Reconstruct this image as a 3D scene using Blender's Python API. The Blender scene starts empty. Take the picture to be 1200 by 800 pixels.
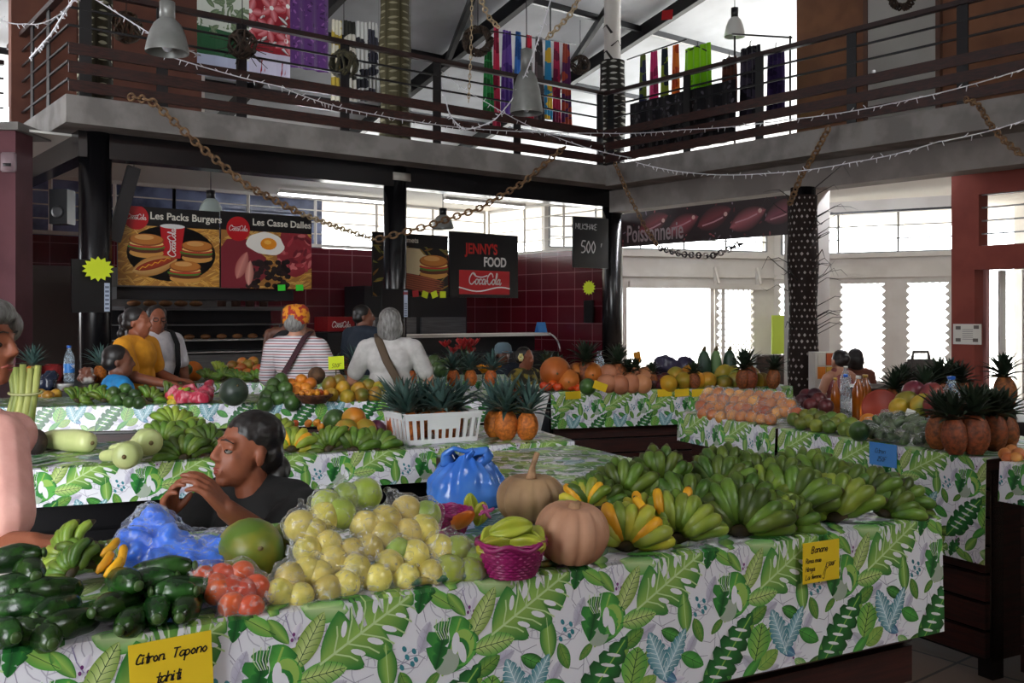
import bpy, bmesh, math, random
from mathutils import Vector, Matrix, Euler, noise
R = random.Random(7)
sc = bpy.context.scene
C = sc.collection
PI = math.pi
F, HY, H = 1122.0, 368.0, 1.55          # focal length in pixels, horizon row, eye height

def V(x, y, z=0.0): return Vector((x, y, z))
def P(px, py, Y): return V((px-600)/F*Y, Y, H-(py-HY)/F*Y)          # pixel at a depth
def G(px, py, z):                                                    # pixel on a level plane
    Y = (H-z)*F/(py-HY); return V((px-600)/F*Y, Y, z)
UX, UY = math.cos(math.radians(38.5)), math.sin(math.radians(38.5))
def uv(u, v, z=0.0): return V(-4.44+u*UX-v*UY, 10.2+u*UY+v*UX, z)    # frame of the building
UROT = math.radians(38.5)

def s2l(c): return c/12.92 if c <= .04045 else ((c+.055)/1.055)**2.4
def col(h):
    if isinstance(h, str):
        h = h.lstrip('#'); h = tuple(int(h[i:i+2], 16)/255 for i in (0, 2, 4))
    return tuple(s2l(x) for x in h[:3])

MATS = {}
def M(name, c1, c2=None, scale=8, rough=.5, metal=0, rand=0, bump=0, bscale=40, spec=.5, pos=(.4, .6), stretch=None, emit=0, sss=0, trans=0, coat=0, sheen=0):
    if name in MATS: return MATS[name]
    m = bpy.data.materials.new(name); m.use_nodes = True; MATS[name] = m
    nt = m.node_tree; b = nt.nodes['Principled BSDF']; N = nt.nodes.new; L = nt.links.new
    b.inputs['Roughness'].default_value = rough; b.inputs['Metallic'].default_value = metal
    b.inputs['Specular IOR Level'].default_value = spec
    if trans: b.inputs['Transmission Weight'].default_value = trans
    if coat: b.inputs['Coat Weight'].default_value = coat
    if sheen: b.inputs['Sheen Weight'].default_value = sheen
    c1 = col(c1); tc = N('ShaderNodeTexCoord'); src = tc.outputs['Object']
    if stretch:
        mp = N('ShaderNodeMapping'); mp.inputs['Scale'].default_value = stretch; L(src, mp.inputs[0]); src = mp.outputs[0]
    out = None
    if c2 is not None:
        c2 = col(c2); nz = N('ShaderNodeTexNoise'); nz.inputs['Scale'].default_value = scale; nz.inputs['Detail'].default_value = 4
        L(src, nz.inputs['Vector']); rp = N('ShaderNodeValToRGB')
        rp.color_ramp.elements[0].position, rp.color_ramp.elements[1].position = pos
        rp.color_ramp.elements[0].color = (*c1, 1); rp.color_ramp.elements[1].color = (*c2, 1)
        L(nz.outputs['Fac'], rp.inputs[0]); out = rp.outputs[0]
        if rand:                                   # every copy its own patchiness
            oi = N('ShaderNodeObjectInfo'); ad = N('ShaderNodeVectorMath'); ad.operation = 'ADD'
            mu = N('ShaderNodeMath'); mu.operation = 'MULTIPLY'; mu.inputs[1].default_value = 50
            L(oi.outputs['Random'], mu.inputs[0]); L(src, ad.inputs[0]); L(mu.outputs[0], ad.inputs[1]); L(ad.outputs[0], nz.inputs['Vector'])
    if rand:
        oi = N('ShaderNodeObjectInfo'); mr = N('ShaderNodeMapRange'); mr.inputs['To Min'].default_value = 1-rand; mr.inputs['To Max'].default_value = 1+rand
        L(oi.outputs['Random'], mr.inputs[0]); hs = N('ShaderNodeHueSaturation'); L(mr.outputs[0], hs.inputs['Value'])
        mh = N('ShaderNodeMapRange'); mh.inputs['To Min'].default_value = .5-rand*.06; mh.inputs['To Max'].default_value = .5+rand*.06
        L(oi.outputs['Random'], mh.inputs[0]); L(mh.outputs[0], hs.inputs['Hue'])
        if out: L(out, hs.inputs['Color'])
        else: hs.inputs['Color'].default_value = (*c1, 1)
        out = hs.outputs[0]
    if out: L(out, b.inputs['Base Color'])
    else: b.inputs['Base Color'].default_value = (*c1, 1)
    if bump:
        n2 = N('ShaderNodeTexNoise'); n2.inputs['Scale'].default_value = bscale; n2.inputs['Detail'].default_value = 3; L(src, n2.inputs['Vector'])
        bp = N('ShaderNodeBump'); bp.inputs['Strength'].default_value = bump; bp.inputs['Distance'].default_value = .01
        L(n2.outputs['Fac'], bp.inputs['Height']); L(bp.outputs[0], b.inputs['Normal'])
    if emit:
        b.inputs['Emission Strength'].default_value = emit; b.inputs['Emission Color'].default_value = (*c1, 1)
    return m

def Mprint(name, rough=.55, spec=.3, sheen=0):      # colour printed on the surface, from the mesh
    if name in MATS: return MATS[name]
    m = bpy.data.materials.new(name); m.use_nodes = True; MATS[name] = m
    nt = m.node_tree; b = nt.nodes['Principled BSDF']; a = nt.nodes.new('ShaderNodeAttribute'); a.attribute_name = 'Col'
    nt.links.new(a.outputs['Color'], b.inputs['Base Color']); b.inputs['Roughness'].default_value = rough; b.inputs['Specular IOR Level'].default_value = spec
    if sheen: b.inputs['Sheen Weight'].default_value = sheen
    return m

def Mfilm(name, tint, alpha=.25, rough=.12):        # thin plastic film
    if name in MATS: return MATS[name]
    m = bpy.data.materials.new(name); m.use_nodes = True; MATS[name] = m
    nt = m.node_tree; N = nt.nodes.new; L = nt.links.new; b = nt.nodes['Principled BSDF']
    b.inputs['Base Color'].default_value = (*col(tint), 1); b.inputs['Roughness'].default_value = rough; b.inputs['Specular IOR Level'].default_value = .7
    tr = N('ShaderNodeBsdfTransparent'); mx = N('ShaderNodeMixShader'); nz = N('ShaderNodeTexNoise'); tc = N('ShaderNodeTexCoord')
    L(tc.outputs['Object'], nz.inputs['Vector']); nz.inputs['Scale'].default_value = 38; nz.inputs['Detail'].default_value = 4; nz.inputs['Distortion'].default_value = 2.2
    mr = N('ShaderNodeMapRange'); mr.inputs['From Min'].default_value = .42; mr.inputs['From Max'].default_value = .72
    mr.inputs['From Min'].default_value = .52; mr.inputs['From Max'].default_value = .66
    mr.inputs['To Min'].default_value = alpha*.5; mr.inputs['To Max'].default_value = min(.8, alpha*5); L(nz.outputs['Fac'], mr.inputs[0])  # more opaque pale streaks, painted in as glints on the film
    lw = N('ShaderNodeLayerWeight'); lw.inputs[0].default_value = .35; pw = N('ShaderNodeMath'); pw.operation = 'POWER'; pw.inputs[1].default_value = 2.2; L(lw.outputs['Facing'], pw.inputs[0])
    ml = N('ShaderNodeMath'); ml.operation = 'MULTIPLY_ADD'; ml.inputs[1].default_value = .5; ml.use_clamp = True; L(pw.outputs[0], ml.inputs[0]); L(mr.outputs[0], ml.inputs[2])
    L(ml.outputs[0], mx.inputs[0]); L(tr.outputs[0], mx.inputs[1]); L(b.outputs[0], mx.inputs[2])
    bp = N('ShaderNodeBump'); bp.inputs['Strength'].default_value = .9; bp.inputs['Distance'].default_value = .006; L(nz.outputs['Fac'], bp.inputs['Height']); L(bp.outputs[0], b.inputs['Normal'])
    L(mx.outputs[0], nt.nodes['Material Output'].inputs['Surface']); return m

# ---------------------------------------------------------------- shapes
def quad(bm, a, b, c, d): return bm.faces.new([bm.verts.new(p) for p in (a, b, c, d)])
def box(bm, x0, x1, y0, y1, z0, z1, mat=None):
    vs = [V(x, y, z) for z in (z0, z1) for y in (y0, y1) for x in (x0, x1)]
    vs = [bm.verts.new(mat @ p if mat else p) for p in vs]
    for f in ((0, 2, 3, 1), (4, 5, 7, 6), (0, 1, 5, 4), (2, 6, 7, 3), (0, 4, 6, 2), (1, 3, 7, 5)): bm.faces.new([vs[i] for i in f])
UM = Matrix.Translation((-4.44, 10.2, 0)) @ Matrix.Rotation(UROT, 4, 'Z')
def ubox(bm, u0, u1, v0, v1, z0, z1): box(bm, u0, u1, v0, v1, z0, z1, UM)
def cbox(bm, c, s, rot=None):
    m = Matrix.Translation(c) @ (rot.to_4x4() if rot else Matrix.Identity(4))
    box(bm, -s[0]/2, s[0]/2, -s[1]/2, s[1]/2, -s[2]/2, s[2]/2, m)
def bar(bm, a, b, w, h=None, roll=V(0, 0, 1)):
    h = h or w; d = (b-a); L = d.length; d = d.normalized(); s = d.cross(roll)
    if s.length < 1e-4: s = d.cross(V(1, 0, 0))
    s.normalize(); t = s.cross(d)
    m = Matrix((( *d, ), ( *s, ), ( *t, ))).transposed().to_4x4(); m.translation = (a+b)/2
    box(bm, -L/2, L/2, -w/2, w/2, -h/2, h/2, m)
def tube(bm, pts, rad, seg=8, cap=True, flat=1.0):
    pts = [Vector(p) for p in pts]; n = len(pts)
    rad = rad if isinstance(rad, (list, tuple)) else [rad]*n
    rings = []; prev = None
    for i in range(n):
        t = (pts[min(i+1, n-1)]-pts[max(i-1, 0)])
        t = t.normalized() if t.length > 1e-9 else V(0, 0, 1)
        if prev is None: s = t.orthogonal().normalized() if abs(t.z) > .9 else t.cross(V(0, 0, 1)).normalized()
        else:
            s = prev - t*prev.dot(t); s = s.normalized() if s.length > 1e-6 else t.orthogonal().normalized()
        prev = s; q = t.cross(s)
        rings.append([bm.verts.new(pts[i]+(s*math.cos(2*PI*k/seg)+q*math.sin(2*PI*k/seg)*flat)*rad[i]) for k in range(seg)])
    for a, b in zip(rings, rings[1:]):
        for k in range(seg): bm.faces.new((a[k], a[(k+1) % seg], b[(k+1) % seg], b[k]))
    if cap:
        bm.faces.new(rings[0][::-1]); bm.faces.new(rings[-1])
def lathe(bm, prof, seg=24, mat=None, mod=None, cap=True):
    rings = []
    for r, z in prof:
        ring = []
        for k in range(seg):
            a = 2*PI*k/seg; rr = r*(mod(a, z) if mod else 1); p = V(rr*math.cos(a), rr*math.sin(a), z)
            ring.append(bm.verts.new(mat @ p if mat else p))
        rings.append(ring)
    for a, b in zip(rings, rings[1:]):
        for k in range(seg): bm.faces.new((a[k], a[(k+1) % seg], b[(k+1) % seg], b[k]))
    if cap:
        if prof[0][0] > 1e-5: bm.faces.new(rings[0][::-1])
        if prof[-1][0] > 1e-5: bm.faces.new(rings[-1])
    bmesh.ops.remove_doubles(bm, verts=[v for r in (rings[0], rings[-1]) for v in r], dist=1e-5)
def ell(bm, c, r, rot=None, su=14, sv=9):
    m = Matrix.Translation(c) @ (rot.to_4x4() if rot else Matrix.Identity(4)) @ Matrix.Diagonal((*((r,)*3 if not hasattr(r, '__len__') else r), 1))
    top = bm.verts.new(m @ V(0, 0, 1)); bot = bm.verts.new(m @ V(0, 0, -1)); rings = []
    for j in range(1, sv):
        a = PI*j/sv; z = math.cos(a); q = math.sin(a); rings.append([bm.verts.new(m @ V(q*math.cos(2*PI*k/su), q*math.sin(2*PI*k/su), z)) for k in range(su)])
    for k in range(su):
        n = (k+1) % su; bm.faces.new((top, rings[0][k], rings[0][n])); bm.faces.new((bot, rings[-1][n], rings[-1][k]))
        for a, b in zip(rings, rings[1:]): bm.faces.new((a[k], b[k], b[n], a[n]))
def caps(bm, a, b, ra, rb, seg=12):
    a = Vector(a); b = Vector(b); ell(bm, a, ra, None, seg, 8); ell(bm, b, rb, None, seg, 8); tube(bm, [a, b], [ra, rb], seg)

def wloc(o):
    p = Vector((0, 0, 0))
    while o: p += o.location; o = o.parent
    return p
def obj(name, bm, mat=None, parent=None, smooth=True, keep=False):
    if len(bm.verts) == 0: raise ValueError('no geometry: '+name)
    me = bpy.data.meshes.new(name); o = bpy.data.objects.new(name, me); C.objects.link(o)
    if parent:
        o.parent = parent; b = wloc(parent); bmesh.ops.translate(bm, verts=bm.verts, vec=-b)
    elif not keep:
        xs = [v.co for v in bm.verts]
        c = V((min(p.x for p in xs)+max(p.x for p in xs))/2, (min(p.y for p in xs)+max(p.y for p in xs))/2, min(p.z for p in xs))
        bmesh.ops.translate(bm, verts=bm.verts, vec=-c); o.location = c
    bm.normal_update(); bm.to_mesh(me); bm.free()
    if smooth:
        for p in me.polygons: p.use_smooth = True
    for m_ in (mat if isinstance(mat, (list, tuple)) else [mat]):
        if m_: me.materials.append(m_)
    return o
def tag(o, label=None, cat=None, group=None, kind=None):
    if label: o['label'] = label
    if cat: o['category'] = cat
    if group: o['group'] = group
    if kind: o['kind'] = kind
    return o
def T(name, label, cat, loc=(0, 0, 0), rot=0, group=None):
    o = bpy.data.objects.new(name, None); C.objects.link(o); o.location = Vector(loc); o.rotation_euler = (0, 0, rot); o.empty_display_size = .05
    return tag(o, label, cat, group)
def S(name, bm, mat, smooth=False): return tag(obj(name, bm, mat, smooth=smooth, keep=True), kind='structure')
def dup(root, loc=None, rot=None, scale=None, label=None, group=None, parent=None):
    r = root.copy(); C.objects.link(r)
    if parent: r.parent = parent
    if loc is not None: r.location = loc
    if rot is not None: r.rotation_euler = rot
    if scale is not None: r.scale = (scale,)*3 if not hasattr(scale, '__len__') else scale
    if label: r['label'] = label
    if group: r['group'] = group
    for ch in list(root.children): dup(ch, parent=r)
    return r
def kill(root):
    for ch in list(root.children): kill(ch)
    bpy.data.objects.remove(root)
B = bmesh.new
def bevel(bm, w=.01, seg=2):
    bmesh.ops.bevel(bm, geom=list(bm.edges), offset=w, segments=seg, affect='EDGES', clamp_overlap=True)
def catenary(a, b, sag, n=24):
    return [a.lerp(b, i/n) - V(0, 0, sag*4*(i/n)*(1-i/n)) for i in range(n+1)]
ORD = ['first', 'second', 'third', 'fourth', 'fifth', 'sixth', 'seventh', 'eighth', 'ninth', 'tenth', 'eleventh', 'twelfth', 'thirteenth', 'fourteenth', 'fifteenth', 'sixteenth', 'seventeenth', 'eighteenth', 'nineteenth', 'twentieth']
def ordl(i, n, end='left'):
    return 'leftmost' if i == 0 and n > 1 else ('rightmost' if i == n-1 and n > 1 else ORD[i]+' from '+end)
def rowed(px):      # names for a list of pixel spots: [(row word, order)]
    n = len(px); ys = sorted(p[1] for p in px); k = 1 if n < 5 else (2 if n < 13 else (3 if n < 30 else 4))
    words = {1: [''], 2: ['upper', 'lower'], 3: ['top', 'middle', 'bottom'], 4: ['top', 'upper middle', 'lower middle', 'bottom']}[k]
    rank = sorted(range(n), key=lambda i: px[i][1]); row = {}
    for q, i in enumerate(rank): row[i] = q*k//n
    out = [None]*n
    for r in range(k):
        ids = sorted([i for i in range(n) if row[i] == r], key=lambda i: px[i][0])
        for q, i in enumerate(ids):
            out[i] = (words[r], ordl(q, len(ids)) if len(ids) > 1 else 'only one')
    return out
def rlabel(base, rw):
    w, o = rw
    if o == 'only one': return base
    return f'{base}, {o} in {w} row' if w else f'{base}, {o}'

# ---------------------------------------------------------------- flat print: polygons in (s, t) with a stacking layer
class Print:
    def __init__(s): s.p = []
    def poly(s, pts, c, layer=1):
        s.p.append(([Vector((x, y)) for x, y in pts], [c]*len(pts) if not isinstance(c, list) else c, layer))
    def ellipse(s, cx, cy, rx, ry, c, layer=1, ang=0, n=18, wob=0):
        ca, sa = math.cos(ang), math.sin(ang); pts = []
        for k in range(n):
            a = 2*PI*k/n; q = 1+wob*math.sin(a*3+cx*40)+wob*.6*math.sin(a*7+cy*50); x, y = rx*q*math.cos(a), ry*q*math.sin(a)
            pts.append((cx+x*ca-y*sa, cy+x*sa+y*ca))
        s.poly(pts, c, layer)
    def line(s, pts, w, c, layer=1):
        pts = [Vector(p) for p in pts]
        for i, (a, b) in enumerate(zip(pts, pts[1:])):
            d = (b-a)
            if d.length < 1e-9: continue
            n = Vector((-d.y, d.x)).normalized()*w/2; e = d.normalized()*w*.25
            s.poly([a-n-e, b-n+e, b+n+e, a+n-e], c, layer)
    def leaf(s, cx, cy, L, W, ang, c0, c1, layer=1, notch=0, nn=6, bend=0, vein=None, nv=0, n=14, one=False, holes=None):
        ca, sa = math.cos(ang), math.sin(ang)
        def mp(x, y): y = y + bend*L*(4*x*x/L/L-.5); return Vector((cx+x*ca-y*sa, cy+x*sa+y*ca))
        if notch: n = 28
        mid = []; sides = ([], [])
        for i in range(n+1):
            f = i/n; x = (f-.5)*L; w = W/2*(math.sin(PI*f**.8)**.75 if 0 < f < 1 else 0)
            mid.append(mp(x, 0))
            for q, sg in ((0, 1), (1, -1)):
                ww = w
                if notch and .12 < f < .93: ww *= 1-notch*(max(0, math.sin(f*nn*PI*2+q*1.4)))**3
                sides[q].append(mp(x+ww*.25, sg*ww))
        for q in range(2):
            for i in range(n):
                cc = [c0, c0, c1, c1] if q == 0 else [c0, tuple(x*.8+y*.2 for x, y in zip(c1, c0)), c1, c0]
                pts = [mid[i], mid[i+1], sides[q][i+1], sides[q][i]]
                cols = [c0, c0, c1, c1]
                if q: pts.reverse(); cols = cols[::-1]; cols = [tuple(x*.88 for x in c) for c in cols]
                s.p.append((pts, cols, layer))
        if vein:
            s.line([mp(-L*.5, 0), mp(-L*.2, 0), mp(L*.15, 0), mp(L*.45, 0)], W*.035, vein, layer+.5)
            for i in range(nv):
                f = .14+.7*i/max(1, nv-1); x = (f-.5)*L; w = W/2*math.sin(PI*f**.8)**.75*.86
                for sg in (1, -1): s.line([mp(x, 0), mp(x+w*.55, sg*w*.6), mp(x+w*.75, sg*w)], W*.022, vein, layer+.5)
        if holes:
            for i in range(holes):
                f = .25+.5*i/max(1, holes-1); x = (f-.5)*L; w = W/2*math.sin(PI*f**.8)**.75
                for sg in (1, -1):
                    q = mp(x+w*.25, sg*w*.45); s.ellipse(q.x, q.y, w*.26, w*.09, WHITE, layer+.6, ang+sg*.9, 10)
    def build(s, name, rect, mp, mat, parent=None, fold=None, step=.0003, base=None, nbase=(1, 1), tile=None, cuts=None):
        """rect (s0,s1,t0,t1) clips; mp(s,t,h)->world; base = ground colour or fn(s,t)."""
        bm = B(); lay = bm.loops.layers.float_color.new('Col'); s0, s1, t0, t1 = rect
        if base is not None:
            ns, nt = nbase; g = [[bm.verts.new((s0+(s1-s0)*i/ns, t0+(t1-t0)*j/nt, 0)) for j in range(nt+1)] for i in range(ns+1)]
            for i in range(ns):
                for j in range(nt):
                    f = bm.faces.new((g[i][j], g[i+1][j], g[i+1][j+1], g[i][j+1]))
                    for l in f.loops: l[lay] = (*(base(l.vert.co.x, l.vert.co.y) if callable(base) else base), 1)
        offs = tile or [(0, 0)]
        for ox, oy in offs:
            for pts, cols, layer in s.p:
                xs = [p.x+ox for p in pts]; ys = [p.y+oy for p in pts]
                if max(xs) < s0 or min(xs) > s1 or max(ys) < t0 or min(ys) > t1: continue
                try: f = bm.faces.new([bm.verts.new((p.x+ox, p.y+oy, layer)) for p in pts])
                except ValueError: continue
                for l, c in zip(f.loops, cols): l[lay] = (*c, 1)
        bmesh.ops.triangulate(bm, faces=[f for f in bm.faces if len(f.verts) > 4])
        for co, no in (((s0, 0, 0), (-1, 0, 0)), ((s1, 0, 0), (1, 0, 0)), ((0, t0, 0), (0, -1, 0)), ((0, t1, 0), (0, 1, 0))):
            bmesh.ops.bisect_plane(bm, geom=bm.verts[:]+bm.edges[:]+bm.faces[:], plane_co=co, plane_no=no, clear_outer=True, dist=1e-7)
        for fx in (fold or []): bmesh.ops.bisect_plane(bm, geom=bm.verts[:]+bm.edges[:]+bm.faces[:], plane_co=(0, fx, 0), plane_no=(0, 1, 0), dist=1e-7)
        for fx in (cuts or []): bmesh.ops.bisect_plane(bm, geom=bm.verts[:]+bm.edges[:]+bm.faces[:], plane_co=(fx, 0, 0), plane_no=(1, 0, 0), dist=1e-7)
        for v in bm.verts: v.co = mp(v.co.x, v.co.y, v.co.z*step)
        return obj(name, bm, mat, parent, smooth=False)
WHITE = col('#e9e9f1')

# pen strokes: a small hand-drawn alphabet on a 0..1 grid (x, y)
ST = {
'a': (.6, ['55 36 15 02 20 42 54 52 60', '55 50 52 60']), 'b': (.6, ['0a 00', '04 25 46 44 20 00']), 'c': (.5, ['45 26 03 20 41']),
'd': (.6, ['44 26 03 20 42', '4a 40']), 'e': (.5, ['03 43 26 03 20 41']), 'f': (.4, ['4a 29 20', '06 46']), 'g': (.6, ['45 26 03 20 43', '45 4c 3e 1e']),
'h': (.6, ['0a 00', '04 26 45 40']), 'i': (.25, ['06 00 11', '08 09']), 'k': (.5, ['0a 00', '46 03 40']), 'l': (.3, ['0a 00 21']), 'm': (.8, ['06 00', '05 16 25 30', '34 46 65 60']),
'n': (.6, ['06 00', '04 26 45 40']), 'o': (.6, ['26 03 20 43 26']), 'p': (.6, ['06 0f', '05 26 43 20 01']), 'r': (.45, ['06 00', '04 26 45']), 's': (.5, ['45 26 05 23 42 20 01']),
't': (.4, ['2a 20 41', '06 46']), 'u': (.6, ['06 01 20 41', '46 40']), 'v': (.5, ['06 20 46']), 'z': (.5, ['06 46 00 40']), 'y': (.5, ['06 21', '46 1e']),
'B': (.7, ['0a 00 30 42 35 05', '35 48 3a 0a']), 'C': (.7, ['58 3a 15 11 30 51']), 'T': (.7, ['0a 6a', '3a 20']), 'H': (.7, ['0a 00', '5a 50', '05 55']), 'L': (.6, ['0a 00 40']), 'F': (.6, ['0a 00', '0a 5a', '05 35']),
'R': (.7, ['00 0a 3a 47 35 05', '25 50']), 'M': (.8, ['00 0a 33 6a 60']), 'I': (.3, ['0a 00']), 'K': (.6, ['0a 00', '5a 04 50']), 'S': (.6, ['58 3a 08 46 52 30 01']), 'A': (.7, ['00 3a 60', '13 53']), 'E': (.6, ['4a 0a 00 40', '05 35']),
'P': (.6, ['00 0a 4a 47 05']), '0': (.6, ['2a 05 20 45 2a']), '1': (.4, ['18 3a 30']), '2': (.6, ['18 3a 48 00 40']), '5': (.6, ['4a 1a 06 35 42 20 00']), '}': (.5, ['0c 2a 26 45 23 2f 0e']), '.': (.3, ['00 01']), '/': (.4, ['00 4a']), '-': (.5, ['04 44']), ' ': (.5, []), 'Y': (.6, ['0a 25 4a', '25 20']),
"'": (.3, ['1a 08'])}
def hexc(ch): return {'a': 1.0, 'b': 1.1, 'c': -.2, 'd': -.3, 'e': -.4, 'f': -.5}.get(ch, int(ch, 16)/10 if ch.isdigit() else 0)
def pen(pr, text, x, y, h, w, c, layer=2, slant=.2):
    for ch in text:
        adv, sts = ST.get(ch, ST[' '])
        for st in sts:
            pts = [(int(q[0])/10*1.1, hexc(q[1])) for q in st.split()]
            sm = []
            for i in range(len(pts)-1):                      # Catmull-Rom rounding
                p0 = pts[max(0, i-1)]; p1 = pts[i]; p2 = pts[i+1]; p3 = pts[min(len(pts)-1, i+2)]
                for k in range(4):
                    t = k/4; sm.append(tuple(.5*(2*b+(c2-a)*t+(2*a-5*b+4*c2-d)*t*t+(3*b-a-3*c2+d)*t**3) for a, b, c2, d in zip(p0, p1, p2, p3)))
            sm.append(pts[-1])
            pr.line([(x+(px+py*slant)*h, y+py*h) for px, py in sm], w, c, layer)
        x += adv*h
    return x
TS = bpy.data.scenes.new('workbench')
def evald(o):
    TS.collection.objects.link(o); vl = TS.view_layers[0]; vl.update(); me = bpy.data.meshes.new_from_object(o.evaluated_get(vl.depsgraph)); bpy.data.objects.remove(o); return me
def text_bm(body, size, shear=0, offset=0, space=1.0, ex=.002, xs=1.0):
    cu = bpy.data.curves.new('t', 'FONT'); cu.body = body; cu.size = size; cu.shear = shear; cu.extrude = ex; cu.offset = offset; cu.space_character = space; cu.resolution_u = 4
    me = evald(bpy.data.objects.new('t', cu))
    bm = B(); bm.from_mesh(me); bpy.data.curves.remove(cu); bpy.data.meshes.remove(me)
    for v in bm.verts: v.co.x *= xs
    return bm
# Coca-Cola style script as pen strokes, about 4.6 wide x 1 high
SCRIPT = [[(.95, .75), (.8, .98), (.5, 1.05), (.2, .75), (.1, .4), (.25, .1), (.55, .05), (.85, .3)], [(1.15, .5), (.98, .35), (1.0, .1), (1.2, .05), (1.36, .25), (1.28, .48), (1.1, .48)], [(1.36, .42), (1.5, .45)],
          [(1.85, .42), (1.7, .52), (1.52, .3), (1.6, .05), (1.85, .15)], [(2.3, .45), (2.1, .5), (1.95, .25), (2.05, .05), (2.25, .15), (2.34, .5), (2.3, .1), (2.42, .05), (2.5, .2)], [(2.45, .33), (2.75, .36)],
          [(3.45, .72), (3.3, .98), (3.02, 1.05), (2.72, .75), (2.65, .4), (2.8, .1), (3.05, .05), (3.3, .3)], [(3.55, .5), (3.38, .35), (3.4, .1), (3.6, .05), (3.75, .25), (3.68, .48), (3.5, .48)],
          [(3.8, .3), (4.0, .7), (4.02, 1.0), (3.92, 1.02), (3.88, .5), (3.92, .08), (4.05, .1)], [(4.45, .45), (4.28, .5), (4.12, .25), (4.2, .05), (4.4, .15), (4.5, .5), (4.46, .1), (4.58, .03), (4.7, .2)],
          [(.5, 1.05), (1.1, .75), (1.9, .7), (2.6, .85)]]
def script(pr, x, y, w, c, layer=3, vert=False):
    k = w/4.7
    for st in SCRIPT:
        sm = []
        for i in range(len(st)-1):
            p0 = st[max(0, i-1)]; p1 = st[i]; p2 = st[i+1]; p3 = st[min(len(st)-1, i+2)]
            for q in range(5):
                t = q/5; sm.append(tuple(.5*(2*b+(c2-a)*t+(2*a-5*b+4*c2-d)*t*t+(3*b-a-3*c2+d)*t**3) for a, b, c2, d in zip(p0, p1, p2, p3)))
        sm.append(st[-1])
        pts = [((px+py*.12)*k, py*k*1.25) for px, py in sm]
        if vert: pts = [(-b, a) for a, b in pts]
        pr.line([(x+a, y+b) for a, b in pts], .15*k, c, layer)
# soft continuous bodies
def blob(shapes, voxel=.01, smooth=6, sf=.5):
    bm = B()
    for s in shapes:
        if s[0] == 'c': caps(bm, s[1], s[2], s[3], s[4])
        elif s[0] == 'e': ell(bm, Vector(s[1]), s[2], s[3] if len(s) > 3 else None, 18, 12)
    me = bpy.data.meshes.new('b'); bm.to_mesh(me); bm.free(); o = bpy.data.objects.new('b', me)
    m = o.modifiers.new('r', 'REMESH'); m.mode = 'VOXEL'; m.voxel_size = voxel
    if smooth: k = o.modifiers.new('s', 'SMOOTH'); k.iterations = smooth; k.factor = sf
    me2 = evald(o)
    bm = B(); bm.from_mesh(me2); bpy.data.meshes.remove(me); bpy.data.meshes.remove(me2)
    return bm
# ---------------------------------------------------------------- materials
concrete = M('concrete', '#8d8986', '#76726f', 3, .85, bump=.15)
steel_dark = M('dark_steel', '#141417', rough=.35, metal=.2)
column_black = M('black_paint', '#0c0c0f', rough=.25, spec=.6)
white_paint = M('white_paint', '#d9d6d0', '#cfcbc4', 2, .7)
white_ceiling = M('white_ceiling', '#e2e0da', rough=.8)
brown_wall = M('brown_wall', '#6a3f30', '#5c3529', 2.5, .8)
tan_wall = M('tan_wall', '#7c5238', '#6d4630', 2.5, .8)
red_wall = M('red_wall', '#8e4438', '#82392f', 2.5, .8)
plum_wall = M('plum_wall', '#6b4148', '#5f383f', 2.5, .8)
wood_dark = M('dark_wood', '#3a1712', '#260f0c', 6, .45, stretch=(1, 1, 14), bump=.1)
wood_plank = M('plank_wood', '#3c1b15', '#24100d', 5, .5, stretch=(2, 2, 12), bump=.1)
grey_metal = M('grey_metal', '#8f9192', rough=.35, metal=.6)
alu = M('aluminium', '#c9cacb', rough=.3, metal=.8)
roof_sheet = M('roof_sheet', '#c4c6ca', '#b4b6ba', 1.2, .6)
grey_door = M('grey_door', '#a3a19c', rough=.6)
glass = M('clear_glass', '#ffffff', rough=.02, trans=1.0)

def tiles(name, c1, c2, mortar, size, gap=.012, rough=.3, var=.1):
    m = bpy.data.materials.new(name); m.use_nodes = True; nt = m.node_tree; N = nt.nodes.new; L = nt.links.new; b = nt.nodes['Principled BSDF']
    g = N('ShaderNodeNewGeometry'); mp = N('ShaderNodeMapping'); mp.inputs['Rotation'].default_value = (0, 0, -UROT); L(g.outputs['Position'], mp.inputs[0])
    sp = N('ShaderNodeSeparateXYZ'); L(mp.outputs[0], sp.inputs[0])
    br = N('ShaderNodeTexBrick'); br.offset = 0; br.inputs['Scale'].default_value = 1
    br.inputs['Brick Width'].default_value = size[0]; br.inputs['Row Height'].default_value = size[1]; br.inputs['Mortar Size'].default_value = gap; br.inputs['Mortar Smooth'].default_value = .2
    br.inputs['Color1'].default_value = (*col(c1), 1); br.inputs['Color2'].default_value = (*col(c2), 1); br.inputs['Mortar'].default_value = (*col(mortar), 1)
    cb = N('ShaderNodeCombineXYZ')
    if size[2] == 'floor': L(sp.outputs[0], cb.inputs[0]); L(sp.outputs[1], cb.inputs[1])
    else:
        ad = N('ShaderNodeMath'); L(sp.outputs[0], ad.inputs[0]); L(sp.outputs[1], ad.inputs[1]); L(ad.outputs[0], cb.inputs[0]); L(sp.outputs[2], cb.inputs[1])
    L(cb.outputs[0], br.inputs['Vector']); L(br.outputs['Color'], b.inputs['Base Color']); b.inputs['Roughness'].default_value = rough
    return m
floor_tile = tiles('floor_tile', '#8a7364', '#7a6557', '#3c322c', (.42, .42, 'floor'), .008, .45)
wall_tile = tiles('red_wall_tile', '#5c1622', '#4c111b', '#8a5a62', (.42, .28, 'wall'), .006, .25)

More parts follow.
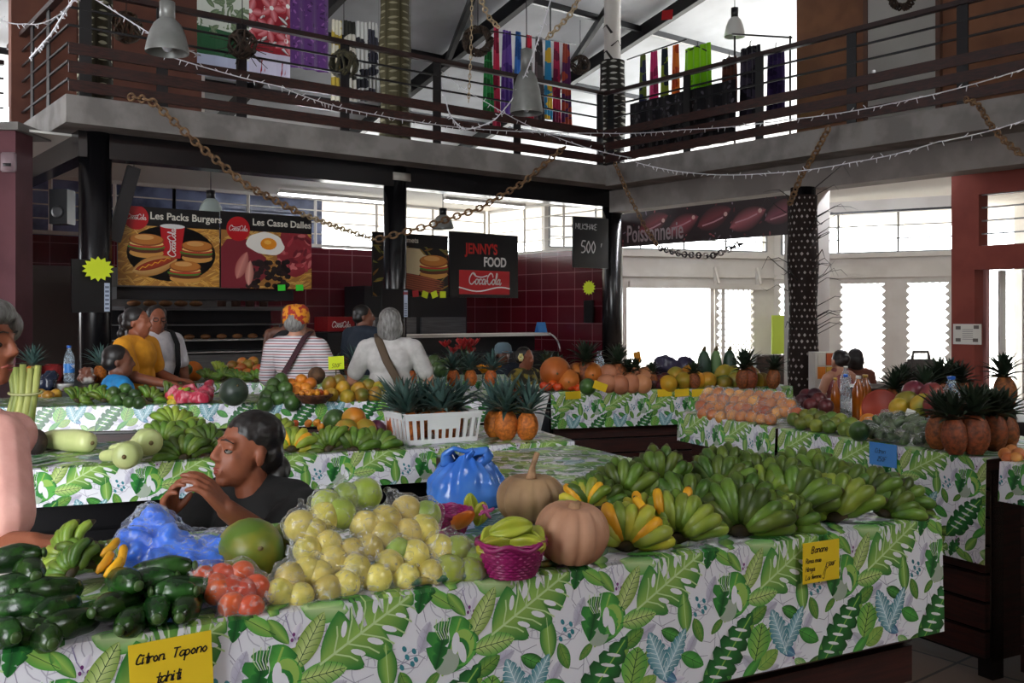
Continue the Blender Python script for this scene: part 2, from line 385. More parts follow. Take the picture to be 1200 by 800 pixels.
# ---------------------------------------------------------------- camera, world, light
cam = bpy.data.objects.new('camera', bpy.data.cameras.new('camera')); C.objects.link(cam); sc.camera = cam
cam.location = (0, 0, H); cam.rotation_euler = (PI/2, 0, 0); cam.data.sensor_width = 36; cam.data.lens = 36*F/1200; cam.data.shift_y = -(400-HY)/1200
cam.data.clip_end = 200
w = bpy.data.worlds.new('daylight'); sc.world = w; w.use_nodes = True
bg = w.node_tree.nodes['Background']; bg.inputs[0].default_value = (.93, .97, 1, 1); bg.inputs[1].default_value = 7.0
def portal(loc, aim, sx, sy):
    l = bpy.data.lights.new('daylight_portal', 'AREA'); l.shape = 'RECTANGLE'; l.size = sx; l.size_y = sy; l.cycles.is_portal = True
    o = bpy.data.objects.new('daylight_portal', l); C.objects.link(o); o.location = loc; o.rotation_euler = (Vector(aim)-Vector(loc)).to_track_quat('-Z', 'Y').to_euler()
def arealamp(name, loc, aim, sx, sy, power, c=(1, 1, 1), spread=180):
    l = bpy.data.lights.new(name, 'AREA'); l.shape = 'RECTANGLE'; l.size = sx; l.size_y = sy; l.energy = power; l.color = c; l.spread = math.radians(spread)
    o = bpy.data.objects.new(name, l); C.objects.link(o); o.location = loc; o.rotation_euler = (Vector(aim)-Vector(loc)).to_track_quat('-Z', 'Y').to_euler(); return o
sc.view_settings.view_transform = 'Standard'; sc.view_settings.look = 'None'; sc.view_settings.gamma = 1; sc.view_settings.use_curve_mapping = False
sc.view_settings.exposure = .9
sc.cycles.use_denoising = True; sc.cycles.max_bounces = 7; sc.cycles.transparent_max_bounces = 16; sc.cycles.caustics_reflective = False; sc.cycles.caustics_refractive = False
sc.cycles.sample_clamp_indirect = 4

# ---------------------------------------------------------------- room shell
bm = B(); quad(bm, V(-16, -5), V(22, -5), V(22, 19), V(-16, 19)); S('floor', bm, floor_tile)
# high roof over hall and gallery, falling towards the far eave
bm = B(); quad(bm, uv(-9, -16, 7.6), uv(18, -16, 7.6), uv(18, -3, 7.6), uv(-9, -3, 7.6)); quad(bm, uv(-9, -3, 7.6), uv(18, -3, 7.6), uv(18, 7.2, 5.05), uv(-9, 7.2, 5.05)); S('ceiling', bm, roof_sheet)
def roofz(v): return 7.6-(v+3)*.25
for i, u in enumerate((1.2, 3.9, 6.6, 9.3)):
    bm = B(); bar(bm, uv(u, -3, 7.42), uv(u, 7.1, 4.95), .12, .22); S('roof_beam', bm, steel_dark)
for v in (-1.2, .9, 3.0, 5.1):
    bm = B(); bar(bm, uv(-3, v, roofz(v)-.12), uv(12, v, roofz(v)-.12), .07, .1); S('roof_beam', bm, steel_dark)
for u, v in ((4.4, -2), (7.4, -1)):
    bm = B(); bar(bm, uv(u, v, roofz(v)-.2), uv(u+2.2, v+5, roofz(v+5)-.2), .08, .12); S('roof_beam', bm, steel_dark)
# rear of the hall, with the open market entrance behind the photographer
bm = B()
box(bm, -16, -6, -3.3, -3.1, 0, 7.6); box(bm, -1.4, 16, -3.3, -3.1, 0, 7.6); box(bm, -6, -1.4, -3.3, -3.1, 4.6, 7.6); box(bm, -1.6, -1.4, -3.1, .1, 0, 7.6); S('wall_front_and_shade_wall', bm, white_paint)  # last box: unseen return wall added to shade the right-hand side
portal((-3.7, -3.05, 2.3), (-3.7, 4, 2.3), 4.6, 4.6)
bm = B(); box(bm, -8.4, -8.2, -3.1, 8.6, 0, 7.6); S('wall_left', bm, plum_wall)
bm = B(); box(bm, 9.5, 9.7, -3.1, 6.5, 0, 7.6); S('wall_right', bm, brown_wall)
# plum pillar wall at far left
bm = B(); a = P(-70, 0, 9.9); b = P(27, 0, 9.9); box(bm, a.x-3.5, b.x, 9.75, 10.1, 0, 3.42); S('wall_left_pillar', bm, plum_wall)
bm = B(); box(bm, a.x-3.5, b.x+.05, 9.7, 10.4, 3.42, 3.5); S('slab', bm, concrete)

# gallery slabs
bm = B(); E0 = -.5
for f in ((-.41, 10.4, E0, 7.0),): ubox(bm, f[0], f[1], f[2], f[3], 3.47, 3.75)
S('gallery_slab', bm, concrete)
bm = B(); ubox(bm, 7.05, 10.6, -12, E0, 3.45, 3.75); S('gallery_slab_wing', bm, concrete)
# beams on the column lines
bm = B(); ubox(bm, -.2, 7.9, -.12, .12, 3.2, 3.47); S('beam', bm, column_black)
bm = B(); ubox(bm, -.2, .0, .1, 5, 3.2, 3.47); S('beam', bm, column_black)
bm = B(); ubox(bm, 7.5, 7.85, -12, -.12, 3.12, 3.45); S('beam', bm, M('grey_beam', '#8b8480', '#7d7672', 3, .8))
# ceiling of the stalls, bright white boards
bm = B(); ubox(bm, -3, 16, .14, 9, 3.44, 3.465); S('ceiling_lower', bm, white_ceiling)
bm = B(); ubox(bm, 7.9, 17, -12, .1, 3.42, 3.445); S('ceiling_fish', bm, white_ceiling)
# columns
def column(u, v, r, mat, z1=3.47, seg=24):
    bm = B(); lathe(bm, [(r, 0), (r, z1)], seg, Matrix.Translation(uv(u, v, 0))); bmesh.ops.recalc_face_normals(bm, faces=bm.faces); S('column', bm, mat, True)
column(0, 0, .165, column_black); column(3.72, 0, .15, column_black); column(7.68, 0, .16, column_black)
bm = B(); ubox(bm, -1.1, -.75, .2, .55, 0, 3.47); S('column', bm, column_black)
bm = B(); ubox(bm, 7.47, 7.87, -3.73, -3.33, 0, 3.12); S('column', bm, white_paint)

# ---------------------------------------------------------------- snack stall shell
bm = B(); ubox(bm, -2.2, 7.8, 3.3, 3.42, 0, 2.62); S('wall_stall_back', bm, wall_tile)
bm = B(); ubox(bm, 7.72, 7.8, .16, 3.3, 0, 2.6); S('wall_stall_side', bm, wall_tile)
def louvre_window(n, p, q, z0, z1, rows, cols, frame=white_paint, wd=.05):
    """window band between plan points p and q (u,v)"""
    root = tag(bpy.data.objects.new('window_%d' % n, None), kind='structure'); C.objects.link(root); a = uv(*p); b = uv(*q); root.location = a
    bm = B()
    for k in range(rows+1):
        z = z0+(z1-z0)*k/rows; t = wd if k in (0, rows) else .018; bar(bm, a+V(0, 0, z), b+V(0, 0, z), t, t)
    for k in range(cols+1):
        x = a.lerp(b, k/cols); bar(bm, x+V(0, 0, z0), x+V(0, 0, z1), wd*.8, wd*.8)
    obj('window_frame', bm, frame, root, False); return root
louvre_window(1, (-2.2, 3.36), (2.0, 3.36), 2.66, 3.42, 4, 5)
louvre_window(2, (2.0, 3.36), (7.7, 3.36), 2.66, 3.42, 4, 5)
louvre_window(3, (7.76, 3.3), (7.76, .2), 2.62, 3.42, 4, 3)
# bluish upright wall outside the left windows
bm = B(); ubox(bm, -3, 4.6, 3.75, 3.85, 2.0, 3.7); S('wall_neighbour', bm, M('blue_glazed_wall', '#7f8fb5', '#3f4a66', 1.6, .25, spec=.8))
# ---------------------------------------------------------------- fish hall beyond: pale walls, lattice windows
K = P(907, 0, 18); LQ = P(733, 0, 17); RQ = P(1128, 0, 16.4)
def wall_cut(name, a, b, z0, z1, holes, mat, th=.14):
    """upright wall from a to b with holes [(f0,f1,z0,z1)]"""
    bm = B(); d = (b-a); L = d.length; d.normalize(); n = V(-d.y, d.x)*th
    xs = sorted({0, 1, *[h for q in holes for h in q[:2]]}); zs = sorted({z0, z1, *[h for q in holes for h in q[2:]]})
    for x0, x1 in zip(xs, xs[1:]):
        for y0, y1 in zip(zs, zs[1:]):
            if any(h[0] <= (x0+x1)/2 <= h[1] and h[2] <= (y0+y1)/2 <= h[3] for h in holes): continue
            m = Matrix(((d.x, n.x, 0, a.x), (d.y, n.y, 0, a.y), (0, 0, 1, 0), (0, 0, 0, 1))); box(bm, x0*L, x1*L, 0, 1, y0, y1, m)
    return S(name, bm, mat)
fl = lambda p: V(p.x, p.y)
a, b = fl(LQ)-(fl(K)-fl(LQ))*.5, fl(K)
def fx(px, a, b):     # fraction along a-b seen at pixel column px
    k = (px-600)/F; return (k*a.y-a.x)/((b.x-a.x)-k*(b.y-a.y))
W1 = [(fx(735, a, b), fx(838, a, b), .1, 2.02), (fx(840, a, b), fx(884, a, b), .1, 2.0), (.02, fx(898, a, b), 2.72, 3.42)]
wall_cut('wall_back', a, b, 0, 3.44, W1, white_paint)
c, d = fl(K), fl(RQ)
W2 = [(fx(912, c, d), fx(928, c, d), .35, 2.12), (fx(984, c, d), fx(1037, c, d), .35, 2.1), (fx(1062, c, d), fx(1112, c, d), .35, 2.1), (fx(916, c, d), .995, 2.66, 3.36)]
wall_cut('wall_right_back', c, d, 0, 3.44, W2, white_paint)
def strip(name, a, b, z0, z1, out, mat):
    bm = B(); d = (b-a).normalized(); n = V(-d.y, d.x)*-1
    m = Matrix(((d.x, n.x, 0, a.x), (d.y, n.y, 0, a.y), (0, 0, 1, 0), (0, 0, 0, 1))); box(bm, 0, (b-a).length, 0, out, z0, z1, m); S(name, bm, mat)
strip('trim_1', a, b, 2.58, 2.66, .09, white_paint); strip('trim_2', c, d, 2.56, 2.64, .09, white_paint)
strip('trim_3', a, b, 2.22, 2.28, .07, white_paint); strip('trim_4', c, d, 2.2, 2.26, .07, white_paint)
# window bars and lattices
def bars(n, a, b, f0, f1, z0, z1, rows, cols):
    root = tag(bpy.data.objects.new('window_%d' % n, None), kind='structure'); C.objects.link(root); p = a.lerp(b, f0); q = a.lerp(b, f1); root.location = p; bm = B()
    for k in range(rows+1): z = z0+(z1-z0)*k/rows; bar(bm, p+V(0, 0, z), q+V(0, 0, z), .022, .022)
    for k in range(cols+1): x = p.lerp(q, k/cols); bar(bm, x+V(0, 0, z0), x+V(0, 0, z1), .035, .035)
    obj('window_frame', bm, grey_metal, root, False)
bars(4, a, b, *W1[2], 4, 5); bars(5, c, d, *W2[3], 3, 3)
def lattice(n, a, b, f0, f1, z0, z1):
    root = tag(bpy.data.objects.new('window_%d' % n, None), kind='structure'); C.objects.link(root); p = a.lerp(b, f0); q = a.lerp(b, f1); root.location = p; bm = B(); d = (q-p); L = d.length; d.normalize(); s = .11
    i = -int((z1-z0)/s)-1
    while i*s < L+(z1-z0):
        for sg in (1, -1):
            x0 = i*s if sg > 0 else i*s+0; pts = []
            u0 = i*s; u1 = u0+(z1-z0)
            lo, hi = max(0, u0), min(L, u1)
            if hi-lo > .02:
                za, zb = z0+(lo-u0), z0+(hi-u0)
                if sg < 0: za, zb = z1-(za-z0), z1-(zb-z0)
                bar(bm, p+d*lo+V(0, 0, za), p+d*hi+V(0, 0, zb), .022, .012)
        i += 1
    # scalloped edge on both jambs
    k = int((z1-z0)/.13)
    for e, sg in ((0, 1), (L, -1)):
        for j in range(k):
            z = z0+(j+.5)*(z1-z0)/k; x = p+d*e; v = [bm.verts.new(x+V(0, 0, z-.065)), bm.verts.new(x+d*sg*.07+V(0, 0, z)), bm.verts.new(x+V(0, 0, z+.065))]; bm.faces.new(v)
    obj('window_frame', bm, white_paint, root, False)
lattice(6, c, d, *W2[1]); lattice(7, c, d, *W2[2]); lattice(8, c, d, *W2[0]); lattice(9, a, b, *W1[1])
# sliding door rail and leaf
bm = B(); p, q = a.lerp(b, fx(733, a, b)), a.lerp(b, fx(896, a, b)); n_ = V(-(b-a).normalized().y, (b-a).normalized().x)*-.14
bar(bm, p+n_+V(0, 0, 2.08), q+n_+V(0, 0, 2.05), .08, .1)
for px in (832, 845): x = a.lerp(b, fx(px, a, b))+n_*.5; bar(bm, x+V(0, 0, .05), x+V(0, 0, 2.05), .06)
for px in (833, 882):
    x = a.lerp(b, fx(px, a, b))+n_; bar(bm, x+V(0, 0, 2.4), x+n_+V(0, 0, 2.1), .04); bar(bm, x+V(0, 0, 2.4), x+V(0, 0, 2.1), .04)
S('door_1', bm, white_paint)
# ceiling fascia strips in the fish hall with conduit
bm = B(); bar(bm, P(962, 251, 15.2), P(1116, 243, 13.6), .03, .03); S('trim_5', bm, steel_dark)
bm = B(); bar(bm, P(955, 246, 15.6), P(1116, 237, 14), .1, .2); S('trim_6', bm, white_paint)
# red wall with barred opening and shuttered door
ra = fl(P(1115, 0, 11.2)); rb = ra+V(.622, -.783)*4.2
def fr(px): return fx(px, ra, rb)
wall_cut('wall_red', ra, rb, 0, 3.42, [(fr(1147), .98, 2.33, 2.92), (fr(1142), .98, 0.02, 2.06)], red_wall, .22)
bm = B(); p, q = ra.lerp(rb, fr(1147)), ra.lerp(rb, .98)
for z in (2.33, 2.47, 2.62, 2.77, 2.92): bar(bm, p+V(.02, .1, z), q+V(.02, .1, z), .018, .018)
bar(bm, p+V(.05, .1, 2.33), p+V(.05, .1, 2.92), .03); S('window_10', bm, grey_metal)
bm = B(); p, q = ra.lerp(rb, fr(1152)), ra.lerp(rb, .98); n_ = V(.16, .13)
for k in range(14):
    x0 = p.lerp(q, k/14)+n_; x1 = p.lerp(q, (k+.9)/14)+n_; bar(bm, x0.lerp(x1, .5)+V(0, 0, .05), x0.lerp(x1, .5)+V(0, 0, 2.05), .045, (x1-x0).length*.3)
S('door_2', bm, white_paint)
bm = B(); p = ra.lerp(rb, fr(1150))+n_*.6; bar(bm, p+V(0, 0, .05), p+V(0, 0, 2.06), .07, .04); S('trim_7', bm, M('rose_jamb', '#b98a86', rough=.5))
# red wall's partner room behind gets a pale back wall
bm = B(); box(bm, 8.6, 8.8, 4, 16.4, 0, 3.42); S('wall_far_right', bm, white_paint)

# ---------------------------------------------------------------- gallery floor: walls
bm = B(); ubox(bm, -.5, 1.75, 1.6, 1.75, 3.75, 7.3); S('wall_upper_left', bm, brown_wall)
bm = B(); ubox(bm, -2.6, -2.2, 3.0, 3.2, 3.75, 7.3); S('wall_upper_jamb', bm, M('beige_wall', '#a39a8e', rough=.8))
bm = B(); ubox(bm, -2.2, -.5, 4.6, 4.75, 3.75, 7.3); S('wall_upper_recess', bm, brown_wall)
bm = B(); ubox(bm, 1.75, 6.6, 6.9, 7.0, 3.75, 4.95); ubox(bm, 8.1, 11.5, 6.9, 7.0, 3.75, 4.85); S('wall_upper_back', bm, white_paint)
louvre_window(11, (6.6, 6.95), (8.1, 6.95), 3.8, 5.0, 4, 2)
bm = B(); quad(bm, V(-30, 18.9, -.02), V(40, 18.9, -.02), V(40, 60, -.02), V(-30, 60, -.02)); quad(bm, V(10, -5, -.02), V(40, -5, -.02), V(40, 18.9, -.02), V(10, 18.9, -.02)); S('ground', bm, M('pale_bounce_ground', '#c9c4ba', '#b8b2a6', 3, .9))  # unseen pale ground added to bounce daylight up onto the ceilings
sun = bpy.data.objects.new('sun', bpy.data.lights.new('sun', 'SUN')); C.objects.link(sun); sun.data.energy = 5; sun.data.angle = .01; sun.rotation_euler = (math.radians(-38), math.radians(12), 0)
def tube_lamp(label, a, b, power, side=1, rr=1):
    root = T('tube_light', label, 'lamp', (a+b)/2); bm = B(); bar(bm, a, b, .09, .05); obj('housing', bm, white_paint, root, False); bm = B(); tube(bm, [a-V(0, 0, .045*side), b-V(0, 0, .045*side)], .014*rr, 8); obj('tube', bm, M('lit_tube_%d' % power, '#f4f6ff', emit=power), root)
bm = B(); ubox(bm, 1.75, 1.85, 1.75, 6.9, 3.75, 7); S('wall_upper_side', bm, white_paint)
for u0, u1 in ((4.8, 5.6), (5.75, 6.9), (3.2, 3.8)):
    bm = B(); ubox(bm, u0, u1, 6.82, 6.9, 3.75, 4.95); S('door_%d' % int(u0*2-3), bm, M('upper_shutter', '#7d4a3c', '#70402f', 3, .7, stretch=(1, 1, 10)))
rw0 = uv(9.0, -2.6); rw1 = uv(9.0, -12)
bm = B(); ubox(bm, 9.0, 9.15, -12, -2.6, 3.75, 7.2); S('wall_upper_right', bm, tan_wall)
bm = B(); ubox(bm, 9.0, 10.6, -2.6, -2.45, 3.75, 6.7); S('wall_upper_return', bm, tan_wall)
v0 = v1 = None
def vu(px, u):        # v where the line u=const is seen at pixel column px
    k = (px-600)/F; a = uv(u, 0); return (k*a.y-a.x)/(-UY-k*UX)
bm = B(); va, vb = vu(1018, 8.97), vu(1098, 8.97); ubox(bm, 8.95, 9.0, vb, va, 3.75, 5.9); S('door_9', bm, grey_door)
bm = B(); ubox(bm, 8.93, 9.0, va, va+.06, 3.75, 5.95); ubox(bm, 8.93, 9.0, vb-.06, vb, 3.75, 5.95); S('trim_8', bm, M('door_frame_brown', '#54372a', rough=.6))
bm = B(); x = uv(8.92, va-.1, 4.75); cbox(bm, x, (.04, .04, .14)); bar(bm, x, x+V(.06, -.08, 0), .02); S('trim_9', bm, alu)
bm = B(); ubox(bm, 8.9, 8.96, vu(1230, 8.9), vu(1164, 8.9), 3.75, 4.1); S('trim_10', bm, M('pale_lilac_panel', '#8f8ba6', rough=.5))

# ---------------------------------------------------------------- gallery railings
def railing(name, label, pts, posts, planks=3, hmax=1.07, nbars=2, nump=True):
    root = T(name, label, 'railing', pts[0])
    rail = M('rail_brown', '#2c1512', '#1e0e0c', 6, .4)
    bm = B()
    for a, b in zip(pts, pts[1:]): bar(bm, a+V(0, 0, hmax), b+V(0, 0, hmax), .075, .055)
    obj('handrail', bm, rail, root, False)
    for i in range(nbars):
        bm = B()
        for a, b in zip(pts, pts[1:]): z = hmax-.19-.18*i; bar(bm, a+V(0, 0, z), b+V(0, 0, z), .022, .022)
        obj('rail_bar', bm, steel_dark, root, False)
    for i in range(planks):
        bm = B()
        for a, b in zip(pts, pts[1:]): z = .1+.185*i; bar(bm, a+V(0, 0, z), b+V(0, 0, z), .03, .115)
        obj('plank', bm, wood_plank, root, False)
    for p in posts:
        bm = B()
        for s in (-.03, .03):
            d = (pts[1]-pts[0]).normalized()*s; bar(bm, p+d+V(0, 0, -.16), p+d+V(0, 0, hmax-.02), .016, .06, roll=(pts[1]-pts[0]).normalized())
        obj('post', bm, steel_dark, root, False)
e = E0+.03
def up(px): k = (px-600)/F; a = uv(0, e); return (k*a.y-a.x)/(UX-k*UY)
railing('gallery_railing', 'long brown and black gallery railing above the menu boards', [uv(-.38, e, 3.75), uv(7.02, e, 3.75)], [uv(up(x), e, 3.75) for x in (100, 190, 283, 404, 512, 606, 703)])
railing('gallery_railing', 'short end railing turning away at upper left corner', [uv(-.38, e, 3.75), uv(-.38, 2.3, 3.75)], [uv(-.38, v, 3.75) for v in (.35, 1.1, 2.25)], 0, 1.07, 5)
railing('gallery_railing', 'gallery railing on the right in front of the grey door', [uv(7.08, e, 3.75), uv(7.08, -9, 3.75)], [uv(7.08, vu(x, 7.08), 3.75) for x in (716, 805, 890, 998, 1128, 1290)])
railing('gallery_railing', 'railing of the landing before the bright opening at far upper left', [uv(-3.4, 2.3, 3.55), uv(-.45, 2.3, 3.55)], [uv(-1.9, 2.3, 3.55), uv(-2.6, 2.3, 3.55)], 1, 1.07, 4)
tube_lamp('fluorescent tube lamp under the stall ceiling behind the menu boards', uv(3.2, 2.4, 3.36), uv(5.0, 2.4, 3.36), 14)  # made-up tube, brightens the stall ceiling
tube_lamp('fluorescent tube lamp under the stall ceiling near the red side wall', uv(5.6, 1.6, 3.36), uv(7.2, 1.6, 3.36), 14)  # second made-up tube for the stall's brightness
tube_lamp('fluorescent tube lamp in the fish hall behind the beam', uv(8.08, -1.9, 3.36), uv(8.08, .0, 3.36), 90)  # made-up tube hidden by the beam, brightens the fish hall
tube_lamp('fluorescent tube lamp in the fish hall behind the white column', uv(8.08, -5.0, 3.36), uv(8.08, -3.4, 3.36), 90)  # another unseen tube added to light the fish hall
def onv0(px, v): k = (px-600)/F; a = uv(0, v); return (k*a.y-a.x)/(UX-k*UY)
tube_lamp('bright tube lamp on the gallery floor behind the left railing', uv(onv0(353, .3), .3, 3.8), uv(onv0(391, .3), .3, 3.8), 60, -1, 1.7)
tube_lamp('bright tube lamp on the gallery floor just right of the corner', uv(8.0, .1, 3.8), uv(8.0, -.5, 3.8), 40, -1, 1.7)
bm = B(); ubox(bm, onv0(405, .7), onv0(655, .7), .7, .74, 3.75, 3.98); S('trim_12', bm, M('orange_board', '#b5602a', '#5a2c18', 9, .7))
# ---------------------------------------------------------------- printed tablecloths
GREEN, LIME, DARK, TEAL, ICE, LIL, PALE = (col(x) for x in ('#34833c', '#9cc25e', '#194f28', '#3d8896', '#a7ccd6', '#bdb9cf', '#c2dba0'))
MIDG, OLIVE, PURP = (col(x) for x in ('#5fae4c', '#86a84a', '#7a3a7c'))
CW, CH = .39, .40
def pattern():
    p = Print(); r = random.Random(3)
    for i in range(70):      # faint pencil foliage
        x, y = r.random()*CW, -r.random()*CH; a = r.random()*6.3; l = .03+.05*r.random(); pts = []
        for k in range(5): pts.append((x+l*k/4*math.cos(a+k*.18), y+l*k/4*math.sin(a+k*.18)))
        p.line(pts, .0022, tuple(.55*u+.3*w for u, w in zip(LIL, WHITE)), 1)
    for x, y, l, a in ((.225, -.095, .07, 1.2), (.24, -.1, .06, 2.2), (.02, -.17, .07, .4), (.345, -.3, .07, 2.4), (.16, -.22, .06, 1), (.02, -.33, .07, .3), (.12, -.36, .07, 1.4)):
        p.leaf(x, y, l, l*.45, a, LIL, tuple(.5*u+.5*w for u, w in zip(LIL, WHITE)), 1.5, vein=tuple(.8*u for u in LIL), nv=4)
    for x, y in ((.335, -.055), (.10, -.30), (.245, -.365)):     # pale orchids with purple specks
        for k in range(5): p.leaf(x+.016*math.cos(k*1.256), y+.016*math.sin(k*1.256), .036, .022, k*1.256, col('#d9d3e6'), col('#f2f0f6'), 2)
        for k in range(4): p.ellipse(x+.008*math.cos(k*1.6+.4), y+.01*math.sin(k*1.6), .0032, .0042, PURP, 3, n=8)
        p.line([(x-.02, y+.05), (x-.012, y+.02), (x, y)], .002, col('#9a93b8'), 2.5)
    p.leaf(.0075, -.005, .10, .055, -.15, PALE, MIDG, 2)
    p.leaf(.2175, -.006, .075, .03, 1.4, DARK, GREEN, 3, notch=.5, nn=4); p.leaf(.24, .01, .075, .03, 1.2, GREEN, DARK, 3, notch=.5, nn=4)
    p.leaf(.265, -.02, .08, .032, -.6, LIME, MIDG, 3, vein=DARK); p.leaf(.30, -.035, .07, .028, -.9, LIME, GREEN, 3)
    p.leaf(.364, -.062, .125, .046, 1.05, col('#d3e39a'), OLIVE, 4, vein=DARK, nv=7)
    p.leaf(.0975, -.055, .235, .15, .52, LIME, GREEN, 4, notch=.5, nn=3.5, vein=PALE, nv=6, holes=4)
    # curled split leaf
    p.leaf(.288, -.122, .13, .13, 1.2, MIDG, GREEN, 4, notch=.3, nn=4, vein=LIME); p.ellipse(.308, -.128, .04, .042, MIDG, 4.4); p.ellipse(.314, -.124, .028, .034, LIME, 4.5); p.ellipse(.30, -.136, .03, .03, GREEN, 4.55); p.ellipse(.275, -.155, .03, .028, col('#a9b5a6'), 4.6)
    for x, y, a in ((.272, -.112, 1.3), (.297, -.118, 1.5), (.312, -.14, 1.8)): p.ellipse(x, y, .024, .0095, WHITE, 5, a, 12)
    p.leaf(.262, -.12, .10, .035, 1.3, DARK, GREEN, 5.2, notch=.5, nn=4)
    for k in range(6): p.line([(.252+k*.007, -.06), (.25+k*.006, -.085), (.262+k*.004, -.105)], .0016, WHITE if k % 2 else PALE, 5.6)
    p.leaf(.39, -.134, .105, .05, .1, col('#cfe08e'), MIDG, 4.2, vein=DARK, nv=6); p.leaf(.372, -.18, .075, .042, .5, OLIVE, GREEN, 4, vein=DARK, nv=4); p.leaf(.345, -.2, .06, .034, 1.3, LIME, OLIVE, 3.5, vein=GREEN)
    p.leaf(.139, -.141, .10, .044, 1.65, LIME, GREEN, 4, vein=PALE)
    for dx, dy in ((0, 0), (.016, .01), (.012, -.016), (-.012, -.02), (.02, -.008), (-.006, .018)): p.ellipse(.184+dx, -.13+dy, .0048, .0072, TEAL, 3, .5, 8)
    for x, a, w in ((.055, 1.95, .062), (.105, 1.0, .05)):          # teal banana leaves
        p.leaf(x, -.235, .135, w, a, ICE, TEAL, 5, notch=.3, nn=8, vein=col('#e6f1f3'), nv=8)
    p.leaf(.08, -.285, .07, .03, 2.6, col('#6e9fc0'), col('#2c5f8a'), 4.8, vein=ICE)
    p.leaf(.275, -.265, .25, .095, .85, GREEN, DARK, 5, notch=.35, nn=7, vein=LIME, nv=0)
    for k in range(6): p.ellipse(.232+k*.017, -.315+k*.021, .021, .0042, WHITE, 6, -.25, 10)
    p.leaf(.225, -.30, .09, .05, .8, LIME, GREEN, 4.6); p.leaf(.375, -.25, .10, .075, 1.3, LIME, MIDG, 4.6, vein=DARK, nv=5); p.leaf(.35, -.315, .09, .03, .7, MIDG, GREEN, 4.4)
    p.leaf(.16, -.26, .08, .04, -.5, MIDG, GREEN, 4, vein=DARK, nv=3); p.leaf(.015, -.30, .08, .045, .5, LIME, OLIVE, 4, vein=GREEN, nv=4); p.leaf(.19, -.34, .1, .045, .2, OLIVE, DARK, 4.2, vein=LIME, nv=4)
    p.leaf(.05, -.37, .09, .05, -.3, MIDG, DARK, 4.2, notch=.4, nn=4); p.leaf(.31, -.37, .085, .04, .9, LIME, GREEN, 4)
    r = random.Random(21)
    for x, y in ((.06, -.12), (.18, -.19), (.33, -.09), (.10, -.19), (.24, -.19), (.02, -.24), (.31, -.23), (.13, -.33), (.26, -.33), (.16, -.385)):
        c = [(LIME, OLIVE), (MIDG, DARK), (PALE, MIDG), (OLIVE, GREEN)][r.randrange(4)]; a = r.random()*6.3; l = r.uniform(.05, .085)
        p.leaf(x, y, l, l*r.uniform(.35, .6), a, c[0], c[1], 2.2+r.random()*.5, vein=tuple(q*.6 for q in c[1]), nv=4)
    for i in range(50):
        x, y = r.random()*CW, -r.random()*CH; a = r.random()*6.3; l = .02+.03*r.random(); p.line([(x, y), (x+l*math.cos(a), y+l*math.sin(a)), (x+1.7*l*math.cos(a+.4), y+1.7*l*math.sin(a+.4))], .0016, tuple(.7*q for q in LIL), 1.2)
    return p
PAT = pattern()
cloth_print = Mprint('cloth_print', .28, .5)
def cloth(label, A, B2, h, depth, back, ds=0, dt=0, grp='leaf-print tablecloths', over=True, rip=.0005, tone=1.0):
    """A->B2 front top edge, back = unit vector away from the viewer"""
    A = Vector(A); B2 = Vector(B2); d = (B2-A); L = d.length; d.normalize(); back = Vector(back)
    def mp(s, t, hh):
        if t <= 0:
            k = -t/h; w = rip*k*(math.sin(s*19+1)+.6*math.sin(s*41)); q = A+d*s+V(0, 0, t)-back*(.012+hh+w*1.0+.01*k)
            if over: q -= back*.0
            return q
        q = A+d*s+back*t+V(0, 0, .004+hh); 
        if t > depth-.001: pass
        return q
    ni = int(L/CW)+2; t0, t1 = -h, depth
    tl = [(i*CW+ds, j*CH+dt) for i in range(-1, ni+1) for j in range(-int(h/CH)-1, int(depth/CH)+3)]
    o = PAT.build('tablecloth', (0, L, t0, t1), mp, cloth_print, fold=[0], base=lambda s, t: WHITE, nbase=(int(L/.03)+1, 2), tile=tl, cuts=None)
    return tag(o, label, 'tablecloth', grp)
def counter(label, A, B2, depth, back, z, dark=wood_dark, inset=.05):
    A = Vector(A); B2 = Vector(B2); d = (B2-A); L = d.length; d.normalize(); back = Vector(back); zt = A.z
    root = T('market_counter', label, 'counter', (A+B2)/2+back*depth/2-V(0, 0, zt))
    def m4(): return Matrix(((d.x, back.x, 0, A.x), (d.y, back.y, 0, A.y), (0, 0, 1, 0), (0, 0, 0, 1)))
    bm = B(); box(bm, .005, L-.005, .005, depth-.005, zt-.045, zt, m4()); obj('worktop', bm, dark, root, False)
    bm = B(); k = 0; zz = .1
    while zz < zt-.06:
        box(bm, inset, L-inset, inset, inset+.03, zz, min(zz+.105, zt-.05), m4()); zz += .12
    obj('front_panel', bm, dark, root, False)
    bm = B(); box(bm, inset, L-inset, inset+.03, inset+.04, .08, zt-.05, m4()); obj('light_stop_board', bm, column_black, root, False)  # black board added to stop light showing between the slats
    bm = B(); box(bm, L-inset-.03, L-inset, inset+.05, depth-inset, .08, zt-.05, m4()); obj('side_panel', bm, dark, root, False)
    for s in (inset, L-inset-.07):
        for t in (inset+.05, depth-inset-.07):
            bm = B(); box(bm, s, s+.07, t, t+.07, 0, zt-.045, m4()); obj('leg', bm, column_black, root, False)
    return root
ZT = .95
A1, B1 = G(0, 764, ZT), G(1099, 606, ZT)
DA = (B1-A1).normalized(); DN = V(-DA.y, DA.x)             # along the front counter, and away from the viewer
A1x = A1-DA*.55
counter('front counter with dark slatted panels under the banana display', A1x-V(0, 0, .004), B1-V(0, 0, .004), .80, DN, ZT)
L1 = (A1x-A1).length
cloth('leaf-print tablecloth on the front counter with the bananas and pumpkins', A1x, B1, .33, .80, DN, ds=.55+.648-.0975+.03-CW*3)
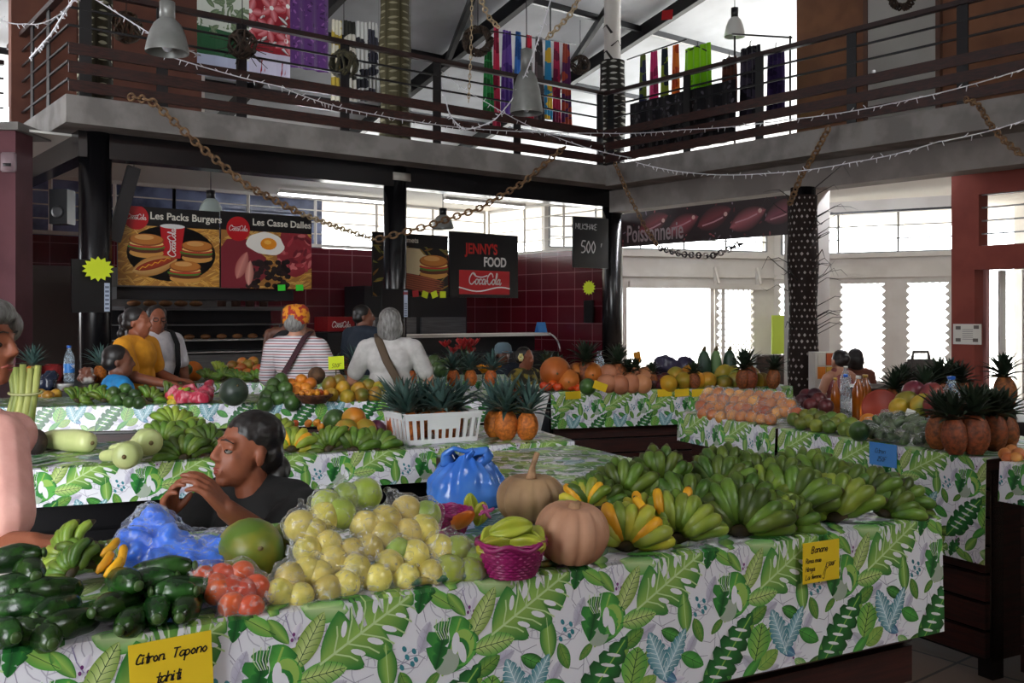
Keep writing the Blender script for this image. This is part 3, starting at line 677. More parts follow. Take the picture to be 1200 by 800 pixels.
# second counter, behind the seated vendor
A2, B2_ = G(-90, 556.5, ZT), G(672, 516.5, ZT); D2 = (B2_-A2).normalized(); N2 = V(-D2.y, D2.x)
counter('second counter behind the seated vendor, gourds and white crate on it', A2-V(0, 0, .004), B2_-V(0, 0, .004), .72, N2, ZT, column_black)  # black panels paint in the darkness below this counter's cloth
cloth('leaf-print tablecloth hanging behind the seated vendor', A2, B2_, .145, .72, N2, ds=.1, dt=.05)
# wing joining the two
W0, W1_ = G(672, 526, ZT-.02), G(838, 566, ZT-.02); DW = (W1_-W0).normalized(); NW = V(DW.y, -DW.x)*1
if NW.x > 0: NW = -NW
W0 = B2_+V(0, 0, -.02)-N2*.03; W1_ = W0+DW*((A1-W0).dot(DN)+.80+.03)/DW.dot(DN); bk = W0
counter('low side counter with shiny empty top joining second and front counters', bk-V(0, 0, .004), W1_-V(0, 0, .004), .72, NW, ZT-.02)
cloth('shiny leaf-print tablecloth on the empty side counter', W1_, bk, .17, .72, NW, ds=.2, dt=.12)
# third counter
A3, B3 = G(-40, 478.5, .985), G(590, 467.5, .985); D3 = (B3-A3).normalized(); N3 = V(-D3.y, D3.x)
counter('third counter in front of the woman in yellow and the striped shirt', A3-V(0, 0, .004), B3-V(0, 0, .004), .7, N3, .985)
cloth('leaf-print tablecloth under the pink bag and dark melon', A3, B3, .15, .7, N3, ds=.15, dt=.2)
# fourth counters
A4, B4 = G(168, 449.3, ZT), G(600, 447, ZT); D4 = (B4-A4).normalized(); N4 = V(-D4.y, D4.x)
counter('fourth counter by the snack stall with bananas and red fruit', A4-V(0, 0, .004), B4-V(0, 0, .004), .95, N4, ZT)
cloth('leaf-print tablecloth by the snack stall under bananas and red fruit', A4, B4, .15, .95, N4, ds=.3, dt=.1)
A6, B6 = G(645, 459.5, ZT), G(928, 452.5, ZT); D6 = (B6-A6).normalized(); N6 = V(-D6.y, D6.x)
counter('dark counter with the orange melons and yellow price notes', A6-V(0, 0, .004), B6-V(0, 0, .004), .75, N6, ZT)
cloth('leaf-print tablecloth below the row of orange melons', A6, B6, .28, .75, N6, ds=.1, dt=0)
# right-hand counter running towards the viewer
A5, M5, B5 = G(797, 483, ZT), G(914, 502, ZT), G(1158, 538, ZT); D5 = (B5-M5).normalized(); N5 = V(-D5.y, D5.x)
D5a = (M5-A5).normalized(); N5a = V(-D5a.y, D5a.x)
counter('right counter under the bag of peach-coloured fruit', A5-V(0, 0, .004), M5-D5a*.02-V(0, 0, .004), .8, N5a, ZT)
cloth('short leaf-print tablecloth under the bag of peach-coloured fruit', A5, M5-D5a*.02, .17, .8, N5a, ds=.12, dt=.03)
counter('right counter under the bottles, green bag and pineapples', M5-V(0, 0, .004), B5-V(0, 0, .004), .8, N5, ZT)
cloth('long leaf-print tablecloth with blue sign under bottles and pineapples', M5, B5, .436, .8, N5, ds=.05, dt=.01)
A7, B7 = B5+D5*.06, B5+D5*.75
counter('counter at the right edge beyond the pineapples', A7-V(0, 0, .004), B7-V(0, 0, .004), .8, N5, ZT)
cloth('leaf-print tablecloth at right edge beside the pineapples', A7, B7, .16, .8, N5, ds=.2, dt=.06)
# white side flap at the end of the melon counter
bm = B(); p = A6-D6*.005
vs = [p+V(0, 0, -.01), p-D6*.04+N6*.25+V(0, 0, -.01), p-D6*.12+N6*.22+V(0, 0, -.33), p-D6*.09-V(0, 0, .36)]
n_ = (vs[1]-vs[0]).cross(vs[2]-vs[0]).normalized()*.004
q = [bm.verts.new(x) for x in vs]+[bm.verts.new(x+n_) for x in vs]
for f in ((0, 1, 2, 3), (7, 6, 5, 4), (0, 4, 5, 1), (1, 5, 6, 2), (2, 6, 7, 3), (3, 7, 4, 0)): bm.faces.new([q[i] for i in f])
tag(obj('cloth_flap', bm, M('plain_white_cloth', '#e6e6e6', rough=.8), None, False), 'white cloth flap hanging at the left end of the melon counter', 'cloth')
# table-edge stick of bamboo in green and yellow
bm = B(); a_, b_ = A1+DA*.0, B1
def edge(px):
    k = (px-600)/F; s = (k*A1.y-A1.x)/(DA.x-k*DA.y); return A1+DA*s
def on1(px, back=0, z=0): return edge(px)+DN*back+V(0, 0, z)
p, q = on1(487, .03, .014), on1(664, .03, .014)
pts = [p.lerp(q, i/14) for i in range(15)]
tube(bm, pts, [.008+.0014*(i % 2) for i in range(15)], 8)
tag(obj('bamboo_stick', bm, M('bamboo_green', '#1f5a3a', '#a08a30', 30, .4), None), 'thin green bamboo stick lying along the front counter edge', 'stick')
# ---------------------------------------------------------------- produce: makers at the origin, then copies
def proto_ball(name, r, mat, mod=None, squash=1, dent=0, seg=20, rings=14, stem=None, point=0):
    bm = B(); prof = []
    for i in range(rings+1):
        a = -PI/2+PI*i/rings; x = math.cos(a); z = math.sin(a)*squash
        if dent: z -= math.copysign(dent, z)*max(0, 1-x*2.2)**1.5
        if point: x *= 1-point*math.sin(a)
        prof.append((max(0, x)*r, z*r))
    lathe(bm, prof, seg, None, mod); bmesh.ops.recalc_face_normals(bm, faces=bm.faces)
    o = obj(name, bm, mat, None, True, True)
    if stem:
        bm = B(); tube(bm, [V(0, 0, r*squash*.82), V(r*.05, 0, r*squash*1.12)], [r*.09, r*.06], 6); obj('stem', bm, stem, o)
    return o
green_banana = M('green_banana', '#66802a', '#3f5c1a', 9, .42, rand=.3, bump=.08)
lime_banana = M('lime_banana', '#93a23a', '#6a8628', 7, .42, rand=.15)
ripe_banana = M('ripe_banana', '#f0b21c', '#d89a18', 9, .45, rand=.1)
turn_banana = M('turning_banana', '#c9b93a', '#8fa636', 5, .45, rand=.25)
crown_brown = M('banana_crown', '#4a3c1c', '#2c2412', 12, .7)
stem_mat = M('dry_stem', '#7a6a3c', '#54472a', 12, .7)
def banana_bm(L=.12, r=.017, a=0, bulge=.02, base=.02, tipc=.4):
    bm = B(); pts = []; rad = []
    n = 9
    for i in range(n+1):
        f = i/n; rr = base+L*f; x = math.sin(a)*rr; z = math.cos(a)*rr*.97
        y = -bulge*math.sin(PI*f*.9)+tipc*L*max(0, f-.45)**2
        pts.append(V(x, y, z)); g = min(1, f/.22); h = min(1, (1-f)/.2)
        rad.append(max(.003, r*(.36+.64*g**.8)*(.25+.75*h**.6)))
    tube(bm, pts, rad, 7)
    bm.faces.ensure_lookup_table()
    for f_ in bm.faces[-9:]: f_.material_index = 1
    return bm
def banana_hand(mat, n, n2, spread, L=.105, r=.0205, seed=0):
    q = random.Random(seed); root = T('banana_hand', 'x', 'bananas')
    for row, k in ((0, n), (1, n2)):
        for i in range(k):
            a = math.radians(-spread+2*spread*(i+.5*row)/(max(1, k-1+.0*row)))+q.uniform(-.05, .05)
            bm = banana_bm(L*q.uniform(.9, 1.08)*(1 if row == 0 else 1.05), r*q.uniform(.92, 1.08), a, .022-row*.012, .022, .5+.4*row)
            bmesh.ops.translate(bm, verts=bm.verts, vec=V(0, row*.026, row*.006)); obj('banana', bm, [mat if not isinstance(mat, list) else mat[(i*5+row*3+seed) % len(mat)], crown_brown], root)
    bm = B(); tube(bm, [V(-.03, .012, .012), V(0, .006, .004), V(.03, .012, .012)], [.011, .017, .011], 8); obj('crown', bm, crown_brown, root)
    return root
HANDS = [banana_hand(green_banana, 8, 7, 70, .105, .019, seed=1), banana_hand(green_banana, 6, 6, 62, .11, .021, seed=2), banana_hand(lime_banana, 8, 6, 66, .105, .019, seed=3), banana_hand([turn_banana, turn_banana, ripe_banana, lime_banana], 8, 6, 66, .10, .0185, seed=4), banana_hand(green_banana, 5, 5, 42, .115, .022, seed=5)]
def solve(px, py, A, N, T_, r, b0, k):
    q = V((px-600)/F, 1, -(py-HY)/F); qn = q.x*N.x+q.y*N.y; an = A.x*N.x+A.y*N.y
    Y = (T_+r-k*(an+b0)-H)/(q.z-k*qn); return V(q.x*Y, Y, H+q.z*Y)
def s1(px, py, r, b0=.06, k=.6): return solve(px, py, A1, DN, ZT+.004, r, b0, k)
def s2(px, py, r, b0=.08, k=.5): return solve(px, py, A2, N2, ZT+.004, r, b0, k)
def s3(px, py, r, b0=.05, k=.5): return solve(px, py, A3, N3, .989, r, b0, k)
def s4(px, py, r, b0=.05, k=.5): return solve(px, py, A4, N4, ZT+.004, r, b0, k)
def s6(px, py, r, b0=.05, k=.5): return solve(px, py, A6, N6, ZT+.004, r, b0, k)
def s5(px, py, r, b0=.06, k=.5): return solve(px, py, M5, N5, ZT+.004, r, b0, k)
def s5a(px, py, r, b0=.06, k=.5): return solve(px, py, A5, N5a, ZT+.004, r, b0, k)
def face(p): return math.atan2(p.x, p.y)*-1           # yaw that turns a thing's front to the viewer
def put(pr, p, label, group=None, rot=(0, 0, 0), scale=1):
    return dup(pr, p, (rot[0], rot[1], rot[2]+face(p)), scale, label, group)

# --- banana hands on the front counter: (px, py, half width px, kind, tilt, roll, words)
bh = [(734, 640, 64, 3, -.35, 0, 'yellow-green banana hand beside the front pumpkin'), (793, 630, 62, 2, -.4, -.05, 'lime green banana hand at the counter edge, right of the yellow-green one'),
      (866, 622, 74, 0, -.45, .0, 'green fan-shaped banana hand at the counter edge left of the yellow sign'), (922, 617, 46, 1, -.5, .5, 'small green banana hand just behind the yellow banana sign'),
      (978, 606, 62, 2, -.5, -.3, 'pale green banana hand at the counter edge right of the yellow sign'), (1036, 601, 50, 0, -.6, .3, 'dark green banana hand at the right end of the front edge'),
      (774, 570, 46, 4, -.05, 0, 'upright green banana hand standing highest in the pile'), (730, 582, 50, 1, -.35, -.2, 'green banana hand on the pile just right of the rear pumpkin'),
      (700, 592, 46, 0, -.6, .3, 'green banana hand low behind the two pumpkins'), (803, 602, 56, 1, -.5, .35, 'green banana hand behind the loose ripe bananas'),
      (843, 575, 52, 0, -.4, -.25, 'green banana hand at the back, right of the upright hand'), (880, 572, 46, 4, -.35, .2, 'green banana hand at the middle of the back row'),
      (912, 570, 48, 0, -.5, -.1, 'green banana hand in the back row above the big fan'), (926, 598, 72, 0, -.5, -.15, 'large fan-shaped green banana hand above the yellow sign'),
      (868, 600, 56, 1, -.5, .1, 'green banana hand stacked above the front fan-shaped hand'), (828, 606, 50, 4, -.6, -.4, 'green banana hand between the lime hand and the front fan'),
      (960, 574, 50, 1, -.45, .2, 'green banana hand at back right, behind the large fan'), (1012, 588, 54, 0, -.5, -.3, 'dark spotted banana hand on the right side of the pile'),
      (1048, 592, 46, 1, -.6, .25, 'dark green banana hand rearmost at the right end of the pile'), (752, 612, 44, 3, -.5, .3, 'ripening yellow banana hand tucked behind the yellow-green hand'), (890, 588, 50, 2, -.5, .2, 'lighter green banana hand in the middle of the pile'), (850, 560, 44, 1, -.3, .1, 'green banana hand peeking over the back left of the pile'), (940, 560, 44, 0, -.3, -.2, 'green banana hand peeking over the back of the large fan'), (985, 582, 48, 4, -.5, .1, 'green banana hand between large fan and spotted hand'), (760, 590, 44, 0, -.4, .1, 'green banana hand below the upright one'), (900, 612, 44, 2, -.6, -.3, 'pale banana hand squeezed left of the yellow banana sign'), (686, 592, 34, 3, -.6, -.3, 'small ripening banana hand showing between pumpkin and green bananas')]
for px, py, hw, kd, tl, rl, lb in bh:
    p = s1(px, py+2, .024, .10, .42); sc_ = max(.7, min(1.2, hw*p.y/F/.136)); put(HANDS[kd], p, lb, 'banana hands on the front counter', (tl, rl, 0), sc_)
# loose ripe bananas
bm = banana_bm(.10, .015, 0, .014, 0, .5); ripe = obj('banana', bm, [ripe_banana, crown_brown], None, True, True); tag(ripe, 'x', 'banana')
for px, py, rl, lb in ((775, 610, -.15, 'ripe yellow banana pointing straight up among green hands'), (768, 612, -.75, 'ripe yellow banana leaning left among green hands'), (797, 606, .3, 'ripe yellow banana leaning right among green hands')):
    p = s1(px, py, .03, .04, .5); put(ripe, p, lb, 'loose ripe bananas', (-.3, rl, 0), .9)
for px, py, rl, lb in ((113, 672, .75, 'ripe yellow banana lowest in the small bunch by the cucumbers'), (122, 676, .9, 'ripe yellow banana right in the small bunch by the cucumbers'), (118, 652, .95, 'ripe yellow banana uppermost in the small bunch by the cucumbers'), (139, 668, .25, 'ripe yellow banana upright at the right of the small bunch')):
    p = s1(px, py, .05, .02, .2); put(ripe, p, lb, 'ripe bananas by the cucumbers', (-.75, rl, 0), .62)
for px, py, rl, kd, lb in ((82, 672, -.9, 0, 'green banana hand lying left of the ripe bananas'), (104, 660, .3, 1, 'green banana hand behind the ripe bananas'), (148, 672, .9, 1, 'green banana hand between ripe bananas and blue bag'), (78, 650, -1.1, 2, 'pale green banana hand at the back by the pink sleeve')):
    p = s1(px, py, .02, .25, .25); put(HANDS[kd], p, lb, 'green bananas by the cucumbers', (-1.2, rl, 0), .62)

# --- cucumbers
cuke_mat = M('cucumber_skin', '#2a4f1c', '#12290f', 30, .25, rand=.25, bump=.1, bscale=60, spec=.5)
cuke_tip = M('cucumber_tip', '#46602a', '#22401c', 10, .4)
def cuke():
    bm = B(); n = 12; L = .15
    prof = [(.031*math.sin(PI*min(1, max(0, i/n)))**.42*(1+.06*math.sin(i)), (i/n-.5)*L) for i in range(n+1)]
    lathe(bm, prof, 18, None, lambda a, z: 1+.025*math.cos(a*6)); o = obj('cucumber', bm, cuke_mat, None, True, True)
    bm = B(); ell(bm, V(0, 0, L*.488), (.012, .012, .006), None, 10, 6); obj('blossom_end', bm, cuke_tip, o); return tag(o, 'x', 'cucumber')
CK = cuke()
lft = [(9, 655, .2, 1.4), (33, 668, 1.2, .2), (6, 690, .3, 1.2), (18, 711, .5, 1.0), (58, 692, .2, -1.2), (66, 714, .9, -.6), (27, 739, .5, 1.1), (82, 730, .4, -.9), (4, 740, .8, .3), (52, 744, 1.2, .2)]
mid = [(168, 683, .1, 1.45), (215, 690, .3, -1.2), (190, 668, .2, 1.3), (146, 681, .9, .4), (157, 727, 1.0, -.4), (136, 709, .9, -.7), (184, 713, 1.45, 0), (219, 712, 1.3, -.2), (196, 694, .4, 1.0)]
for pl, w in ((lft, 'in the left pile'), (mid, 'in the pile above the long sign')):
    nm = rowed(pl)
    for (px, py, tx, rz), rw in zip(pl, nm):
        p = s1(px, py, .035, .05, .55); o = put(CK, p, rlabel('dark green cucumber '+w, rw), 'cucumbers on the front counter', (0, 0, 0), .9)
        o.rotation_euler = Euler((PI/2*min(1, tx*.66+.35) if tx < 1.1 else PI/2, 0, 0)).to_matrix().to_euler(); o.rotation_euler = (Matrix.Rotation(rz+face(p), 3, 'Z') @ Matrix.Rotation(PI/2-.15+(0.1*tx), 3, 'X')).to_euler()

# --- papaya, pumpkins
pap = M('papaya_skin', '#5a7626', '#c8a034', 5, .4, pos=(.42, .72), bump=.05); papo = M('ripe_papaya', '#d98a24', '#8f8a2a', 4, .45, rand=.2, pos=(.4, .65))
PAP = tag(proto_ball('papaya', .074, pap, None, 1.12, 0, point=.12, stem=stem_mat), 'x', 'papaya')
p = s1(294, 646, .072, .22, .0); put(PAP, p, 'large green and yellow papaya between blue bag and guavas', None, (1.2, .6, 0)); p = s1(340, 638, .06, .38, 0); put(PAP, p, 'green papaya half hidden behind the bagged guavas', None, (1.3, -.5, 0), .75)
pk = M('pumpkin_skin', '#c99a7c', '#b07c5c', 7, .6, bump=.2, bscale=25, pos=(.35, .7)); pk2 = M('pumpkin_skin_tan', '#b5936c', '#8f6f50', 6, .6, bump=.2, bscale=25)
def pumpkin(m, r, sq, tall):
    root = T('pumpkin', 'x', 'pumpkin'); bm = B(); prof = [(r*math.cos(a)**.8, r*sq*(math.sin(a))-(.22*r*max(0, 1-math.cos(a)*2) if a > 0 else -.1*r*max(0, 1-math.cos(a)*2))) for a in [-PI/2+PI*i/20+(1e-4 if i == 0 else -1e-4 if i == 20 else 0) for i in range(21)]]
    lathe(bm, prof, 80, None, lambda a, z: 1-.10*abs(math.cos(a*5.5))**7); bmesh.ops.recalc_face_normals(bm, faces=bm.faces); bmesh.ops.translate(bm, verts=bm.verts, vec=V(0, 0, r*sq)); obj('body', bm, m, root)
    bm = B(); z = r*sq*1.75
    tube(bm, [V(0, 0, z-.01), V(.002, 0, z+.012), V(.006, 0, z+tall*.5), V(.02, 0, z+tall)], [.02, .013, .008, .008], 7); obj('stem', bm, M('pumpkin_stem', '#c9a07a', '#8f6f50', 20, .7), root); return root
a = pumpkin(pk2, .10, .72, .075); p = s1(622, 613, 0, .3, 0); dup(a, p+V(0, 0, .0), (0, 0, .3), 1.0, 'tan ribbed pumpkin with a long pale stem, behind the other'); kill(a)
a = pumpkin(pk, .092, .84, .012); p = s1(667, 660, 0, .1, 0); dup(a, p, (.1, 0, .9), .98, 'pinkish ribbed pumpkin at the front edge beside the magenta basket'); kill(a)

# --- guavas in clear bags
gy = M('guava_yellow', '#dcc968', '#a89f3c', 22, .3, rand=.2, bump=.06, pos=(.4, .75)); gg = M('guava_green', '#9fae3e', '#7f9a34', 8, .4, rand=.15)
GY = tag(proto_ball('guava', .0315, gy, None, .97), 'x', 'guava'); GG = tag(proto_ball('guava', .0315, gg, None, 1.0), 'x', 'guava')
film = Mfilm('clear_film', '#f2f4f6', .06, .07)
def cp(x, y): return 240+x*.4, 540+y*.4
sets = [('left front bag', [(220, 385, 0), (280, 395, 0), (335, 330, 0), (360, 375, 0), (412, 362, 2), (300, 320, 0), (250, 340, 0)]), ('left upper bag', [(280, 190, 0), (315, 205, 2), (300, 262, 0), (360, 245, 0), (430, 265, 0), (372, 290, 0)]),
        ('top bag of green fruit', [(355, 125, 1), (415, 105, 1), (395, 155, 1), (470, 98, 1), (350, 165, 0)]), ('top right bag', [(470, 190, 2), (530, 175, 0), (590, 145, 0), (525, 222, 0), (595, 212, 0), (640, 200, 0), (650, 158, 1)]),
        ('front centre bag', [(505, 345, 2), (590, 340, 0), (540, 300, 0), (565, 265, 1), (612, 277, 2), (660, 330, 2), (440, 320, 0), (482, 255, 0)]), ('right bag', [(685, 258, 0), (740, 262, 1), (715, 322, 1), (782, 325, 1), (800, 298, 1)])]
for w, lst in sets:
    pts = []; nm = rowed([cp(x, y) for x, y, g in lst])
    for (x, y, g), rw in zip(lst, nm):
        p = s1(*cp(x, y), .032, .07, .95); pts.append(p); s_ = R.uniform(.95, 1.15)*p.y/2.05
        put(GG if g == 1 else GY, p, rlabel({0: 'yellow guava', 1: 'green guava', 2: 'pale yellow guava'}[g]+' in the '+w, rw), 'guavas in the clear bags', (R.uniform(-.5, .5), R.uniform(-.5, .5), 0), s_)
    c = sum(pts, V(0, 0, 0))/len(pts); sh = [('e', q, .043) for q in pts]+[('c', q, c, .041, .035) for q in pts]
    top = max(pts, key=lambda q: q.z); sh.append(('c', top, top+V(R.uniform(-.05, .05), .02, .045), .036, .012))
    bm = blob(sh, .009, 3)
    for v in bm.verts:
        q = abs(noise.noise(v.co*26))*.016+noise.noise(v.co*70)*.005-.004; v.co += v.normal*q; v.co.z = max(v.co.z, ZT+.006)
    tag(obj('plastic_bag', bm, film), 'clear plastic bag of guavas, the '+w, 'bag', 'clear bags of guavas')
# --- tomatoes in a bag
tm = M('tomato_skin', '#d85418', '#bc4210', 5, .3, rand=.1); TM = tag(proto_ball('tomato', .027, tm, None, .86, .1, stem=M('tomato_calyx', '#4d6a2a', rough=.7)), 'x', 'tomato')
lst = [(790, 388), (868, 380), (850, 445), (942, 372), (958, 442), (905, 498), (978, 505), (1002, 425), (838, 420), (905, 430)]; lst = [(x*.3, 560+y*.3) for x, y in lst]; pts = []
for (x, y), rw in zip(lst, rowed(lst)):
    p = s1(x, y, .026, .05, .6); pts.append(p); put(TM, p, rlabel('orange-red tomato in the small clear bag', rw), 'bagged tomatoes', (R.uniform(-1, 1), R.uniform(-1, 1), 0), 1.05)
c = sum(pts, V(0, 0, 0))/len(pts); bm = blob([('e', q, .036) for q in pts]+[('c', q, c, .034, .03) for q in pts]+[('c', c, s1(222, 685, .02, .1, .3), .03, .008)], .008, 3)
for v in bm.verts: v.co += v.normal*(noise.noise(v.co*40)*.006); v.co.z = max(v.co.z, ZT+.006)
tag(obj('plastic_bag', bm, film), 'small clear plastic bag of tomatoes beside the cucumbers', 'bag')
# --- blue bags inside a clear bag
blue = M('blue_plastic', '#3f7ff0', '#2f6ae0', 12, .3, bump=.15, bscale=30, spec=.6)
def crumple(bm, a, f, zmin=None):
    for v in bm.verts:
        v.co += v.normal*(noise.noise(v.co*f)*a+abs(noise.noise(v.co*f*2.3))*a*.6)
        if zmin: v.co.z = max(v.co.z, zmin)
pp = [s1(x, y, .04, .2, .45) for x, y in ((165, 640), (195, 640), (225, 655), (250, 650), (200, 660), (180, 620), (240, 665))]
bm = blob([('e', q, (.05, .05, .04)) for q in pp], .007, 4); crumple(bm, .02, 30, ZT+.008); tag(obj('blue_bags', bm, blue), 'crumpled blue plastic bags inside a clear bag', 'bags')
bm = blob([('e', q, (.064, .06, .052)) for q in pp]+[('c', pp[5], s1(172, 600, .04, .26, .3), .05, .02), ('c', pp[3], s1(276, 620, .04, .26, .2), .05, .012), ('c', pp[1], s1(250, 622, .06, .26, .2), .04, .01)], .008, 3); crumple(bm, .012, 30, ZT+.006)
tag(obj('plastic_bag', bm, Mfilm('hazy_film', '#dfe6f2', .07, .2)), 'clear bag holding blue plastic bags, beside the cucumbers', 'bag')
# --- blue carrier bag with handles
fb = M('blue_film', '#3f83f0', '#5a98f5', 9, .22, spec=.7, trans=.25); c0 = s1(546, 596, 0, .52, 0)
bm = B(); n = 72; prof = [(.0, .0), (.08, .0), (.108, .012), (.116, .05), (.108, .09), (.088, .12), (.066, .142), (.05, .158)]
prof = [(prof[min(i//4, 6)][0]+(prof[min(i//4, 6)+1][0]-prof[min(i//4, 6)][0])*(i % 4)/4, prof[min(i//4, 6)][1]+(prof[min(i//4, 6)+1][1]-prof[min(i//4, 6)][1])*(i % 4)/4) for i in range(28)]+[prof[-1]]
lathe(bm, prof, n, Matrix.Translation(c0), None, False)
for v in bm.verts:
    d = v.co-c0; a_ = math.atan2(d.y, d.x); k = max(0, d.z)/.158; fold_ = .012*abs(math.sin(a_*3.5+d.z*9))-.012*abs(math.sin(a_*6.5-d.z*14))*k; v.co += V(math.cos(a_), math.sin(a_))*(fold_*min(1, k*2)+.005*noise.noise(v.co*35)); v.co.y = c0.y+(v.co.y-c0.y)*.8; v.co.z += k*.014*math.sin(a_*3)
root = T('carrier_bag', 'blue plastic carrier bag with knotted handles behind the magenta basket', 'bag', c0); obj('bag_body', bm, fb, root)
for pts, rr in (([(-.055, 0, .142), (-.06, -.01, .17), (-.035, -.02, .188), (0, -.02, .178), (.03, -.02, .186)], [.03, .02, .014, .013, .012]), ([(.05, 0, .142), (.07, -.01, .16), (.062, -.02, .182), (.03, -.025, .178), (.0, -.025, .16), (-.02, -.015, .145)], [.032, .022, .014, .014, .012, .02]), ([(.0, -.03, .135), (.01, -.04, .165), (.03, -.03, .185)], [.016, .012, .009])):
    bm = B(); P3 = []; R3 = []
    for i in range(len(pts)-1):
        for q in range(5): P3.append(c0+V(*pts[i]).lerp(V(*pts[i+1]), q/5)); R3.append(rr[i]+(rr[i+1]-rr[i])*q/5)
    tube(bm, P3, R3, 10, True, .55); crumple(bm, .005, 55); obj('handle', bm, fb, root)
# --- magenta woven baskets
mag = M('magenta_plastic', '#a01f6a', '#861858', 20, .35, spec=.5)
def basket(c, r0, r1, h, label):
    root = T('basket', label, 'basket', c); bm = B(); n = 44; rows = 12
    for k in range(rows):
        f = k/(rows-1); rr = r0+(r1-r0)*f**.8; z = .004+h*f
        tube(bm, [c+V((rr+.0028*(-1)**(i+k))*math.cos(2*PI*i/n), (rr+.0028*(-1)**(i+k))*math.sin(2*PI*i/n), z) for i in range(n+1)], .0042, 5, False)
    lathe(bm, [(0, 0), (r0, 0), (r0-.002, .004)], n, Matrix.Translation(c), None, False)
    lathe(bm, [(r0*.985, .003), (r1*.93, h*.6), (r1*.99, h)], n, Matrix.Translation(c), None, False); obj('basket_body', bm, mag, root)
    bm = B(); tube(bm, [c+V(r1*1.02*math.cos(2*PI*i/40), r1*1.02*math.sin(2*PI*i/40), h+.006*math.sin(i*.9)) for i in range(41)], .006, 6, False); obj('rim', bm, mag, root); return c
cb1 = basket(s1(599, 673, 0, .12, 0), .052, .078, .075, 'magenta woven basket of star fruit at the front edge'); cb2 = basket(s1(521, 625, 0, .42, 0), .05, .072, .06, 'magenta woven basket behind the guava bags')
st = M('starfruit_skin', '#b8b83a', '#9aa838', 6, .35, rand=.2)
def starfruit():
    bm = B(); n = 12; prof = [(.03*math.sin(PI*(.04+.92*i/n))**.7, (i/n-.5)*.105) for i in range(n+1)]
    lathe(bm, prof, 40, None, lambda a, z: .62+.48*abs(math.cos(a*2.5))**2.5); bmesh.ops.recalc_face_normals(bm, faces=bm.faces); return tag(obj('star_fruit', bm, st, None, True, True), 'x', 'star fruit')
SF = starfruit()
for i, (dx, dy, z, ry, rz) in enumerate(((-.03, -.02, .068, 1.5, .2), (.03, -.025, .07, 1.45, -.3), (0, .03, .072, 1.5, .5), (.0, -.005, .105, 1.4, .1), (-.045, .025, .075, 1.3, 1.2), (.05, .025, .08, 1.5, -1.1))):
    lb = ['lying left at the front of the magenta basket', 'lying right at the front of the magenta basket', 'lying at the back of the magenta basket', 'topmost on the heap in the magenta basket', 'at the left rim of the magenta basket', 'at the right rim of the magenta basket'][i]
    dup(SF, cb1+V(dx, dy, z), (0, ry, rz), .95, 'yellow-green star fruit '+lb, 'star fruit in the basket')
hp = M('papaya_flesh', '#e07a1c', '#d0681a', 8, .4)
bm = B(); ell(bm, V(0, 0, 0), (.03, .055, .028)); bmesh.ops.bisect_plane(bm, geom=bm.verts[:]+bm.edges[:]+bm.faces[:], plane_co=(0, 0, 0), plane_no=(0, 0, 1), clear_outer=True); bmesh.ops.holes_fill(bm, edges=bm.edges[:])
PH = tag(obj('papaya_half', bm, hp, None, True, True), 'x', 'papaya half'); p = s1(541, 607, .05, .34, .1); dup(PH, p, (-.6, .3, .6), .9, 'orange cut papaya half leaning behind the star fruit'); kill(PH)
for i, (px, py, lb) in enumerate(((551, 592, 'green star fruit standing in the rear magenta basket'), (563, 602, 'green star fruit at the right of the rear magenta basket'))): dup(SF, s1(px, py, .05, .40, .1), (.3, .3*i, 0), .7, lb)
bm = B()
for k in range(4): tube(bm, [V(0, 0, 0), V(.012*math.cos(k*1.6), .006, .012*math.sin(k*1.6)), V(.022*math.cos(k*1.6+.4), 0, .02*math.sin(k*1.6+.4)), V(0, 0, 0)], .004, 6)
bmesh.ops.translate(bm, verts=bm.verts, vec=s1(570, 599, .06, .3, .1)); tag(obj('ribbon_bow', bm, M('pink_ribbon', '#c95a9a', rough=.4)), 'pink ribbon bow on the bag behind the star fruit', 'bow')
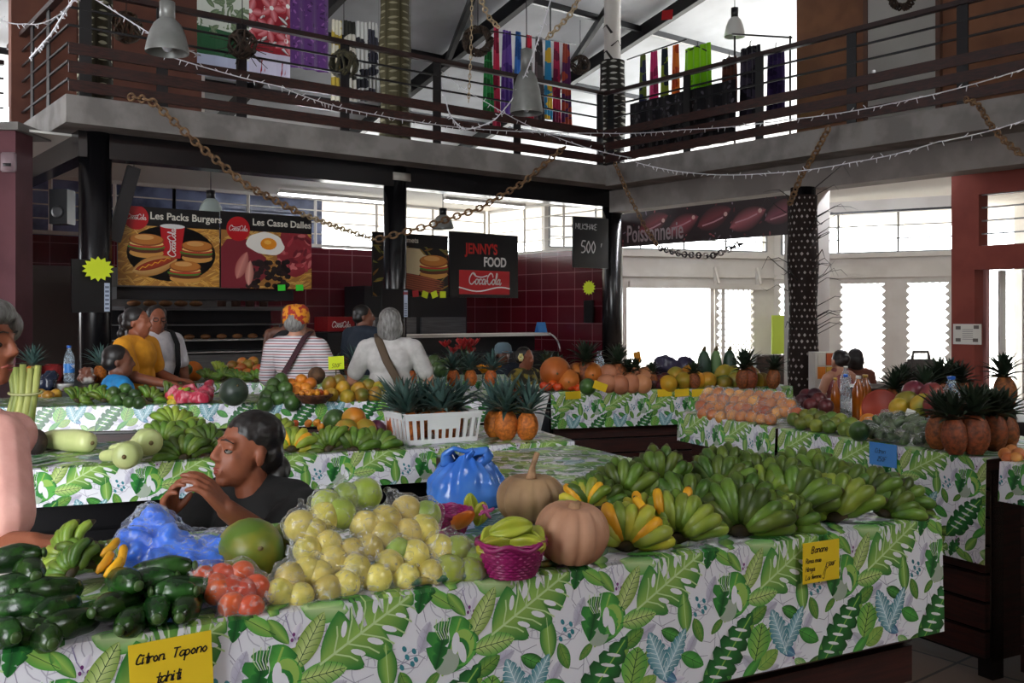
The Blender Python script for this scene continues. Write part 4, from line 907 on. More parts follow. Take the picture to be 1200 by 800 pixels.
# ---------------------------------------------------------------- pineapples
leaf_blue = M('pineapple_leaf', '#55706a', '#34504a', 9, .45, rand=.2)
pine_skin = None
def pine_mat(name, c1, c2):
    m = M(name, c1, c2, 60, .6, rand=.15, pos=(.35, .65)); return m
pine_o = pine_mat('pineapple_skin', '#d9792a', '#a0531c')
def pineapple(mat, lf, nleaf=30, L=.15, body=True, seed=0, rb=.052, hb=.15):
    q = random.Random(seed); root = T('pineapple', 'x', 'pineapple')
    if body:
        bm = B(); seg = 48; rows = 34; rings = []
        for i in range(rows+1):
            f = i/rows; r = rb*(math.sin(PI*(.06+.86*f))**.5); ring = []
            for k in range(seg):
                a = 2*PI*k/seg; e = math.cos(a*8+f*26)*math.cos(a*8-f*26); d = .0035*max(0, abs(e))**.6 + .002*(abs(e) > .93)
                ring.append(bm.verts.new(V((r+d)*math.cos(a), (r+d)*math.sin(a), f*hb)))
            rings.append(ring)
        for a, b in zip(rings, rings[1:]):
            for k in range(seg): bm.faces.new((a[k], a[(k+1) % seg], b[(k+1) % seg], b[k]))
        bm.faces.new(rings[0][::-1]); bm.faces.new(rings[-1]); obj('fruit_body', bm, mat, root)
    bm = B(); z0 = hb*.96 if body else 0
    for i in range(nleaf):
        f = i/nleaf; a = i*2.4+q.uniform(-.2, .2); el = math.radians(18+66*f+q.uniform(-8, 8)); l = L*(.75+.35*math.sin(f*2.6))*q.uniform(.85, 1.1); w = .011+.004*q.random()
        prev = None; c = V(math.cos(a)*.014*(1-f), math.sin(a)*.014*(1-f), z0+.028*f); ra = V(math.cos(a), math.sin(a)); si = V(-math.sin(a), math.cos(a)); n = 6; e = el
        for j in range(n+1):
            g = j/n; ww = w*(1-g**2.2)*(.75+.5*min(1, g*4)); up = V(-ra.x*math.sin(e), -ra.y*math.sin(e), math.cos(e))
            cur = [bm.verts.new(c-si*ww+up*ww*.5), bm.verts.new(c), bm.verts.new(c+si*ww+up*ww*.5)]
            if prev:
                bm.faces.new((prev[0], prev[1], cur[1], cur[0])); bm.faces.new((prev[1], prev[2], cur[2], cur[1]))
            prev = cur; c = c+(ra*math.cos(e)+V(0, 0, math.sin(e)))*l/n; e -= .13*(1.2-f)
    obj('leaf_crown', bm, lf, root); return root
PA = pineapple(pine_o, leaf_blue, 40, .2, seed=1, rb=.06, hb=.15); PB = pineapple(pine_o, leaf_blue, 34, .19, seed=2, rb=.056, hb=.145)
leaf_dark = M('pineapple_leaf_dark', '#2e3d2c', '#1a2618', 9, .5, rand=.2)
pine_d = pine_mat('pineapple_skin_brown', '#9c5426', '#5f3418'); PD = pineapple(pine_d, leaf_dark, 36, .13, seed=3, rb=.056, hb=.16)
G_PINE = 'pineapples on the market counters'
# pineapples beside the crate
for px, py, s_, rz, lb in ((593, 515, .92, 0, 'orange pineapple standing right beside the white crate'), (617, 515, .86, 1, 'orange pineapple rightmost beside the white crate'), (579, 512, .84, 2, 'pineapple hidden between the white crate and the front pineapple')):
    p = s2(px, py, 0, .0, 0) if py > 512 else s2(px, py, 0, 0, 0); dup(PA, p, (.05, .03*rz, rz), s_*.98, lb, G_PINE)
# white slotted crate
wp = M('white_plastic', '#ecedef', rough=.35)
def crate(c, L, D, Hh, yaw, label):
    root = T('crate', label, 'crate', c, yaw); m = Matrix.Translation(c); tp = .90
    def wall(n, x0, x1, y, flip, solid=()):
        bm = B(); t = .004
        # posts between slots
        k = n*2+1; 
        def pt(f, z, d): 
            s = 1-(1-tp)*(1-z/Hh)
            x = (x0+(x1-x0)*f)*s; yy = y*s; return (V(x, yy+d, z) if not flip else V(yy+d, x, z))
        def slab(f0, f1, z0, z1):
            vs = [bm.verts.new(c+pt(f, z, d)) for d in (-t, t) for f, z in ((f0, z0), (f1, z0), (f1, z1), (f0, z1))]
            for q in ((0, 1, 2, 3), (7, 6, 5, 4), (0, 4, 5, 1), (1, 5, 6, 2), (2, 6, 7, 3), (3, 7, 4, 0)): bm.faces.new([vs[i] for i in q])
        slab(0, 1, 0, Hh*.16); slab(0, 1, Hh*.82, Hh)
        e = [0]
        for i in range(n): e += [(i+.5)/n-.28/n, (i+.5)/n+.28/n]
        e.append(1)
        for i in range(0, len(e), 2): slab(e[i], e[i+1], Hh*.16, Hh*.82)
        for i in range(n):
            if i in solid: slab(e[2*i+1], e[2*i+2], Hh*.48, Hh*.82)
            if i in solid[:0]: pass
        obj('side_wall', bm, wp, root, False)
    wall(10, -L/2, L/2, -D/2, False, (3, 4, 5, 6)); wall(10, -L/2, L/2, D/2, False); wall(6, -D/2, D/2, -L/2, True); wall(6, -D/2, D/2, L/2, True)
    bm = B(); box(bm, -L/2*tp, L/2*tp, -D/2*tp, D/2*tp, .0, .006, m); obj('base', bm, wp, root, False)
    bm = B(); pts = [c+V(x, y, Hh) for x, y in ((-L/2, -D/2), (L/2, -D/2), (L/2, D/2), (-L/2, D/2), (-L/2, -D/2))]
    for a, b in zip(pts, pts[1:]): bar(bm, a, b, .014, .012)
    obj('rim', bm, wp, root, False); return root
pa, pb = G(478, 522, ZT+.004), G(561, 516, ZT+.004); yaw = math.atan2((pb-pa).y, (pb-pa).x); Lc = (pb-pa).length*1.06; Dc = .27
cc = (pa+pb)/2+V(-math.sin(yaw), math.cos(yaw))*Dc*.48
crate(cc, Lc, Dc, .135, yaw, 'white slotted plastic crate of pineapples on the second counter')
cm = Matrix.Translation(cc) @ Matrix.Rotation(yaw, 4, 'Z')
for i, (x, y, ry) in enumerate(((-.10, -.04, -.2), (-.02, .05, .0), (.03, -.05, .15), (.10, .0, .3), (-.13, .06, -.35), (.11, .07, .2))):
    dup(PB if i % 2 else PA, cm @ V(x*Lc/.33, y, .008), (ry*.4, ry, i*1.3), .86, 'pineapple in the white crate, '+['front left one', 'middle rear one', 'front centre one', 'front right one with wide crown', 'rear left one', 'rear right one'][i], 'pineapples in the white crate')

# ---------------------------------------------------------------- second counter
gm = M('gourd_skin', '#c3c98a', '#aeb878', 6, .35, rand=.08, bump=.03); gm2 = M('gourd_scar', '#5a4a26', rough=.7)
def gourd(pts, rad, label):
    root = T('gourd', label, 'gourd', pts[0]); bm = B(); n = 16; P2 = []; R2 = []
    for i in range(n+1):
        f = i/n*(len(pts)-1); k = min(len(pts)-2, int(f)); g = f-k; P2.append(pts[k].lerp(pts[k+1], g)); R2.append(rad[k]+(rad[k+1]-rad[k])*(g*g*(3-2*g)))
    R2[0] *= .35; R2[-1] *= .35
    P2.insert(1, P2[0].lerp(P2[1], .25)); R2.insert(1, R2[0]*2.2); P2.insert(-1, P2[-1].lerp(P2[-2], .25)); R2.insert(-1, R2[-1]*2.0)
    tube(bm, P2, R2, 16); obj('gourd_body', bm, gm, root); bm = B(); d = (P2[-1]-P2[-2]).normalized(); ell(bm, P2[-1], (.009, .009, .009)); obj('stem_scar', bm, gm2, root)
gp = lambda px, py, z, bb=.1: s2(px, py, z, bb, 0)
gourd([gp(50, 514, .045), gp(65, 515, .047), gp(90, 516, .05), gp(108, 519, .045)], [.03, .044, .05, .042], 'pale green gourd lying leftmost by the taro stalks', )
q_ = s2(148, 533, .055, 0, 0)
gourd([q_+V(-.14, .10, -.02), q_+V(-.07, .08, -.01), q_+V(.0, .03, .0), q_+V(.012, -.05, .0)], [.022, .026, .052, .05], 'pale gourd with its round scarred end towards the viewer')
gourd([q_+V(-.15, .20, -.01), q_+V(-.06, .20, .0), q_+V(.02, .16, .03), q_+V(.05, .12, .03)], [.022, .03, .056, .05], 'pale gourd at the back with a long thin neck')
b2 = [(190, 513, 0, -.1, 'dull green banana hand left behind the seated vendor'), (204, 497, 2, .3, 'yellowish green banana hand at the back left of the vendor'), (228, 512, 1, .1, 'dark green banana hand tilted beside the vendor\'s forehead'), (215, 530, 0, -.3, 'green banana hand lying flat in front of the others by the vendor'), (244, 520, 0, .5, 'green banana hand nearest the vendor\'s face'),
      (342, 520, 3, 0, 'yellow-green banana hand just right of the vendor\'s hair'), (385, 520, 0, -.6, 'green banana hand lying flat in the middle right of the vendor'), (415, 521, 1, .2, 'green banana hand in front of the orange fruit'), (440, 520, 0, .1, 'green banana hand against the white crate'), (322, 506, 2, .4, 'green banana hand half hidden behind the vendor\'s hair')]
for px, py, kd, rl, lb in b2:
    p = s2(px, py+6, .02, .05, .4); put(HANDS[kd], p, lb, 'banana hands on the second counter', (-.75, rl, 0), .95)
orange = M('orange_fruit', '#e08a2a', '#c87420', 6, .45, rand=.15, bump=.05); ORG = tag(proto_ball('orange', .05, orange, None, .96), 'x', 'orange')
avo = M('avocado_skin', '#43602a', '#2c4420', 9, .35, rand=.2, bump=.08); AVO = tag(proto_ball('avocado', .05, avo, None, 1.12, 0, point=.1), 'x', 'avocado')
PR = tag(proto_ball('papaya', .06, papo, None, 1.25, 0, point=.12), 'x', 'papaya')
for px, py, s_, lb in ((415, 491, .95, 'orange papaya on top of two others by the white crate'), (406, 504, .9, 'orange papaya lower left in the stack by the white crate'), (428, 504, .9, 'orange papaya lower right in the stack by the white crate')):
    put(PR, s2(px, py, .05, .22, .6), lb, 'papayas by the white crate', (1.3, .8, 0), s_)
put(AVO, s2(393, 493, .05, .3, .5), 'dark green avocado left of the stacked orange papayas', None, (1.2, .5, 0), 1.15)
put(tag(proto_ball('purple_fruit', .05, M('purple_skin', '#6a2a4a', '#4a1c38', 8, .4, rand=.1)), 'x', 'fruit'), s2(441, 503, .045, .25, .3), 'purple fruit between the papayas and the white crate', None, (0, 0, 0), .9)
chan = tag(proto_ball('small_pepper', .017, M('pepper_orange', '#e09a30', '#b8601c', 12, .4, rand=.3), None, 1.2), 'x', 'pepper')
l_ = [(322+i*8.5+R.uniform(-2, 2), 499+R.uniform(-3, 3)) for i in range(4)]+[(362+i*8+R.uniform(-2, 2), 498+R.uniform(-4, 3)) for i in range(4)]
for (px, py), rw in zip(l_, rowed(l_)): put(chan, s2(px, py, .02, .3, .6), rlabel('small orange pepper behind the green bananas', rw), 'small peppers on the second counter', (R.random(), R.random(), 0))
# taro stalk bundle
root = T('taro_bundle', 'tied bundle of pale taro stalks with brown corms beside the old woman', 'vegetable', s2(30, 532, 0, .05, 0)); tb = root.location.copy()
sm = M('taro_stalk', '#a3a85c', '#6f7a3a', 5, .55, stretch=(6, 6, .6), rand=.1); cm_ = M('taro_corm', '#3a241c', '#1f1410', 14, .8, bump=.4)
sp_ = [(-.05, 0, -.03), (-.025, -.02, -.012), (0, -.025, .005), (.022, -.015, .02), (.04, 0, .035), (-.03, .025, -.015), (.015, .03, .02)]
for i, (x, y, l) in enumerate(sp_):
    bm = B(); z1 = .36+.03*((i*37) % 5)/5; tube(bm, [tb+V(x-.03, y, .07), tb+V(x-.02, y, .15), tb+V(x*.9, y*.9, .25), tb+V(x+l*.4, y, z1)], [.021, .019, .017, .014], 9, True, .7); obj('stalk', bm, sm, root)
for x, y, r in ((-.07, -.01, .045), (.0, -.03, .05), (.045, .0, .045)):
    bm = B(); ell(bm, tb+V(x, y, .05), (r, r, .058)); crumple(bm, .006, 60); obj('corm', bm, cm_, root)
bm = B(); tube(bm, [tb+V(.068*math.cos(t), .045*math.sin(t)-.002, .262+.006*math.sin(t)) for t in [k*PI/10 for k in range(21)]], .005, 6, False); obj('tie', bm, M('raffia', '#9a9a6a', rough=.8), root)

# ---------------------------------------------------------------- third counter
for px, py, kd, rl, lb in ((90, 466, 0, .6, 'green banana hand leftmost on the third counter'), (108, 463, 1, -.4, 'green banana hand in front of the woman in blue'), (122, 466, 0, .2, 'small green banana hand left of the avocados'), (176, 465, 1, .5, 'green banana hand right of the avocados'), (196, 462, 0, 1.2, 'green banana hand lying sideways under the yellow sleeve'), (212, 467, 3, -.7, 'turning banana hand beside the pink bag')):
    put(HANDS[kd], s3(px, py+3, .02, .05, .4), lb, 'banana hands on the third counter', (-.8, rl, 0), .82)
l_ = [(133, 460), (144, 467), (147, 456), (158, 463), (137, 470), (152, 471), (163, 472)]
for (px, py), rw in zip(l_, rowed(l_)): put(AVO, s3(px, py, .045, .06, .5), rlabel('dark green avocado in front of the woman in blue', rw), 'avocados before the woman in blue', (1.2, R.random(), 0), .82)
pts = [s3(x, y, .05, .1, .3) for x, y in ((205, 462), (222, 460), (240, 462), (215, 466), (235, 467))]
bm = blob([('e', q, (.06, .05, .055)) for q in pts]+[('c', pts[2], s3(247, 448, .05, .1, .3), .05, .02)], .012, 3); crumple(bm, .012, 34, .993)
tag(obj('radish_bag', bm, M('pink_bagged_radish', '#b8344a', '#d98f9a', 30, .25, pos=(.45, .7), stretch=(1, 1, .5))), 'bulging clear bag of pink radishes on the third counter', 'bag')
mel = M('dark_melon', '#26332a', '#3d4a3a', 12, .4, pos=(.4, .7)); put(tag(proto_ball('melon', .088, mel, None, 1.0, 0, stem=gm2), 'x', 'melon'), s3(274, 459, .085, .13, 0), 'round dark green melon right of the pink bag', None, (1.0, .4, 0))
l_ = [(312, 466), (320, 452), (326, 467), (334, 456), (338, 467), (317, 460), (329, 446), (343, 472), (311, 474)]
for (px, py), rw in zip(l_, rowed(l_)): put(AVO, s3(px, py, .05, .06, .6), rlabel('green avocado in the pile before the striped shirt', rw), 'avocado pile before the striped shirt', (R.random(), R.random(), 0), 1.0)
l_ = [(341, 450), (349, 454), (353, 445), (364, 449), (358, 455), (346, 459)]
for (px, py), rw in zip(l_, rowed(l_)): put(ORG, s3(px, py, .05, .16, .6), rlabel('orange fruit behind the basket before the striped shirt', rw), 'oranges before the striped shirt', (0, 0, 0), .82)
cocm = M('coconut_husk', '#6a4a30', '#3f2a1c', 14, .8, bump=.4); put(tag(proto_ball('coconut', .06, cocm, None, 1.1), 'x', 'coconut'), s3(371, 440, .06, .3, .5), 'brown coconut behind the oranges', None, (1, 0, 0))
# pepper basket
c = s3(368, 472, 0, .06, 0); root = T('basket', 'shallow brown basket of small peppers before the striped shirt', 'basket', c); bm = B(); wick = M('wicker', '#6a3f28', '#3f2418', 30, .7)
for k in range(5): tube(bm, [c+V((.07+.011*k+.003*(-1)**(i+k))*math.cos(i*PI/16), (.06+.009*k+.003*(-1)**(i+k))*math.sin(i*PI/16), .006+.011*k) for i in range(33)], .006, 5, False)
lathe(bm, [(0, 0), (.075, .0), (.11, .05)], 24, Matrix.Translation(c), None, False); obj('basket_body', bm, wick, root)
for i in range(16):
    a = i*2.4; r = .02+.07*math.sqrt(i/16); dup(chan, c+V(r*math.cos(a), r*math.sin(a)*.8, .062+.012*(1-r/.1)), (R.random(), R.random(), a), 1.0, 'small orange pepper heaped in the shallow brown basket', 'peppers heaped in the brown basket')
mg = M('mango_skin', '#b8862a', '#6a7a2a', 5, .4, rand=.3, pos=(.4, .65)); MG = tag(proto_ball('mango', .05, mg, None, 1.18, 0, point=.1), 'x', 'mango')
l_ = [(388, 463), (407, 465), (424, 463), (440, 462), (386, 450), (397, 447), (402, 455), (432, 452), (420, 456), (444, 455)]
for (px, py), rw in zip(l_, rowed(l_)): put(MG, s3(px, py, .05, .06, .6), rlabel('green and orange mango before the grey-haired woman', rw), 'mangoes before the grey-haired woman', (R.random()*1.5, R.random(), 0), .98)
p = s3(413, 455, .0, .32, .0)+V(0, 0, .05); dup(PA, p, (.1, .1, 1), .8, 'orange pineapple standing behind the mangoes', G_PINE)
p = s3(392, 452, .0, .36, .0); dup(PB, p, (0, -.2, 2), .8, 'pineapple with wide crown behind the yellow note', G_PINE)
# things left on the third counter: bottle, tubs, bags
pet = Mfilm('pet_plastic', '#cfe2f0', .35, .06)
def bottle(c, h, r, label, mats, cap_c, lab=None, group=None):
    root = T('bottle', label, 'bottle', c, 0, group); bm = B(); mt = Matrix.Translation(c)
    lathe(bm, [(r*.9, 0), (r, .01*h/.25), (r, h*.62), (r*.92, h*.7), (r*.45, h*.86), (r*.36, h*.9), (r*.36, h*.94)], 20, mt); obj('bottle_body', bm, mats, root)
    bm = B(); lathe(bm, [(r*.42, h*.935), (r*.42, h), (0, h)], 14, mt); obj('cap', bm, cap_c, root)
    if lab: bm = B(); lathe(bm, [(r*1.02, h*.25), (r*1.02, h*.5)], 20, mt, None, False); obj('label_band', bm, lab, root)
    return root
blab = M('blue_label', '#2f7fd0', '#e8f0f8', 18, .4, pos=(.55, .6)); bcap = M('blue_cap', '#2a6ad0', rough=.3)
A8, B8 = V(-4.35, 6.72, ZT), V(-3.12, 6.94, ZT); D8 = (B8-A8).normalized(); N8 = V(-D8.y, D8.x)
counter('dark table at the far left with water bottle and bags', A8, B8, 2.0, N8, ZT, steel_dark)
def s8(px, py, r): return solve(px, py, A8, N8, ZT+.002, r, 0, 0)
bottle(s8(81, 447, 0), .32, .045, 'clear water bottle with blue label left of the woman in blue', pet, bcap, blab)
c = s8(76, 457, 0); bm = B(); lathe(bm, [(.05, 0), (.062, .04), (.066, .042), (.066, .05), (0, .05)], 20, Matrix.Translation(c)); tag(obj('plastic_tub', bm, M('white_tub', '#d8d8d4', '#a03a30', 8, .4, pos=(.6, .7))), 'small lidded white plastic tub near the water bottle', 'tub')
c = s8(55, 449, .06); bm = blob([('e', c, (.07, .06, .065)), ('e', c+V(.02, .03, .05), (.05, .05, .05))], .012, 3); crumple(bm, .014, 28, ZT+.004); tag(obj('plastic_bag', bm, M('navy_bag', '#20283a', rough=.25)), 'dark navy plastic bag beside the taro stalks', 'bag')
c = s8(102, 443, .05); bm = blob([('e', c, (.075, .06, .05)), ('e', c+V(.0, .0, .06), (.06, .05, .035))], .012, 3); crumple(bm, .014, 28, ZT+.004); tag(obj('plastic_bag', bm, M('brown_white_bag', '#7a4a38', '#e0dcd6', 9, .4, pos=(.5, .58))), 'brown and white bag behind the woman in blue', 'bag')
c = s8(62, 446, 0); bm = B(); cbox(bm, c+V(0, 0, .075), (.16, .12, .15)); bevel(bm, .012); tag(obj('red_box', bm, M('red_cloth', '#8a1a1a', '#6a1414', 8, .7)), 'dark red box behind the water bottle', 'box')
for px, py, lb in ((36, 440, 'pineapple crown showing above the taro stalks'), (116//1, 434, 'pineapple behind the white bag at left')):
    dup(PB, s8(px, 448, 0), (0, .1, 1), 1.0, lb, G_PINE)
l_ = [(66, 462), (56, 464), (48, 462)]
for (px, py), rw in zip(l_, rowed(l_)): put(MG, s8(px, py, .045), rlabel('dull brown fruit in the shade near the taro stalks', rw), 'shaded fruit by the taro stalks', (1.2, R.random(), 0), .8)

# ---------------------------------------------------------------- fourth counter by the snack stall
for px, py, kd, rl, lb in ((243, 442, 0, .4, 'green banana hand just right of the orange papaya half'), (262, 441, 1, -.4, 'green banana hand in the middle of the fourth counter'), (278, 443, 0, .2, 'green banana hand under the red fruit pile'), (300, 443, 1, -.2, 'green banana hand left of the striped shirt'), (256, 434, 2, .7, 'green banana hand at the back of the fourth counter')):
    put(HANDS[kd], s4(px, py+2, .02, .05, .4), lb, 'banana hands on the fourth counter', (-.7, rl, 0), .9)
l_ = [(190, 437), (200, 441), (206, 434), (214, 440), (219, 433), (196, 432)]
for (px, py), rw in zip(l_, rowed(l_)): put(AVO, s4(px, py, .05, .1, .5), rlabel('green fruit behind the yellow sleeve', rw), 'green fruit behind the yellow sleeve', (R.random(), R.random(), 0), 1.0)
bm = B(); ell(bm, V(0, 0, 0), (.085, .13, .085)); bmesh.ops.bisect_plane(bm, geom=bm.verts[:]+bm.edges[:]+bm.faces[:], plane_co=(0, 0, 0), plane_no=(.2, -.9, .4), clear_outer=True); bmesh.ops.holes_fill(bm, edges=bm.edges[:])
PH = tag(obj('cut_papaya', bm, hp, None, True, True), 'x', 'papaya'); put(PH, s4(226, 435, .085, .1, 0), 'big orange cut papaya in front of the woman in yellow', None, (0, .5, 0), 1.1); kill(PH)
rb_ = M('red_orange_fruit', '#c4602a', '#8f7a2a', 9, .45, rand=.25); RB = tag(proto_ball('tomato', .04, rb_, None, .9), 'x', 'tomato')
l_ = [(272, 428), (283, 431), (292, 427), (302, 432), (310, 430), (277, 436), (290, 437), (304, 439), (312, 437), (297, 423), (284, 424)]
for (px, py), rw in zip(l_, rowed(l_)): put(RB, s4(px, py, .04, .3, .6), rlabel('small orange-red fruit left of striped shirt', rw), 'orange-red fruit left of the striped shirt', (0, 0, 0), 1.25)
for px, py, lb in ((330, 440, 'green fruit by the striped sleeve'), (508, 425, 'dark green breadfruit left of the red flowers'), (522, 429, 'dark green breadfruit under the red flowers'), (516, 432, 'small dark breadfruit lowest under the flowers')):
    put(AVO, s4(px, py, .06, .2, .3), lb, None, (.4, .3, 0), 1.5)
# red ginger flowers and orange bird flowers
def flowers(c, n, mat, label, spread, h, pet_l, name='flower_bunch'):
    root = T(name, label, 'flowers', c); bm = B(); q = random.Random(n)
    ends = []
    for i in range(n):
        a = q.random()*6.3; r = spread*math.sqrt(q.random()); e = c+V(r*math.cos(a), r*math.sin(a)*.6, h*q.uniform(.6, 1)); tube(bm, [c+V(0, 0, .0), c.lerp(e, .6)+V(0, 0, .01), e], .004, 5); ends.append(e)
    obj('stems', bm, M('flower_stem', '#2f4a24', rough=.6), root); bm = B()
    for e in ends:
        for k in range(9):
            a = k*2.4; d = V(math.cos(a), math.sin(a), .7+.8*q.random()).normalized()*pet_l*q.uniform(.6, 1.1); ell(bm, e+d*.5, (pet_l*.16, pet_l*.16, pet_l*.5), d.to_track_quat('Z', 'Y').to_matrix(), 6, 5)
    obj('petals', bm, mat, root)
redf = M('red_petal', '#a8181c', '#7a1014', 14, .5); flowers(s4(545, 440, 0, .3, 0), 9, redf, 'bunch of red ginger flowers on the fourth counter', .20, .34, .085)
flowers(s4(565, 448, 0, .1, 0), 4, M('orange_petal', '#e8a01c', '#d98a14', 10, .45), 'orange bird-of-paradise flowers behind the crate pineapples', .14, .12, .08)
for i, px in enumerate((480, 532, 552, 574)): dup(PB, s4(px, 452, 0, .0, 0), (0, .1*(-1)**i, i), .9, 'pineapple on the fourth counter, '+ordl(i, 4), G_PINE)
# ---------------------------------------------------------------- dark counter with melons
squ = M('orange_squash', '#c9742e', '#b06020', 5, .5, rand=.1, bump=.08)
SQ = tag(proto_ball('squash', .1, squ, None, 1.5, 0, point=.05, stem=gm2), 'x', 'squash')
for px, py, s_, lb in ((651, 436, 1.25, 'largest orange squash at the left of the melon counter'), (665, 446, .95, 'orange squash lying in front of the largest one'), (693, 438, .95, 'long orange squash left of the round melons'), (676, 436, .8, 'orange squash wedged between two larger ones')):
    put(SQ, s6(px, py, .085*s_, .15, .4), lb, 'orange squashes', (1.5, 1.2, 0), s_)
mlm = M('rose_melon', '#c98862', '#b06f4c', 7, .5, rand=.12, bump=.05, pos=(.35, .7)); ML = tag(proto_ball('melon', .082, mlm, None, .97, .06), 'x', 'melon')
l_ = [(713, 438), (741, 438), (711, 450), (726, 451), (739, 450), (752, 450), (757, 441)]
for (px, py), rw in zip(l_, rowed(l_)): put(ML, s6(px, py, .08, .1, .5), rlabel('round rose-orange melon in the middle of the dark counter', rw), 'rose-orange melons', (1.2, R.random(), 0), 1.0)
l_ = [(783, 450), (801, 446), (817, 446), (829, 446), (792, 440), (808, 438)]
for (px, py), rw in zip(l_, rowed(l_)): put(PR, s6(px, py, .07, .1, .4), rlabel('orange papaya right of the dark red fruit', rw), 'papayas on the melon counter', (1.4, .2, 0), 1.25)
drk = M('dark_red_fruit', '#5a2026', '#3a141c', 8, .4, rand=.2); DR = tag(proto_ball('plum', .05, drk, None, 1), 'x', 'plum')
l_ = [(764, 449), (772, 446), (766, 441), (776, 452), (729, 441), (735, 434), (722, 432), (779, 444)]
for (px, py), rw in zip(l_, rowed(l_)): put(DR, s6(px, py, .05, .1, .5), rlabel('dark red fruit among the melons', rw), 'dark red fruit among the melons', (0, 0, 0), 1.1)
l_ = [(848, 437), (848, 449), (861, 446), (872, 443), (881, 440), (886, 447), (893, 446), (869, 449), (858, 439)]
for i, ((px, py), rw) in enumerate(zip(l_, rowed(l_))): put(MG, s6(px, py, .06, .12, .6), rlabel('round mango near the palm-wrapped column', rw), 'mangoes near the palm-wrapped column', (R.random(), R.random(), 0), 1.4)
TM2 = [(636+i*6.2+R.uniform(-2, 2), 451+3*(i % 2)+R.uniform(-1, 1)) for i in range(8)]
for (px, py), rw in zip(TM2, rowed(TM2)): put(TM, s6(px, py, .03, .04, .5), rlabel('red tomato heaped below the orange squash', rw), 'tomatoes below the orange squash', (0, 0, 0), 1.4)
put(AVO, s6(689, 453, .05, .06, 0), 'dark green fruit beside the tomatoes on the melon counter', None, (1.3, 1, 0), 1.3)
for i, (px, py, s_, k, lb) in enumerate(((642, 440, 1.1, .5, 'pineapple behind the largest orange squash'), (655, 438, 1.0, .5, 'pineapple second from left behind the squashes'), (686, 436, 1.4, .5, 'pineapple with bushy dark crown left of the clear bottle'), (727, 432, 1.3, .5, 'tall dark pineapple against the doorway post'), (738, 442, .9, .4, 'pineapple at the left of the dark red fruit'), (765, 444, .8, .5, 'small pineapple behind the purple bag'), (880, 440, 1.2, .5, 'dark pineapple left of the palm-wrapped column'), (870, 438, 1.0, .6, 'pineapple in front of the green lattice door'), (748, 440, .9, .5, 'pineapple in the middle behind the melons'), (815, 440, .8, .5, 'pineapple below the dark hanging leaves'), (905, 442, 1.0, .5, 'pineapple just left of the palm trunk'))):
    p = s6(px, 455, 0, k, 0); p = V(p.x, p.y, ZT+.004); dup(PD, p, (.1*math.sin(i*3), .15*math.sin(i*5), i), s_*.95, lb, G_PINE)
bottle(s6(702, 447, 0, .3, 0), .27, .045, 'clear plastic bottle with rounded top behind the melons', pet, pet)
c = s6(790, 438, .09, .5, 0); bm = blob([('e', c, (.13, .08, .1)), ('e', c+V(-.08, 0, .08), (.09, .07, .08)), ('e', c+V(.1, 0, .06), (.08, .06, .09))], .02, 3); crumple(bm, .03, 16, ZT+.008); tag(obj('plastic_bag', bm, M('purple_bag', '#2a2440', rough=.3)), 'dark purple plastic bag in front of the bright doorway', 'bag')
dl = M('dark_leaf_veg', '#1f3a2c', '#2f4a34', 8, .45)
for px, r, lb in ((825, .1, 'dark glossy aubergine-like fruit standing left against the light'), (839, .085, 'pale green standing fruit between two dark ones'), (855, .1, 'dark green standing fruit right of the pale green one')):
    k_ = (px-600)/F; o_ = A6+N6*.55; c = o_+D6*((k_*o_.y-o_.x)/(D6.x-k_*D6.y)); bm = B(); ell(bm, c+V(0, 0, .14), (r*.62, r*.6, .15)); root = T('courgette', lb, 'vegetable', c); obj('fruit_body', bm, dl if px != 839 else M('pale_leaf_veg', '#5a7a4a', rough=.5), root); bm = B(); tube(bm, [c+V(0, 0, .28), c+V(.01, 0, .32)], [.02, .012], 6); obj('stem', bm, stem_mat, root)
# ---------------------------------------------------------------- right counter
pch = M('peach_skin', '#d2924e', '#b5602c', 7, .45, rand=.2, pos=(.35, .65)); PC = tag(proto_ball('peach', .034, pch, None, .98), 'x', 'peach')
l_ = []
for k, (y, x0, x1) in enumerate(((488, 822, 905), (479, 822, 932), (470, 826, 928), (462, 832, 915))):
    n = int((x1-x0)/10.5)
    for i in range(n+1): l_.append((x0+(x1-x0)*i/n+R.uniform(-2, 2), y+(x0+(x1-x0)*i/n-850)*.06+R.uniform(-1.5, 1.5)))
pts = []
for (px, py), rw in zip(l_, rowed(l_)):
    p = s5a(px, py, .034, .06, .6); pts.append(p); put(PC, p, rlabel('peach-coloured fruit bagged on the right counter', rw), 'bagged peach-coloured fruit', (R.random(), R.random(), 0), R.uniform(.95, 1.15))
bm = blob([('e', q, .044) for q in pts], .014, 3); crumple(bm, .012, 30, ZT+.008); tag(obj('plastic_bag', bm, film), 'large clear bag of peach-coloured fruit on the right counter', 'bag')
lim = M('lime_skin', '#56702a', '#8a8a34', 7, .4, rand=.3); LM = tag(proto_ball('lime', .032, lim, None, 1.05), 'x', 'lime')
l_ = [(930, 491), (939, 496), (948, 493), (957, 499), (966, 494), (972, 500), (979, 496), (990, 503), (944, 487), (962, 489), (985, 492), (998, 497), (975, 490), (1000, 506), (953, 486)]
for (px, py), rw in zip(l_, rowed(l_)): put(LM, s5(px, py, .032, .06, .5), rlabel('green lime at the edge of the right counter', rw), 'limes on the right counter', (R.random(), R.random(), 0), 1.1)
l_ = [(940, 470), (950, 475), (960, 468), (968, 476), (955, 463), (945, 464)]
for (px, py), rw in zip(l_, rowed(l_)): put(DR, s5(px, py, .045, .3, .5), rlabel('dark fruit behind the limes on the right counter', rw), 'dark fruit behind the limes', (0, 0, 0), .85)
